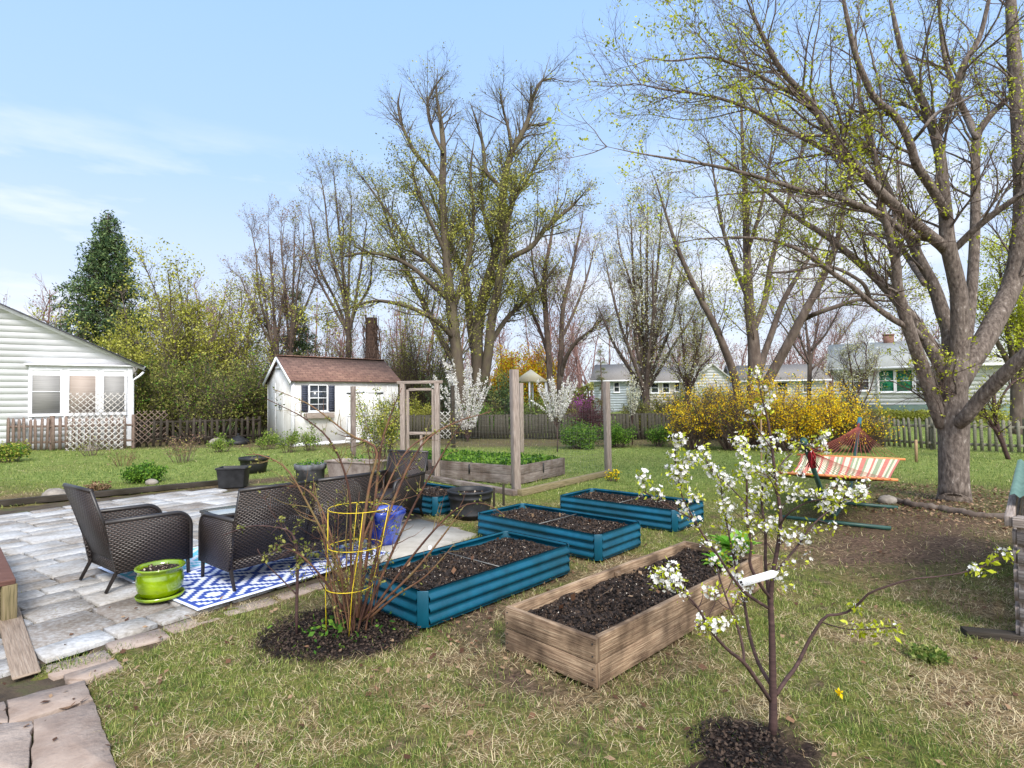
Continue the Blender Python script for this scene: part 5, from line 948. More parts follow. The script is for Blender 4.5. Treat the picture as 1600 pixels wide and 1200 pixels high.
# slatted bin / coop at the right edge
cc = G(1595, 1003); e = empty('slatted_coop', cc, rad(47.0), 'silver grey slatted wooden coop with green corrugated lid at the right edge', 'coop')
CL, CW, CH_ = 2.75, 1.1, .83
for x_, y_ in ((.04, -.04), (.04, -CW+.04), (CL-.04, -.04), (CL-.04, -CW+.04)): mb = MB(); mb.box((CH_ if x_ < 1 else CH_+.05, .08, .08), (x_, y_, CH_/2), frame((0, 0, 1))); mb.build('post', M['greywood'], e, bevel=.005)
mb = MB()
for z_ in np.arange(.06, CH_-.02, .125): mb.box((.022, CW, .085), (-.013, -CW/2, z_)); mb.box((CL, .022, .085), (CL/2, .013, z_))
mb.build('slats', M['greywood'], e); mb = MB(); mb.box((.05, CW+.04, .07), (-.03, -CW/2, CH_-.03)); mb.beam((-.03, .035, CH_-.03), (CL, .035, CH_+.03), .05, .07); mb.build('top_rail', M['greywood'], e, bevel=.005)
xs = np.linspace(0, CW+.1, 45); g_ = np.array([[[x_, .04-y_, CH_+.09+.016*math.sin(y_*2*PI/.075)+(.05*x_/CL)] for x_ in (.35, CL+.05)] for y_ in xs]); mb = MB(); mb.grid(g_); mb.build('corrugated_lid', M['greenroof'], e)
mb = MB(); mb.box((.33, .1, .045), (0, 0, .025), rotz(-.3)); tag(mb.build('wood_offcut', M['darkwood'], None, G(1551, 997), bevel=.004), 'short dark block of wood lying in the grass near the coop', 'wood')
# border log and stones round the maple
mb = MB(); r_ = np.random.default_rng(6); pl = np.array([G(x_, y_)+[0, 0, .02] for x_, y_ in ((1395, 783), (1430, 792), (1470, 798), (1520, 806), (1600, 812), (1680, 822))]); P_ = spline(pl, 40)+r_.normal(0, .012, (40, 3)); mb.tubes(P_-pl[0], np.full(40, .055)*r_.uniform(.75, 1.15, 40), 9); tag(mb.build('border_log', M['barkbrown'], None, pl[0], smooth=True), 'old rotting border log curving in front of the maple', 'log')
def rock(label, c_, s_, seed):
    r_ = np.random.default_rng(seed); mb = MB(); n1, n2 = 9, 14; V = np.zeros((n1, n2+1, 3))
    ph = np.linspace(.02, PI-.02, n1); th = np.linspace(0, 2*PI, n2+1); T_, Q_ = np.meshgrid(ph, th, indexing='ij'); rr = 1+.35*(fbm(np.cos(Q_)*2+5, np.sin(Q_)*2+T_*2, .9, seed)-.5)
    V = np.stack([rr*np.sin(T_)*np.cos(Q_)*s_, rr*np.sin(T_)*np.sin(Q_)*s_*.8, rr*np.cos(T_)*s_*.6+s_*.2], -1); mb.grid(V); return tag(mb.build('rock', M['rock'], None, c_, smooth=True), label, 'rock', 'stones on the lawn')
rock('rounded stone beside the hammock base near the border log', G(1386, 785), .14, 2); rock('pale field stone right of the leafy green clump at the left', G(237, 756), .13, 3); rock('flat brown stone at the left lawn border', G(85, 777), .2, 4); rock('pale grey stone heap on the grass left of the shed', G(340, 695), .35, 5); rock('white stone among twigs at the foot of the purple bush', G(887, 683), .3, 7); rock('small white stone under the leafless bush by the fence', G(143, 704), .25, 9)
for px_, py_, tp, r_, lb in ((1191, 800, 640, .013, 'tall thin wooden stake standing behind the young cherry'), (1432, 722, 687, .03, 'short broken wooden stake left of the maple trunk')):
    b_ = G(px_, py_) if py_ < 790 else G(1191, 760); h_ = at(px_, tp, b_[1])[2]; mb = MB(); mb.box((h_, r_*1.6, r_*1.6), (0, 0, h_/2), frame((.02, .01, 1))); tag(mb.build('stake', M['stake'], None, b_), lb, 'stake')

# ================================================================== TREES
BR = M['barkbrown']; TW = M['twig']
# --- the big maple at the right (nearest tree)
mp_ = [[(1491, 790, 24), (1491, 765, 20.5), (1490, 735, 19.5), (1490, 690, 20), (1489, 655, 21), (1488, 620, 19.5), (1491, 590, 19), (1494, 570, 17)],
 [(1470, 668, 8), (1458, 622, 12), (1440, 570, 11, -.1), (1428, 537, 10, -.2), (1412, 487, 9.5, -.3), (1402, 450, 8.5, -.4), (1400, 410, 7.5, -.5), (1388, 362, 6, -.6), (1376, 310, 4.5, -.7), (1368, 250, 3, -.8)],
 [(1488, 600, 10), (1472, 575, 10.5, .1), (1444, 525, 9.5, .2), (1428, 500, 9, .3), (1406, 475, 8, .4), (1366, 431, 7, .5), (1319, 391, 5.5, .5), (1287, 366, 5, .6), (1240, 337, 4, .6), (1206, 306, 3, .7), (1150, 262, 2, .8)],
 [(1440, 530, 5), (1428, 516, 5.5, -.2), (1397, 500, 5, -.3), (1359, 472, 4.5, -.4), (1331, 447, 4.2, -.5), (1303, 428, 4, -.6), (1275, 406, 3.6, -.7), (1234, 384, 3, -.8), (1180, 372, 2.4, -.8), (1110, 372, 1.8, -.8), (1050, 380, 1.2, -.8)],
 [(1486, 590, 13), (1484, 545, 12, .2), (1482, 515, 11.5, .3), (1472, 487, 11, .4), (1459, 447, 9.5, .5), (1437, 406, 8.5, .6), (1425, 378, 8, .7), (1405, 335, 6.5, .8), (1385, 290, 5.5, .9), (1362, 235, 4.5, 1.), (1345, 170, 3.5, 1.1), (1340, 100, 2.5, 1.2)],
 [(1494, 590, 18), (1498, 560, 15.5), (1500, 519, 14, -.05), (1498, 456, 13, -.1), (1487, 409, 12, -.15), (1480, 375, 11.5, -.2), (1478, 340, 10.5, -.2), (1474, 300, 9.5, -.2), (1470, 250, 8.5, -.2), (1462, 214, 8, -.2), (1446, 168, 6.5, -.2), (1425, 125, 5.5, -.2), (1408, 80, 4.5, -.2), (1395, 20, 3.5, -.2)],
 [(1463, 215, 5), (1475, 185, 6, -.2), (1492, 140, 5.5, -.3), (1506, 100, 5, -.4), (1530, 60, 4, -.4), (1545, 0, 3, -.5)],
 [(1482, 400, 7), (1472, 384, 9.5, -.2), (1445, 362, 9, -.4), (1412, 333, 8.5, -.6), (1375, 300, 8, -.8), (1345, 268, 7.6, -.9), (1320, 240, 7, -1), (1292, 200, 6.4, -1.1), (1262, 155, 5.5, -1.2), (1225, 115, 4.6, -1.3), (1200, 75, 3.8, -1.4), (1180, 30, 2.8, -1.5)],
 [(1452, 374, 5), (1430, 369, 5.5, -.4), (1412, 362, 5.5, -.5), (1381, 337, 5.4, -.6), (1350, 325, 5, -.8), (1303, 306, 4.6, -1), (1256, 298, 4, -1.1), (1200, 281, 3.4, -1.3), (1130, 262, 2.8, -1.5), (1060, 250, 2.2, -1.6), (990, 238, 1.5, -1.7), (930, 225, 1, -1.8)],
 [(1484, 350, 5), (1478, 335, 7.6, -.3), (1465, 310, 7.5, -.4), (1450, 285, 7.2, -.5), (1432, 258, 7, -.6), (1421, 222, 6.6, -.7), (1400, 182, 6, -.8), (1368, 156, 5.6, -.9), (1350, 120, 5, -1), (1335, 80, 4.4, -1.1), (1322, 20, 3.4, -1.2)],
 [(1500, 600, 14), (1514, 568, 17, .1), (1536, 535, 16.5, .2), (1560, 490, 16, .3), (1583, 440, 15, .4), (1594, 380, 14, .4), (1598, 310, 13, .5), (1594, 220, 12, .5), (1588, 130, 11, .6), (1582, 50, 9, .6), (1578, -20, 7, .7)],
 [(1504, 560, 7), (1512, 520, 8.5, .4), (1518, 456, 8.5, .5), (1522, 394, 8, .6), (1524, 331, 7.4, .7), (1524, 270, 7, .8), (1526, 215, 6.6, .8), (1540, 190, 5.5, .8), (1562, 165, 4.8, .9), (1590, 140, 4, .9), (1630, 100, 3, 1)],
 [(1525, 215, 5), (1512, 185, 5.5, .8), (1498, 155, 4.8, .7), (1485, 120, 4, .6), (1474, 80, 3.4, .6), (1468, 20, 2.6, .5)],
 [(1492, 668, 8), (1506, 655, 11, -.3), (1530, 625, 11.5, -.5), (1562, 592, 11.5, -.8), (1600, 556, 11, -1.1), (1650, 520, 9, -1.4), (1720, 480, 7, -1.7)],
 [(1484, 395, 5), (1497, 384, 6, -.1), (1522, 359, 5.8, -.3), (1553, 334, 5.4, -.5), (1600, 300, 4.6, -.8), (1660, 250, 3.4, -1)],
 [(1425, 222, 3), (1440, 205, 3, -.8), (1462, 178, 2.6, -.9), (1500, 160, 2.2, -1), (1540, 140, 1.5, -1.1)],
 [(1445, 445, 4), (1420, 405, 4.5, .8), (1405, 380, 4.4, 1.), (1385, 350, 4, 1.2), (1340, 320, 3.4, 1.4), (1270, 300, 2.6, 1.6), (1180, 300, 2, 1.8), (1080, 310, 1.4, 2)],
 [(1360, 470, 4), (1345, 440, 3, -.2), (1290, 415, 2.6, -.3), (1230, 425, 2.2, -.4), (1190, 425, 1.6, -.5)],
 [(1335, 260, 5), (1290, 235, 4, -1), (1235, 205, 3.6, -1.1), (1170, 170, 3, -1.2), (1110, 150, 2.4, -1.3), (1040, 140, 1.8, -1.4), (990, 130, 1.2, -1.5)],
 [(1262, 155, 4), (1225, 140, 3.2, -1.2), (1170, 110, 2.6, -1.3), (1110, 90, 2, -1.4), (1050, 95, 1.4, -1.5), (1000, 90, 1, -1.5)]]
P, R = limbs_px(mp_, 8.9, 26); R[1:] *= .9
P[:, 0] = np.where((np.arange(len(P)) == 0)[:, None], TRK+[0, 0, -.05], P[:, 0])
tree('maple_tree', 'large grey barked maple with many rising limbs, nearest tree at the right', 'tree', P, R,
 [dict(n=270, L=1.9, ang=(25, 55), rf=.4, rmax=.022, rmin=.007, S_=9, up=.03, wob=.13, t0=.3, bias=(-.25, -.05, .05)),
  dict(n=2300, L=.9, ang=(25, 60), rf=.5, rmax=.011, rmin=.0035, S_=7, up=.05, wob=.13, t0=.1),
  dict(n=14000, L=.38, ang=(25, 60), rf=.5, rmax=.004, rmin=.0016, S_=5, up=.06, wob=.14, t0=.1)],
 [(5200, 3, .036, .02), (850, 11, .05, .04)], M['barkmaple'], M['leafmaple'], seed=5, trunk_k=16)
# --- the two tall trees in the middle distance
t1 = [[(724, 700, 13), (722, 660, 12), (718, 600, 11.5), (712, 540, 11), (705, 480, 10.5), (700, 430, 9), (695, 370, 8), (691, 300, 7), (693, 240, 6, .3), (689, 190, 4.5, .5), (682, 150, 3, .6), (684, 105, 1.6, .7)],
 [(700, 450, 5), (685, 425, 5), (665, 405, 4.5), (640, 385, 4), (615, 345, 3), (590, 310, 2)], [(702, 470, 5), (670, 440, 4.5, -.5), (640, 415, 4, -.8), (600, 398, 3.4, -1.2), (560, 396, 2.6, -1.6), (520, 405, 1.8, -2)],
 [(693, 300, 5), (680, 280, 4.4), (662, 255, 4), (645, 232, 3.6), (630, 200, 3), (622, 165, 2.2), (628, 130, 1.2)], [(693, 240, 3), (676, 205, 3, .5), (668, 165, 2.4, .8), (680, 135, 1.8, 1), (700, 110, 1, 1.2)],
 [(716, 580, 6), (690, 530, 5.5, .6), (665, 480, 5, 1), (640, 430, 4, 1.3), (618, 380, 3, 1.6), (600, 330, 2, 2)], [(706, 490, 5), (722, 440, 4.6, .6), (735, 390, 4, .9), (740, 330, 3.4, 1.1), (735, 270, 2.6, 1.3), (742, 210, 1.6, 1.5)],
 [(698, 400, 4), (670, 340, 3.4, -.7), (650, 290, 2.6, -1.2), (640, 240, 1.8, -1.5)], [(710, 530, 5), (680, 500, 4.6, -1), (640, 480, 4, -1.6), (590, 470, 3, -2.2), (550, 480, 2, -2.8)]]
t2 = [[(752, 705, 17), (750, 650, 15), (748, 590, 13.5), (745, 540, 12), (747, 505, 11), (759, 446, 9.5), (774, 400, 9), (783, 350, 8.4), (786, 300, 8), (791, 268, 7), (799, 238, 6), (815, 210, 5), (828, 180, 4), (832, 152, 3.2), (846, 130, 2.2), (860, 85, 1.2)],
 [(746, 570, 8), (738, 530, 8, .5), (733, 490, 7.5, .8), (728, 435, 6.5, 1.2), (712, 400, 5.5, 1.5), (696, 360, 4, 1.8), (680, 320, 3, 2)],
 [(752, 620, 9), (762, 560, 9.5, -.4), (768, 500, 9, -.6), (778, 450, 8, -.8), (786, 405, 7, -1), (790, 370, 5.5, -1.1), (798, 330, 4, -1.2), (815, 280, 2.6, -1.4), (835, 240, 1.5, -1.5)],
 [(784, 420, 5), (800, 402, 5.6, -1), (830, 386, 5, -1.2), (850, 360, 4.4, -1.4), (872, 340, 3.8, -1.5), (894, 322, 3, -1.6), (918, 295, 1.8, -1.8)],
 [(788, 300, 4.5), (772, 282, 4.4, .3), (759, 266, 4, .5), (755, 229, 3.2, .8), (746, 195, 2.4, 1), (735, 160, 1.4, 1.2)], [(800, 240, 3.5), (795, 205, 3, -.3), (786, 170, 2.2, -.5), (780, 130, 1.2, -.6)],
 [(815, 212, 2.5), (826, 196, 2.6, .3), (845, 196, 2, .5), (862, 190, 1.2, .7)], [(832, 152, 2.4), (845, 128, 2.4, .3), (868, 122, 1.4, .5)], [(775, 400, 4), (760, 350, 3.6, 1), (752, 300, 2.8, 1.4), (760, 250, 1.8, 1.7)],
 [(783, 350, 4), (805, 310, 3.6, .7), (830, 270, 2.8, 1), (850, 230, 1.6, 1.3)], [(764, 540, 5), (790, 500, 4.6, 1), (820, 470, 4, 1.5), (850, 440, 3, 2), (880, 400, 1.8, 2.5)]]
lv = lambda k: [dict(n=int(210*k), L=2.5, ang=(22, 50), rf=.4, rmax=.04, rmin=.014, S_=9, up=.05, wob=.10, t0=.22, t1=.88), dict(n=int(1500*k), L=1.2, ang=(22, 55), rf=.45, rmax=.011, rmin=.006, S_=6, up=.08, wob=.11, t0=.1), dict(n=int(6500*k), L=.6, ang=(22, 60), rf=.5, rmax=.006, rmin=.0035, S_=4, up=.08, wob=.12, t0=.1)]
P, R = limbs_px(t1, 26, rs=.82); tree('tall_tree', 'tall budding tree with bare forked top, left one of the central pair', 'tree', P, R, lv(1.), [(4200, 3, .09, .12), (3600, 3, .10, .12, M['leafyg'], 'young_leaves')], M['barkgreen'], M['leafolive'], seed=11, tw=M['barkgreen'], leafz=(at(700, 300, 26)[2], at(700, 190, 26)[2]))
P, R = limbs_px(t2, 27, rs=.82); tree('tall_tree', 'tall budding tree with several thick stems, right one of the central pair', 'tree', P, R, lv(1.2), [(4600, 3, .09, .12), (3800, 3, .10, .12, M['leafyg'], 'young_leaves')], M['barkgreen'], M['leafolive'], seed=12, tw=M['barkgreen'], leafz=(at(700, 300, 27)[2], at(700, 190, 27)[2]))
# --- slimmer trees
t3 = [[(862, 706, 6.5), (861, 660, 6.5), (860, 600, 6), (856, 540, 5.5), (852, 480, 5), (850, 430, 4.2), (858, 390, 3.2), (866, 340, 2)], [(874, 706, 6.5), (875, 650, 6.5), (875, 587, 5.6), (877, 535, 5), (880, 480, 4.2), (892, 430, 3.4), (902, 380, 2)], [(876, 590, 4), (884, 560, 4, -.5), (900, 535, 3.4, -1), (925, 515, 2.8, -1.4), (945, 492, 1.8, -1.8)], [(858, 560, 3.4), (845, 520, 3, .6), (828, 480, 2.6, 1), (812, 430, 1.8, 1.4)], [(877, 530, 3), (900, 480, 2.6, .8), (918, 430, 2, 1.2), (930, 380, 1.2, 1.5)], [(852, 480, 3), (835, 430, 2.4, -.6), (830, 380, 1.6, -.9)]]
lv2 = lambda k, L_=2.2: [dict(n=int(130*k), L=L_*.95, ang=(18, 48), rf=.4, rmax=.024, rmin=.010, S_=8, up=.09, wob=.09, t0=.25), dict(n=int(900*k), L=L_*.5, ang=(20, 50), rf=.45, rmax=.011, rmin=.006, S_=6, up=.10, wob=.1, t0=.1), dict(n=int(3400*k), L=L_*.26, ang=(20, 55), rf=.5, rmax=.006, rmin=.0035, S_=4, up=.1, wob=.1, t0=.1)]
P, R = limbs_px(t3, 30, rs=.85); tree('maple_sapling', 'slim twin stemmed tree with pinkish buds right of the central pair', 'tree', P, R, lv2(1.1, 2.6), [(2600, 2, .08, .08)], M['barkbrown'], M['leafpink'], seed=21, tw=M['pinktwig'])
def fan(cx, by, fy, tops, D, r0, jx=0., seed=1):
    rg = np.random.default_rng(seed); o = [[(cx, by, r0*1.9), (cx+rg.normal(0, 1), (by+fy)/2, r0*1.7), (cx, fy, r0*1.6), (tops[0][0]*.3+cx*.7, fy*.7+tops[0][1]*.3, r0*.9), (tops[0][0]*.7+cx*.3, fy*.3+tops[0][1]*.7, r0*.55), (tops[0][0], tops[0][1], r0*.25)]]
    for (tx, ty) in tops[1:]:
        s_ = rg.uniform(-2, 2); f0 = fy+rg.uniform(-12, 18); dx = tx-cx
        o.append([(cx+dx*.02, f0, r0), (cx+dx*.30+rg.normal(0, 2), f0*.76+ty*.24, r0*.85, s_*.3), (cx+dx*.62+rg.normal(0, 3), f0*.48+ty*.52, r0*.65, s_*.6), (cx+dx*.86+rg.normal(0, 3), f0*.2+ty*.8, r0*.45, s_*.9), (tx, ty, r0*.22, s_)])
    return o
t4 = fan(1009, 700, 600, [(1012, 300), (945, 400), (962, 340), (985, 315), (1035, 310), (1058, 350), (1072, 400), (930, 470), (1090, 470), (1000, 350), (1022, 380)], 25, 4.6, seed=3)
P, R = limbs_px(t4, 25, rs=.7); tree('multistem_tree', 'upright multi stemmed tree dusted with pale blossom in front of the far houses', 'tree', P, R, lv2(1.3, 2.2), [(1500, 2, .07, .08, M['leafpink'], 'buds'), (3800, 3, .075, .10, M['creampetal'], 'blossom'), (1500, 3, .08, .1, M['leafyg'], 'young_leaves')], M['barkbrown'], M['leafpink'], seed=22, tw=TW)
t5 = [[(1178, 700, 17), (1178, 640, 15), (1179, 590, 13), (1178, 540, 11.5), (1171, 480, 9.5), (1168, 420, 8), (1166, 360, 6.5), (1164, 290, 5), (1160, 220, 3.4), (1158, 150, 2)], [(1160, 690, 8), (1156, 640, 8), (1148, 590, 7.5, -.4), (1132, 545, 7, -.6), (1115, 505, 6.4, -.8), (1092, 462, 5.6, -1), (1070, 415, 4.6, -1.2), (1052, 370, 3.4, -1.4), (1036, 320, 2, -1.5)],
 [(1182, 600, 7), (1192, 560, 6.5, .4), (1206, 520, 6, .6), (1224, 470, 5, .9), (1250, 425, 4, 1.1), (1280, 380, 2.6, 1.4)], [(1188, 620, 10), (1208, 580, 9.5, -.4), (1230, 540, 9, -.7), (1250, 502, 8.4, -.9), (1275, 455, 7.2, -1.1), (1296, 410, 6, -1.3), (1312, 360, 4.4, -1.5), (1322, 300, 2.6, -1.7)], [(1254, 500, 5), (1275, 490, 4.6, -1), (1310, 478, 4, -1.3), (1345, 468, 3, -1.6), (1380, 470, 2, -1.9)],
 [(1176, 520, 6), (1195, 470, 6, .8), (1205, 410, 5, 1.1), (1222, 350, 4, 1.4), (1240, 280, 2.6, 1.7)], [(1170, 470, 5), (1150, 420, 4.4, .8), (1130, 360, 3.4, 1.2), (1118, 290, 2.2, 1.5)], [(1166, 400, 4), (1185, 340, 3.4, -.8), (1200, 270, 2.4, -1.2), (1210, 200, 1.4, -1.5)]]
P, R = limbs_px(t5, 20, rs=.8); tree('spreading_tree', 'broad many limbed tree rising behind the yellow forsythia', 'tree', P, R, lv2(1.25, 2.3), [(1900, 8, .075, .13)], M['barkbrown'], M['leafyg'], seed=23)
P, R = limbs_px(fan(432, 690, 560, [(418, 330), (400, 400), (372, 420), (390, 350), (445, 345), (430, 375)], 29, 3.4, seed=6), 29, rs=.65); tree('slender_tree', 'bare slender tree left of the shed, leaning left', 'tree', P, R, lv2(.6, 2.0), [(1300, 2, .08, .07)], M['barkbrown'], M['leafpink'], seed=31)
P, R = limbs_px(fan(455, 690, 540, [(462, 325), (440, 340), (475, 345), (500, 400), (450, 400)], 30, 3., seed=7), 30, rs=.65); tree('slender_tree', 'slender budding tree directly behind the left gable of the shed', 'tree', P, R, lv2(.6, 2.0), [(1500, 2, .09, .08)], M['barkbrown'], M['leafpink'], seed=32)
P, R = limbs_px(fan(545, 690, 520, [(520, 255), (480, 320), (465, 370), (500, 270), (548, 290), (575, 330), (590, 380), (530, 320)], 30, 4., seed=8), 30, rs=.65); tree('slender_tree', 'tall multi stemmed budding tree above the shed roof', 'tree', P, R, lv2(1., 2.4), [(1500, 2, .085, .08), (1100, 2, .08, .08, M['leafyg'], 'young_leaves')], M['barkbrown'], M['leafolive'], seed=33)
P, R = limbs_px(fan(1265, 690, 560, [(1250, 420), (1220, 440), (1290, 430), (1320, 460), (1200, 470), (1345, 480)], 36, 3., seed=9), 36, rs=.65); tree('slender_tree', 'hazy bare tree far behind the forsythia beside the white house', 'tree', P, R, lv2(.9, 2.6), [(1200, 2, .08, .1, M['leafpink'], 'buds')], M['barkbrown'], M['leafpink'], seed=34, tw=M['pinktwig'])
P, R = limbs_px(fan(1338, 690, 640, [(1322, 520), (1340, 540), (1356, 530), (1310, 560), (1368, 570)], 21, 1.6, seed=12), 21); tree('slender_tree', 'thin young tree with pale blossom in front of the long white house', 'tree', P, R, lv2(.5, 1.2), [(900, 3, .05, .06, M['creampetal'], 'blossom'), (600, 3, .05, .06)], M['barkdark'], M['leafyg'], seed=37)
P, R = limbs_px(fan(1075, 690, 620, [(1060, 470), (1085, 500), (1100, 480), (1040, 520), (1115, 540)], 23, 2.2, seed=13), 23); tree('slender_tree', 'young tree with pale green leaves left of the spreading tree', 'tree', P, R, lv2(.6, 1.6), [(1200, 3, .06, .07, M['creampetal'], 'blossom'), (1500, 3, .06, .07)], M['barkdark'], M['leafyg'], seed=38)
P, R = limbs_px(fan(1590, 684, 590, [(1600, 380), (1560, 400), (1640, 400), (1540, 470), (1620, 470)], 22, 5., seed=10), 22); tree('leafing_tree', 'tree with fresh yellow green leaves behind the maple at the right edge', 'tree', P, R, lv2(.8, 1.8), [(4200, 4, .085, .12)], M['barkbrown'], M['leafmaple'], seed=35)
P, R = limbs_px([[(1578, 722, 3), (1560, 680, 2.8), (1535, 640, 2.4), (1522, 620, 1.6)], [(1576, 720, 3), (1558, 665, 3.2), (1554, 640, 3), (1552, 610, 2.4), (1545, 585, 1.6)], [(1554, 640, 2), (1580, 600, 1.6), (1610, 585, 1.2)]], 14.5); tree('small_tree', 'thin leaning young tree in front of the picket fence right of the maple', 'tree', P, R, [dict(n=40, L=.7, ang=(25, 60), rf=.5, rmax=.02, rmin=.005, S_=6, t0=.3), dict(n=200, L=.35, rmin=.003, S_=4)], [(420, 3, .05, .06)], M['barkdark'], M['leafyg'], seed=36)

# --- leafy masses
def crown(name, label, cat, px, py_base, px_top, D, hw_px, top_py, bark, leafmat, stems=26, nleaf=9000, size=.1, seed=1, group=None, twigs=1500, spread=.10, r0=.03, extra=None, ang=.85, base_y=None, kk=3, L_=1.1, sub2=0, wob=.07, up=.04):
    b = at(px, py_base, D); b[2] = float(gh(b[0], D)); h = at(px_top, top_py, D)[2]-b[2]; wm = hw_px/F*D
    nleaf, kk, spread = (int(nleaf*.30), kk*3, spread*1.25) if nleaf > 2500 and kk == 3 else (nleaf, kk, spread); sp_ = [(nleaf, kk, size, spread)]+(extra or [])
    return shrub(name, label, cat, b, h, wm*2, stems, twigs, sp_, bark, leafmat, seed, group, ang*.9, r0, wob, up, L_, sub2=sub2)
# conifer at the left
def conifer(label, px, D, top_py, base_py, hw_px, seed, mt, n=34, dens=1., low=.08):
    rg = np.random.default_rng(seed); b = at(px, base_py, D); b[2] = float(gh(b[0], D)); H = at(px, top_py, D)[2]-b[2]; Wd = hw_px/F*D; e = empty('conifer', b, 0, label, 'conifer')
    zs = np.linspace(0, H, 12); P_ = np.stack([.05*np.sin(zs), .04*np.cos(zs*1.3)-.04, zs], 1)[None]; R_ = np.linspace(H*.018, .02, 12)[None]; mb = MB(); mb.tubes(P_, R_, 9); mb.build('trunk', M['barkbrown'], e, smooth=True)
    nb_ = int(n*9*dens); t = rg.random(nb_)**.8*(1-low)+low; th = rg.uniform(0, 2*PI, nb_); L_ = Wd*np.minimum(1.0, 1.75*(1.0-t)+.02)*rg.uniform(.6, 1.15, nb_)+.12; S_ = 7; B = np.zeros((nb_, S_, 3)); B[:, 0, 2] = t*H
    d = np.stack([np.cos(th), np.sin(th), rg.uniform(.0, .45, nb_)], 1)
    for k in range(1, S_): B[:, k] = B[:, k-1]+unit(d)*(L_/(S_-1))[:, None]; d = d+np.array([0, 0, -.10])+rg.normal(0, .05, (nb_, 3))
    RB = (.012+.02*(1-t))[:, None]*np.linspace(1, .2, S_)[None]; mb = MB(); mb.tubes(B, RB, 4, cap=False); B2, R2 = grow(B, RB, int(nb_*12), Wd*.26, rg, ang=(35, 65), rf=.5, rmin=.004, S_=5, up=-.06, wob=.06, t0=.15); mb.tubes(B2, R2, 3, cap=False); mb.build('branches', M['barkbrown'], e)
    lb = MB(); leaves(lb, B2, int(15000*dens), 2, .19*Wd/3, .05, rg, t0=.0, asp=.4, droop=.3); lb.build('foliage', mt, e); return e
conifer('tall dark green conifer behind the white house at the left', 166, 33, 333, 700, 78, 3, M['leafdark'], 40, 1.5)
conifer('small dark conifer behind the left end of the shed roof', 462, 33, 452, 700, 48, 4, M['leafdark'], 24, .6)
conifer('slim green conifer far away between the pink budded tree and blue grey house', 940, 44, 540, 640, 14, 5, M['leafolive'], 14, .25)
tw_ = M['twig']
crown('flowering_tree', 'broad tree in yellow green spring bloom left of the shed', 'tree', 305, 700, 312, 29, 100, 365, M['barkbrown'], M['leafyg'], stems=24, nleaf=9500, size=.12, seed=41, twigs=1500, spread=.13, r0=.055, L_=2.0, sub2=2500)
crown('flowering_tree', 'lower yellow green tree brushing the corner of the white house', 'tree', 232, 700, 240, 27, 60, 480, M['barkbrown'], M['leafyg'], stems=18, nleaf=6500, size=.11, seed=42, twigs=700, spread=.13, r0=.035, L_=1.3)
crown('large_shrub', 'big olive green arching shrub between the house and the shed', 'shrub', 330, 698, 330, 25.2, 95, 520, M['barkbrown'], M['leafolive'], stems=75, nleaf=8500, size=.085, seed=43, twigs=4200, spread=.10, r0=.03, L_=1.2, extra=[(2500, 3, .085, .1, M['leafgreen'], 'green_leaves')])
crown('large_shrub', 'olive shrub hugging the right corner of the white house', 'shrub', 243, 697, 243, 24.8, 52, 548, M['barkbrown'], M['leafolive'], stems=50, nleaf=6500, size=.09, seed=44, twigs=1300, spread=.10, r0=.025, L_=.9, extra=[(1500, 3, .085, .1, M['leafgreen'], 'green_leaves')])
crown('large_shrub', 'dense green brown shrub pressed against the left side of the shed', 'shrub', 395, 697, 395, 26, 42, 540, M['barkbrown'], M['leafolive'], stems=40, nleaf=3600, size=.085, seed=45, twigs=1000, spread=.10, r0=.022, L_=.9)
crown('thicket', 'brown leafless thicket rising behind the shed roof at its middle', 'thicket', 545, 690, 545, 31, 60, 500, M['twig'], M['leafolive'], stems=90, nleaf=1800, size=.09, seed=46, twigs=3200, spread=.12, r0=.022, L_=1.2)
crown('thicket', 'grey brown tangled thicket right of the shed roof', 'thicket', 640, 690, 640, 32, 62, 505, M['twig'], M['leafolive'], stems=100, nleaf=1500, size=.09, seed=47, twigs=4000, spread=.12, r0=.02, L_=1.2)
crown('thicket', 'light green brush behind the left tall tree', 'thicket', 660, 690, 662, 34, 60, 440, M['barkbrown'], M['leafyg'], stems=40, nleaf=2600, size=.10, seed=48, twigs=1500, spread=.13, r0=.03, L_=1.5)
crown('thicket', 'dark green brush at the left end of the shed behind the small conifer', 'thicket', 420, 690, 420, 34, 60, 545, M['barkbrown'], M['leafolive'], stems=50, nleaf=3500, size=.1, seed=49, twigs=1400, spread=.12, r0=.025, L_=1.0)
crown('evergreen_shrub', 'dark evergreen shrub beside the large white blossom bush', 'shrub', 790, 690, 785, 27, 26, 575, M['barkbrown'], M['leafdark'], stems=40, nleaf=4500, size=.09, seed=50, twigs=900, spread=.08, r0=.02, L_=.6)
crown('evergreen_shrub', 'green shrub growing below the right of the white blossom bush', 'shrub', 748, 690, 748, 25.5, 30, 622, M['barkbrown'], M['leafgreen'], stems=40, nleaf=2600, size=.07, seed=51, twigs=600, spread=.08, r0=.015, L_=.45)
crown('evergreen_shrub', 'yellow green bush seen through the garden gate', 'shrub', 652, 692, 652, 26, 28, 612, M['barkbrown'], M['leafyg'], stems=40, nleaf=1900, size=.07, seed=52, twigs=600, spread=.08, r0=.015, L_=.5, extra=[(1200, 3, .07, .08, M['leafolive'], 'olive_leaves')])
crown('autumn_toned_tree', 'round orange and yellow tree far behind the corner post', 'tree', 812, 640, 812, 48, 44, 528, M['barkbrown'], M['leaforange'], stems=40, nleaf=9000, size=.17, seed=53, twigs=1500, spread=.2, r0=.06, L_=1.3, ang=1.1)
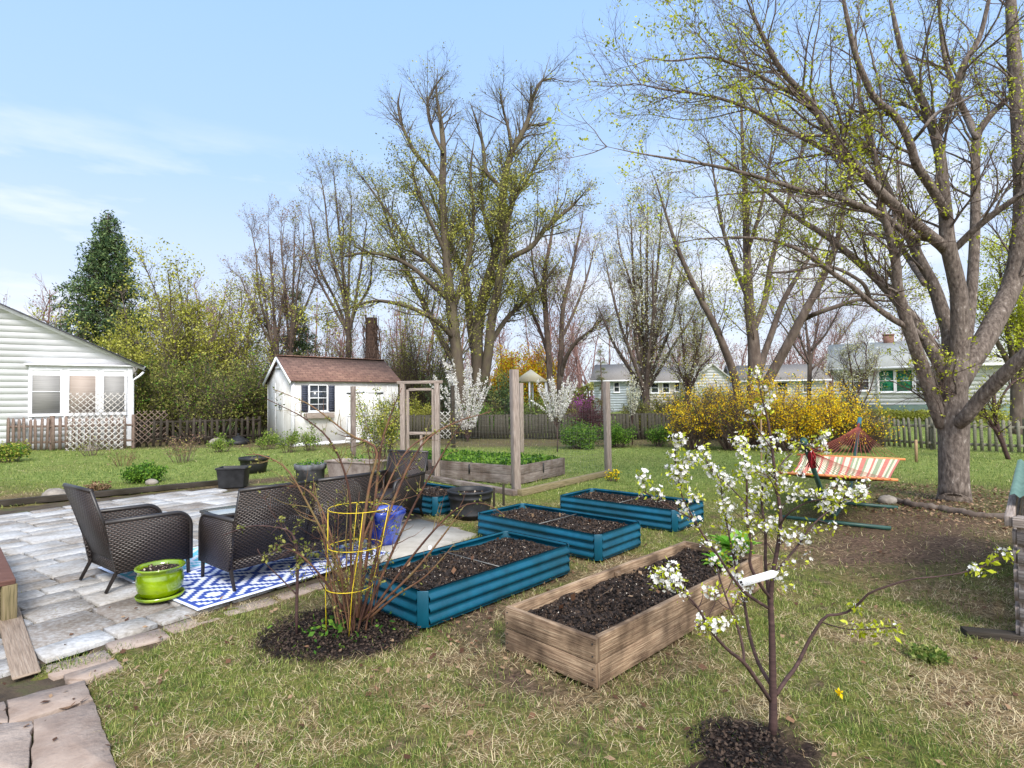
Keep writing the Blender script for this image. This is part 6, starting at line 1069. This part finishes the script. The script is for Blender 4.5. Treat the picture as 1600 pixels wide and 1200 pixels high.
crown('purple_shrub', 'dark purple leaved shrub by the back fence', 'shrub', 918, 692, 918, 21.5, 26, 612, M['purple'], M['purple'], stems=60, nleaf=2600, size=.05, seed=54, twigs=1300, spread=.05, r0=.012, L_=.45)
crown('green_shrub', 'low spreading green shrub left of the far right enclosure post', 'shrub', 905, 700, 905, 19.0, 26, 652, M['barkbrown'], M['leafgreen'], stems=50, nleaf=2400, size=.055, seed=55, twigs=700, spread=.06, r0=.01, L_=.35)
crown('green_shrub', 'rounded green shrub right behind the far right enclosure post', 'shrub', 965, 698, 965, 19.4, 20, 655, M['barkbrown'], M['leafgreen'], stems=50, nleaf=2400, size=.05, seed=56, twigs=600, spread=.05, r0=.01, L_=.3)
crown('green_shrub', 'small bright green shrub at the left foot of the forsythia', 'shrub', 1030, 698, 1028, 19.6, 14, 662, M['barkbrown'], M['leafgreen'], stems=30, nleaf=800, size=.055, seed=57, twigs=300, spread=.05, r0=.01, L_=.3)
crown('azalea', 'small magenta flowering azalea far behind the back fence', 'shrub', 904, 640, 904, 34, 14, 612, M['barkbrown'], M['magenta'], stems=30, nleaf=1000, size=.09, seed=58, twigs=300, spread=.08, r0=.015, L_=.4)
for (px_, w_, tp, sd_, lb) in ((1085, 36, 574, 61, 'left part of the forsythia hedge with scattered yellow flowers'), (1150, 42, 566, 62, 'middle of the forsythia hedge, mostly grey stems with few flowers'), (1225, 44, 568, 63, 'right middle of the forsythia hedge, bright yellow flowers at the top'), (1290, 38, 576, 64, 'right end of the forsythia hedge glowing yellow behind the hammock'), (1345, 26, 625, 65, 'thin yellow forsythia branches at the far right end of the hedge')):
    crown('forsythia', lb, 'shrub', px_, 698, px_, 18.3-(px_-1085)*.006, w_, tp, M['twig'], M['forsythia'], stems=85, nleaf=[1100, 550, 1800, 1700, 250][sd_-61], size=.055, seed=sd_, twigs=2200, spread=.06, r0=.010, kk=4, L_=.6, ang=1.05, wob=.13, up=-.01, sub2=1500, group='forsythia bushes along the back fence', extra=[(350, 3, .05, .05, M['leafgreen'], 'green_leaves')])
crown('climbing_forsythia', 'yellow forsythia sprays climbing round the base of the spreading tree', 'shrub', 1190, 698, 1190, 19.0, 24, 548, M['pinktwig'], M['forsythia'], stems=30, nleaf=700, size=.055, seed=66, twigs=600, spread=.06, r0=.012, kk=4, L_=.5, extra=[(300, 3, .06, .05, M['leafgreen'], 'green_leaves')])
for (px_, w_, tp, D_, mt_, sd_, nl_, lb) in ((700, 30, 560, 29, 'leafdark', 101, 2800, 'dark evergreen bush behind the blossom bush at the foot of the tall trees'), (765, 28, 606, 27, 'leafolive', 102, 2600, 'olive bush in front of the back fence between the two blossom bushes'), (835, 30, 612, 28, 'leaflight', 103, 1800, 'light green bush behind the drooping blossom tree'), (880, 30, 604, 30, 'leafyg', 104, 1200, 'thin yellow green brush behind the purple shrub'), (1000, 28, 626, 24, 'leafolive', 105, 1900, 'brown green brush at the foot of the multi stemmed tree'), (1048, 26, 600, 26, 'leafyg', 106, 1100, 'loose brush with pale leaves left of the forsythia'), (1125, 34, 596, 27, 'leafyg', 107, 1500, 'tall airy brush rising behind the middle of the forsythia'), (1310, 24, 604, 25, 'leafyg', 108, 900, 'airy brush between the forsythia and the long white house'), (600, 40, 560, 33, 'leafolive', 109, 2400, 'olive brush showing over the right end of the shed roof')):
    crown('brush', lb, 'shrub', px_, 692, px_, D_, w_, tp, M['twig'], M[mt_], stems=60, nleaf=nl_, size=.075, seed=sd_, twigs=1800, spread=.08, r0=.014, L_=.7, wob=.10)
# white blossom bushes: upright wands thick with flowers
def blossom(label, base, px_w, D, top_py, stems, nfl, seed, trunk=.0, mt='creampetal', size=.045, spread=.035, kk=5, ang=.8):
    b = base; h = at(800, top_py, D)[2]-b[2]; wm = px_w/F*D; rg = np.random.default_rng(seed); e = empty('blossoming_tree', b, 0, label, 'blossom tree', 'white blossoming bushes'); S_ = 10; P_ = np.zeros((stems, S_, 3)); z0 = trunk
    th = rg.uniform(0, 2*PI, stems); rr = rg.random(stems)**.6; P_[:, 0, 2] = z0+rg.uniform(0, .25, stems)*max(z0, .3); d = unit(np.stack([np.cos(th)*rr*wm*ang*1.2, np.sin(th)*rr*wm*ang*1.2, np.full(stems, h-z0)], 1)); Hh = (h-z0)*rg.uniform(.6, 1.0, stems)
    for k in range(1, S_): P_[:, k] = P_[:, k-1]+d*(Hh/(S_-1))[:, None]; d = unit(d+rg.normal(0, .05, (stems, 3))+[0, 0, .01])
    R_ = np.full((stems, 1), .012)*np.linspace(1.2, .3, S_)[None]; mb = MB(); mb.tubes(P_, R_, 5, cap=False)
    if z0: mb.tubes([[0, 0, 0], [.01, 0, z0*.5], [0, 0, z0+.15]], [.022, .02, .016], 8)
    mb.build('trunk', M['barkdark'], e); lb = MB(); leaves(lb, P_, nfl, kk, size, spread, rg, t0=.22, t1=1., asp=.9); lb.build('blossom', M[mt], e); lb = MB(); leaves(lb, P_, nfl//6, 2, size*1.3, spread, rg, t0=.1); lb.build('leaves', M['leafolive'], e); return e
blossom('largest white blossom bush, by the dark back post and tall trees', G(731, 690), 44, 23, 548, 24, 1700, 71, size=.05, spread=.024, ang=1.5, mt='petal')
blossom('white blossom tree on a thin trunk behind the corner post, drooping to the lawn', G(871, 706), 36, 17.6, 585, 22, 1300, 72, .75, ang=1.35, size=.036, spread=.020, mt='petal')
blossom('white blossom tree on a thin trunk right of the far enclosure post', G(988, 696), 22, 19.6, 590, 14, 420, 73, .75, ang=1.3, size=.036, spread=.02)
blossom('loose white blossom shrub in front of the shed doors', G(590, 722), 26, 15.0, 612, 22, 800, 74, .0, size=.035, spread=.05, kk=3)
shrub('climbing_shrub', 'tall lime green leafed shrub against the right end of the shed', 'shrub', G(592, 730), 2.25, 1.25, 26, 500, [(900, 4, .055, .06), (300, 3, .05, .05, M['leafgreen'], 'green_leaves')], M['twig'], M['leafyg'], 75, r0=.012, twL=.4, t0=.4)
# the vine covered stump
c_ = at(581, 690, 27)*[1, 1, 0]; h_ = at(581, 497, 27)[2]; th = np.linspace(0, 2*PI, 25); zs = np.linspace(0, h_, 30); T_, Z_ = np.meshgrid(th, zs, indexing='ij'); rr = .33*(1-.15*Z_/h_)*(1+.3*(fbm(np.cos(T_)*3+9, Z_+np.sin(T_)*3, .7, 3)-.5)); rr[-1] = rr[0]; e = empty('vine_covered_stump', c_, 0, 'tall dark dead trunk wrapped in vines behind the shed roof', 'stump'); mb = MB(); mb.grid(np.stack([rr*np.cos(T_), rr*np.sin(T_), Z_], -1)); mb.build('trunk', M['ivy'], e)
mb = MB(); r_ = np.random.default_rng(3); P_ = []
for k in range(160): a_ = r_.uniform(0, 2*PI); z_ = r_.uniform(0, h_*.9); t_ = np.linspace(0, 1, 7); P_.append(np.stack([.36*np.cos(a_+t_*r_.uniform(-1, 1)), .36*np.sin(a_+t_*r_.uniform(-1, 1)), z_+t_*r_.uniform(.4, 1.2)], 1)+r_.normal(0, .03, (7, 3)))
P_ = np.array(P_); P_[:, :, 2] = np.minimum(P_[:, :, 2], h_+.1); mb.tubes(P_, np.full((160, 7), .016), 4); mb.build('vines', M['twig'], e)
# far-off wood: one hazy mass of bare trees along the horizon
rg = np.random.default_rng(99); k = 230; x = rg.uniform(-75, 85, k); y = rg.uniform(54, 74, k); P_ = np.zeros((k, 8, 3)); P_[:, 0, 0] = x; P_[:, 0, 1] = y; hh = rg.uniform(7.5, 14, k)*(1-.25*sstep(-10, 30, x)); d = np.tile([0, 0, 1.], (k, 1))
for i in range(1, 8): P_[:, i] = P_[:, i-1]+d*(hh/7)[:, None]; d = unit(d+rg.normal(0, .07, (k, 3)))
R_ = (hh*.014)[:, None]*np.linspace(1, .2, 8)[None]; mb = MB(); mb.tubes(P_, R_, 5, cap=False); A1, B1 = grow(P_, R_, 4200, 4.0, rg, ang=(25, 50), rf=.4, rmin=.03, S_=6, up=.08, t0=.15); mb.tubes(A1, B1, 3, cap=False); A2, B2 = grow(A1, B1, 22000, 1.8, rg, ang=(25, 55), rf=.5, rmin=.018, S_=4, up=.08, t0=.1); mb.tubes(A2, B2, 3, cap=False); leaves(mb, A2, 9000, 2, .22, .25, rg)
tag(mb.build('distant_woods', M['pinktwig']), 'hazy band of bare pinkish brown woods along the horizon', 'woods', kind='stuff')
mb = MB(); k = 60; x = rg.uniform(-60, 70, k); y = rg.uniform(50, 60, k); 
th = rg.uniform(0, 2*PI, (k, 1300)); u_ = rg.uniform(-1, 1, (k, 1300)); s_ = np.sqrt(1-u_**2)*rg.random((k, 1300))**.3; sz = rg.uniform(1.6, 3.0, (k, 1)); P_ = np.stack([x[:, None]+sz*1.3*s_*np.cos(th), y[:, None]+sz*s_*np.sin(th), np.abs(u_)*sz*1.1], -1).reshape(-1, 3); leafquads(mb, P_, .28, rg, .8); tag(mb.build('distant_shrubbery', M['leafolive']), 'low band of far off olive green shrubbery behind the houses', 'shrubbery', kind='stuff')

# ================================================================== BERRY BUSH WITH YELLOW CAGE
bD = BUSH[1]
canes = [[(548, 962, 3), (522, 870, 2.6, -.05), (485, 795, 2.2, -.1), (448, 733, 1.8, -.15), (410, 712, 1.3, -.2), (385, 710, .8, -.2)], [(560, 965, 4, .05), (565, 850, 3.6, .05), (577, 760, 3.2, .05), (588, 702, 2.8, .05), (545, 678, 2, .02), (485, 633, 1.5, 0), (427, 608, .9, 0)],
 [(550, 968, 3.2), (548, 850, 2.8), (545, 765, 2.4), (520, 695, 2, -.05), (478, 655, 1.5, -.08), (418, 624, .9, -.1)], [(566, 965, 4, .1), (590, 862, 3.4, .15), (622, 765, 2.8, .2), (662, 692, 2.2, .25), (712, 660, 1.6, .3), (768, 643, .9, .35)],
 [(570, 965, 3.4), (612, 865, 2.8), (652, 780, 2.3), (690, 712, 1.7), (722, 658, 1)], [(572, 968, 3), (645, 868, 2.5, -.1), (700, 806, 2, -.15), (735, 787, 1.5, -.2), (765, 790, 1.1, -.2), (790, 806, .7, -.2)], [(566, 970, 3), (640, 900, 2.6, -.15), (690, 840, 2, -.2), (724, 792, 1.2, -.25)],
 [(558, 962, 4, .1), (575, 860, 3.6, .15), (588, 765, 3, .2), (595, 700, 2.6, .22), (610, 650, 2, .25), (628, 606, 1, .25)], [(545, 965, 3), (505, 905, 2.4, -.1), (470, 868, 1.8, -.15), (430, 850, 1, -.2)], [(575, 968, 3), (620, 930, 2.4, -.2), (665, 900, 1.6, -.3), (710, 850, 1, -.35)], [(558, 965, 3.4), (555, 880, 3, .1), (600, 770, 2.4, .2), (640, 700, 1.6, .3), (702, 664, 1, .4)],
 [(552, 966, 3), (530, 880, 2.6, .1), (500, 790, 2, .2), (470, 760, 1.2, .3), (448, 760, .7, .3)]]
P, R = limbs_px(canes, bD, 20); rg = np.random.default_rng(14); k = 22; th = rg.uniform(0, 2*PI, k); P2 = np.zeros((k, 20, 3)); P2[:, 0] = np.array([BUSH[0]+.09, BUSH[1]+.03, 0])+np.stack([np.cos(th)*.14*rg.random(k), np.sin(th)*.14*rg.random(k), np.zeros(k)], 1); d = unit(np.stack([np.cos(th)*.22, np.sin(th)*.22, np.ones(k)], 1)); hh = rg.uniform(.5, 1.15, k)
for i in range(1, 20): P2[:, i] = P2[:, i-1]+d*(hh/19)[:, None]; d = unit(d+rg.normal(0, .06, (k, 3)))
R2 = (rg.uniform(.005, .010, k))[:, None]*np.linspace(1, .35, 20)[None]; P[:, 0, 2] = np.maximum(P[:, 0, 2], -.01); P[:, :, 2] = np.maximum(P[:, :, 2], .0); P = np.concatenate([P, P2]); R = np.concatenate([R*.72, R2*.8])
e = empty('berry_bush', BUSH, 0, 'tangled leafless berry canes arching out of a yellow wire cage', 'bush'); o_ = np.array(BUSH); mb = MB(); mb.tubes(P-o_, R, 7); mb.build('canes', M['cane'], e, smooth=True)
A1, B1 = grow(P, R, 300, .26, rg, ang=(30, 65), rf=.5, rmin=.0016, rmax=.0035, S_=6, wob=.16, t0=.25); A2, B2 = grow(A1, B1, 520, .10, rg, rmin=.0012, S_=4, wob=.2); mb = MB(); mb.tubes(A1-o_, B1, 4, cap=False); mb.tubes(A2-o_, B2, 3, cap=False); tag(mb.build('side_shoots', M['cane'], e), kind='stuff')
lb = MB(); leaves(lb, np.concatenate([A1[:, ::1][:, :4], A2]) if False else A2-o_, 420, 3, .020, .008, rg); leaves(lb, P-o_, 160, 3, .022, .010, rg, t0=.4); lb.build('bud_leaves', M['leafolive'], e)
lb = MB(); q = np.stack([rg.normal(0, .17, 110), rg.normal(-.02, .15, 110), rg.uniform(.01, .07, 110)], 1); leafquads(lb, q, .045, rg, .6); lb.build('basal_leaves', M['leafgreen'], e)
cg = empty('tomato_cage', BUSH, 0, 'yellow three ring wire tomato cage round the berry bush', 'plant cage'); rings = []
for px_, y_, r_ in ((561, 793, .215), (555, 852, .19), (546, 915, .165)):
    c_ = at(px_, y_, bD); rings.append((c_, r_)); th = np.linspace(0, 2*PI, 41); mb = MB(); mb.tubes(np.stack([c_[0]+r_*np.cos(th), c_[1]+r_*np.sin(th), np.full(41, c_[2])], 1)-o_, np.full(41, .0028), 6, cap=False); mb.build('ring', M['yellowwire'], cg, smooth=True)
for a_ in (.35, 1.9, 3.5, 5.1):
    pts = [c_+np.array([math.cos(a_)*r_, math.sin(a_)*r_, 0]) for c_, r_ in rings]; f_ = np.array([BUSH[0]+.03+math.cos(a_)*.14, BUSH[1]+math.sin(a_)*.14, -.02]); mb = MB(); mb.tubes(np.array(pts+[f_])-o_, np.full(4, .0028), 6); mb.build('leg', M['yellowwire'], cg)
# thin sapling left of it
sD = G(463, 992)[1]; P, R = limbs_px([[(463, 992, 2.6), (464, 930, 2.4), (465, 880, 2.2), (462, 848, 2), (452, 830, 1.6), (425, 823, 1.2, -.1), (390, 822, .9, -.15), (350, 836, .6, -.2)], [(464, 930, 1.2), (440, 905, 1, -.05), (415, 880, .8, -.1), (402, 858, .5, -.15)], [(463, 890, 1.2), (480, 870, .9, .05), (492, 850, .6, .1)], [(462, 860, 1.4), (450, 850, 1, -.1), (425, 862, .6, -.2)]], sD, 16)
tree('sapling', 'thin single stemmed sapling just left of the berry bush', 'sapling', P, R, [dict(n=26, L=.12, rmin=.0015, rmax=.003, S_=5), dict(n=50, L=.06, rmin=.001, S_=4)], [(70, 3, .028, .012)], M['barkdark'], M['leafolive'], seed=7, trunk_k=7)

# ================================================================== FOREGROUND CHERRY
cD = CHER[1]
ch = [[(1208, 1152, 9), (1208, 1100, 7.6), (1207, 1040, 6.8), (1206, 985, 6.2), (1204, 935, 5.2), (1208, 895, 4.4), (1216, 850, 4), (1220, 807, 3.6, .02), (1213, 757, 3.2, .04), (1207, 707, 2.8, .05), (1200, 657, 2.2, .06), (1190, 620, 1.6, .06), (1184, 585, 1, .06)],
 [(1203, 950, 3.6), (1200, 917, 3.8, .05), (1196, 880, 3.2, .08), (1196, 830, 2.8, .1), (1190, 780, 2.2, .12), (1196, 720, 1.6, .12), (1200, 690, 1, .12)], [(1204, 935, 3), (1189, 915, 3.4, -.05), (1172, 882, 3, -.08), (1174, 850, 2.7, -.1), (1167, 815, 2.4, -.1), (1167, 760, 2, -.12), (1165, 725, 1.5, -.12), (1157, 692, .9, -.12)],
 [(1204, 1095, 4), (1182, 1062, 4.2, -.1), (1162, 1035, 3.8, -.15), (1137, 1015, 3.2, -.2), (1112, 987, 2.8, -.25), (1095, 957, 2.4, -.28), (1080, 937, 2, -.3), (1062, 922, 1.6, -.3), (1048, 898, 1, -.3)], [(1163, 1036, 2.4, -.15), (1160, 1008, 2.8, -.12), (1150, 972, 2.4, -.1), (1137, 940, 2, -.08), (1125, 905, 1.7, -.05), (1118, 875, 1.2, 0)],
 [(1205, 1070, 4), (1186, 1038, 3.8, .1), (1173, 1000, 3.4, .15), (1166, 960, 3, .2), (1160, 925, 2.6, .22), (1148, 880, 2.2, .25), (1140, 840, 1.8, .25), (1130, 790, 1.4, .25), (1126, 750, .9, .25)], [(1200, 950, 3), (1178, 936, 3.2, -.05), (1160, 922, 3, -.1), (1140, 896, 2.7, -.12), (1122, 868, 2.4, -.15), (1100, 838, 2.2, -.2), (1078, 800, 1.8, -.22), (1062, 765, 1.5, -.25), (1056, 725, 1.2, -.25), (1054, 690, .8, -.25)],
 [(1084, 812, 1.4, -.2), (1062, 800, 1.3, -.25), (1035, 785, 1.1, -.3), (1005, 768, .7, -.3)], [(1213, 1085, 4), (1228, 1062, 4, .05), (1245, 1040, 3.8, .08), (1262, 1005, 3.4, .1), (1277, 980, 3, .1), (1292, 962, 2.7, .1), (1318, 959, 2.5, .08), (1340, 945, 2.3, .05), (1358, 927, 2.1, 0), (1390, 915, 1.9, -.05), (1425, 905, 1.6, -.1), (1480, 899, 1.3, -.15), (1530, 888, 1, -.18), (1570, 866, .6, -.2)],
 [(1208, 900, 2.4), (1220, 885, 2.4, .05), (1247, 852, 2.1, .1), (1270, 820, 1.8, .12), (1310, 786, 1.4, .15), (1350, 756, .8, .15)], [(1218, 820, 2), (1235, 800, 1.7, -.1), (1262, 785, 1.4, -.15), (1300, 778, 1.2, -.2), (1345, 776, .8, -.2)], [(1210, 745, 1.6), (1225, 720, 1.4, .1), (1250, 700, 1.1, .15), (1285, 690, .7, .2)],
 [(1283, 972, 1.2, .1), (1310, 980, 1.1, .05), (1340, 984, .9, 0), (1400, 980, .5, -.05)], [(1168, 790, 1.4), (1140, 760, 1.2, .05), (1112, 735, 1, .1), (1095, 700, .7, .12)], [(1205, 700, 1.2), (1185, 672, 1, .05), (1170, 650, .6, .08)], [(1214, 770, 1.2), (1200, 745, 1, -.1), (1180, 735, .7, -.12)]]
P, R = limbs_px(ch, cD, 24); o_ = np.array(CHER); P[0, 0] = o_-[0, 0, .02]; e = empty('cherry_tree', CHER, 0, 'young cherry tree with white blossom clusters in the right foreground', 'cherry tree'); rg = np.random.default_rng(17)
mb = MB(); mb.tubes(P-o_, R*.76, 10); mb.build('trunk', M['barkdark'], e, smooth=True)
top = P[:, 8:]; wz = R[:, 8:]; keep = np.array([1, 1, 1, 1, 1, 1, 1, 1, 1, 1, 1, 1, 1, 1, 1, 1], bool)
A1, B1 = grow(P[[0, 1, 2, 3, 4, 5, 6, 7, 9, 10, 11, 13, 14, 15]], R[[0, 1, 2, 3, 4, 5, 6, 7, 9, 10, 11, 13, 14, 15]], 105, .16, rg, ang=(35, 70), rf=.5, rmin=.0013, rmax=.003, S_=6, wob=.12, t0=.42); mb = MB(); mb.tubes(A1-o_, B1, 5, cap=False)
ends = list(A1[:, -1])+list(A1[:, 3][::2])+[P[i, -1] for i in range(len(P))]
for i in (0, 1, 2, 5, 6, 9, 10, 11, 13): ends += [P[i, j]+rg.normal(0, .015, 3) for j in range(12, 24, 2)]
ends += [P[12, 14], P[12, 19], P[3, 22], P[3, 19], P[8, 21], P[8, 12]]
ends += [at(px_, py_, cD+dd) for px_, py_, dd in ((1218, 898, -.05), (1232, 915, -.04), (1225, 880, .0), (1240, 880, .1), (1262, 872, .1), (1150, 742, 0), (1170, 750, .05), (1140, 755, -.1), (1178, 772, .05), (1190, 735, .1), (1208, 750, .1), (1230, 728, .15), (1255, 740, .12))]
ends = np.array(ends); ends = ends[(ends[:, 2] > .45)]
fl = MB(); lf = MB(); ped = []; bd = MB()
def flower(mb, c_, n_, r_, op):
    a = unit(np.cross(n_, rg.normal(size=3))); b = np.cross(n_, a); V = []; 
    for k in range(5):
        t_ = k*2*PI/5; d_ = a*math.cos(t_)+b*math.sin(t_); s_ = -a*math.sin(t_)+b*math.cos(t_); V += [c_, c_+d_*r_*.6+s_*r_*.48+n_*r_*op*.5, c_+d_*r_*1.05+n_*r_*op, c_+d_*r_*.6-s_*r_*.48+n_*r_*op*.5]
    mb.raw(V, np.arange(20).reshape(5, 4), np.zeros((5, 4, 2)))
for c_ in ends:
    full = rg.random() < .45; k = rg.integers(5, 11) if full else rg.integers(1, 4); spr = .028 if full else .02
    for _ in range(k):
        n_ = unit(rg.normal(size=3)+np.array([0, -.5, .3])); q = c_+n_*spr*rg.uniform(.5, 1.3); flower(fl, q-o_, n_, .0108*rg.uniform(.8, 1.15), rg.uniform(.15, .7)); ped.append([c_, (c_+q)/2+rg.normal(0, .003, 3), q])
    for _ in range(rg.integers(2, 5)): n_ = unit(rg.normal(size=3)); q = c_+n_*.03; leafquads(bd, (q-o_)[None]+rg.normal(0, .0015, (5, 3)), .006, rg, .9); ped.append([c_, (c_+q)/2, q])
    leafquads(lf, (c_-o_)[None]+rg.normal(0, .018, (rg.integers(7, 14), 3)), .024, rg, .45)
for i, jr in ((8, (21, 22, 23)), (12, (15, 17, 20, 22)), (8, (12,))):
    for j in jr: leafquads(lf, (P[i, j]-o_)[None]+rg.normal(0, .02, (14, 3)), .035, rg, .45)
mb.tubes(np.array(ped)-o_, np.full((len(ped), 3), .0007), 3, cap=False); mb.build('spurs', M['barkdark'], e); fl.build('blossom', M['petal'], e); bd.build('buds', M['petal'], e); lf.build('leaves', M['leafmaple'], e)
# plant tag tied to the trunk
a_ = at(1155, 912, cD-.10); b_ = at(1217, 894, cD-.10); L_ = np.linalg.norm(b_-a_); F_ = frame(b_-a_, (0, -1, .35)); e = empty('plant_tag', a_, 0, 'white pointed plastic plant tag tied on the cherry trunk', 'plant tag')
mb = MB(); hw = .0175; pl = [(0, -hw), (L_*.86, -hw), (L_, 0), (L_*.86, hw), (0, hw)]; mb.prism([(x_, y_) for x_, y_ in pl], .0012, 2, (0, 0, 0), F_); mb.build('card', M['tagwhite'], e)
mb = MB(); r_ = np.random.default_rng(2)
for x_, y_, wq, hq in ((.010, .004, .012, .012), (.012, -.008, .008, .006)): mb.box((wq, hq, .0008), F_@np.array([x_, y_, .0011]), F_)
for row, y_ in enumerate((.008, .002, -.004, -.010)):
    x_ = .030
    while x_ < L_*.62: wq = r_.uniform(.0015, .006); mb.box((wq, .0012, .0006), F_@np.array([x_, y_, .0010]), F_); x_ += wq+.0016
mb.build('print', M['ink'], e)

# ================================================================== SMALL PLANTS
def sp(name, label, cat, px_, py_, h, w_, stems, tw, lf_, mt, seed, bark='twig', **k): return shrub(name, label, cat, G(px_, py_), h, w_, stems, tw, lf_, M[bark], M[mt], seed, r0=.006, **k)
sp('leafy_clump', 'rounded bright green leafy clump on the left lawn by the timber border', 'plant', 222, 753, .40, 1.0, 60, 300, [(1500, 4, .05, .05)], 'leafgreen', 81, 'twig', twL=.12)
sp('sprouting_perennial', 'tuft of reddish brown sprouts near the chair back', 'plant', 152, 766, .16, .55, 60, 60, [(160, 3, .04, .03)], 'deadleaf', 82, 'cane', twL=.06)
sp('bare_shrub', 'small leafless shrub in front of the leaning white lattice', 'shrub', 147, 712, .75, 1.3, 22, 160, [(120, 2, .05, .04)], 'leafolive', 83, twL=.3)
sp('bare_shrub', 'small leafless shrub standing right of the brown lattice', 'shrub', 288, 722, 1.15, 1.3, 24, 200, [(240, 2, .05, .04)], 'leafpink', 84, twL=.3)
sp('bare_shrub', 'low tan bare twigs on the lawn between the leafless shrub and the green clump', 'shrub', 192, 728, .6, .8, 16, 90, [(60, 2, .04, .04)], 'leafpink', 85, 'cane', twL=.2)
sp('yellow_shrub', 'yellowing low shrub at the far left edge of the lawn', 'shrub', 8, 722, .7, 1.4, 50, 260, [(420, 4, .06, .06), (400, 3, .07, .06, M['leafgreen'], 'green_leaves')], 'leafyg', 86, twL=.3)
for px_, py_, h_, sd_, lb in ((418, 702, .75, 87, 'light green feathery plant left of the shed corner'), (452, 707, .95, 88, 'light green feathery plant right at the near shed corner'), (484, 704, .95, 89, 'light green feathery plant below the shed window'), (345, 706, .6, 90, 'yellow green weeds in front of the black dome')):
    sp('feathery_plant', lb, 'plant', px_, py_, h_, .95, 26, 140, [(330, 3, .06, .04)], 'leaflight', sd_, twL=.25)
sp('daffodil_clump', 'small clump of yellow flowers by the mossy corner timber', 'flowers', 958, 752, .25, .35, 20, 30, [(50, 3, .04, .03), (60, 2, .04, .03, M['leafgreen'], 'leaves_green')], 'dandelion', 91, twL=.08)
sp('grass_tuft', 'dense dark green grass tuft in the lower right lawn', 'grass tuft', 1452, 1030, .08, .26, 160, 60, [(260, 2, .03, .015)], 'grassgreen', 92, 'grassgreen', twL=.04)
sp('low_green_plant', 'small green plant in a dark soil ring beyond the strawberry bed', 'plant', 918, 702, .25, .5, 30, 60, [(260, 3, .05, .05)], 'leafgreen', 93, twL=.1)
sp('foundation_shrubs', 'clipped yellow green planting along the base of the long white house', 'hedge', 1420, 690, .1, .1, 4, 4, None, 'leafgreen', 94) if False else None
for q_ in range(1):
    mb = MB(); rg = np.random.default_rng(5); b_ = at(1405, 637, 26.3); n_ = 5200; x = rg.uniform(-2.1, 3.6, n_); y = rg.normal(0, .3, n_)-x*.42; z = float(gh(b_[0], b_[1]))+rg.random(n_)*.42*(.7+.5*vnoise(x, x*0, .7, 3)); leafquads(mb, np.stack([x, y, z], 1), .10, rg, .7); tag(mb.build('hedge', M['leafyg'], None, (b_[0], b_[1], 0)), 'low yellow green hedge along the base of the long white house', 'hedge')
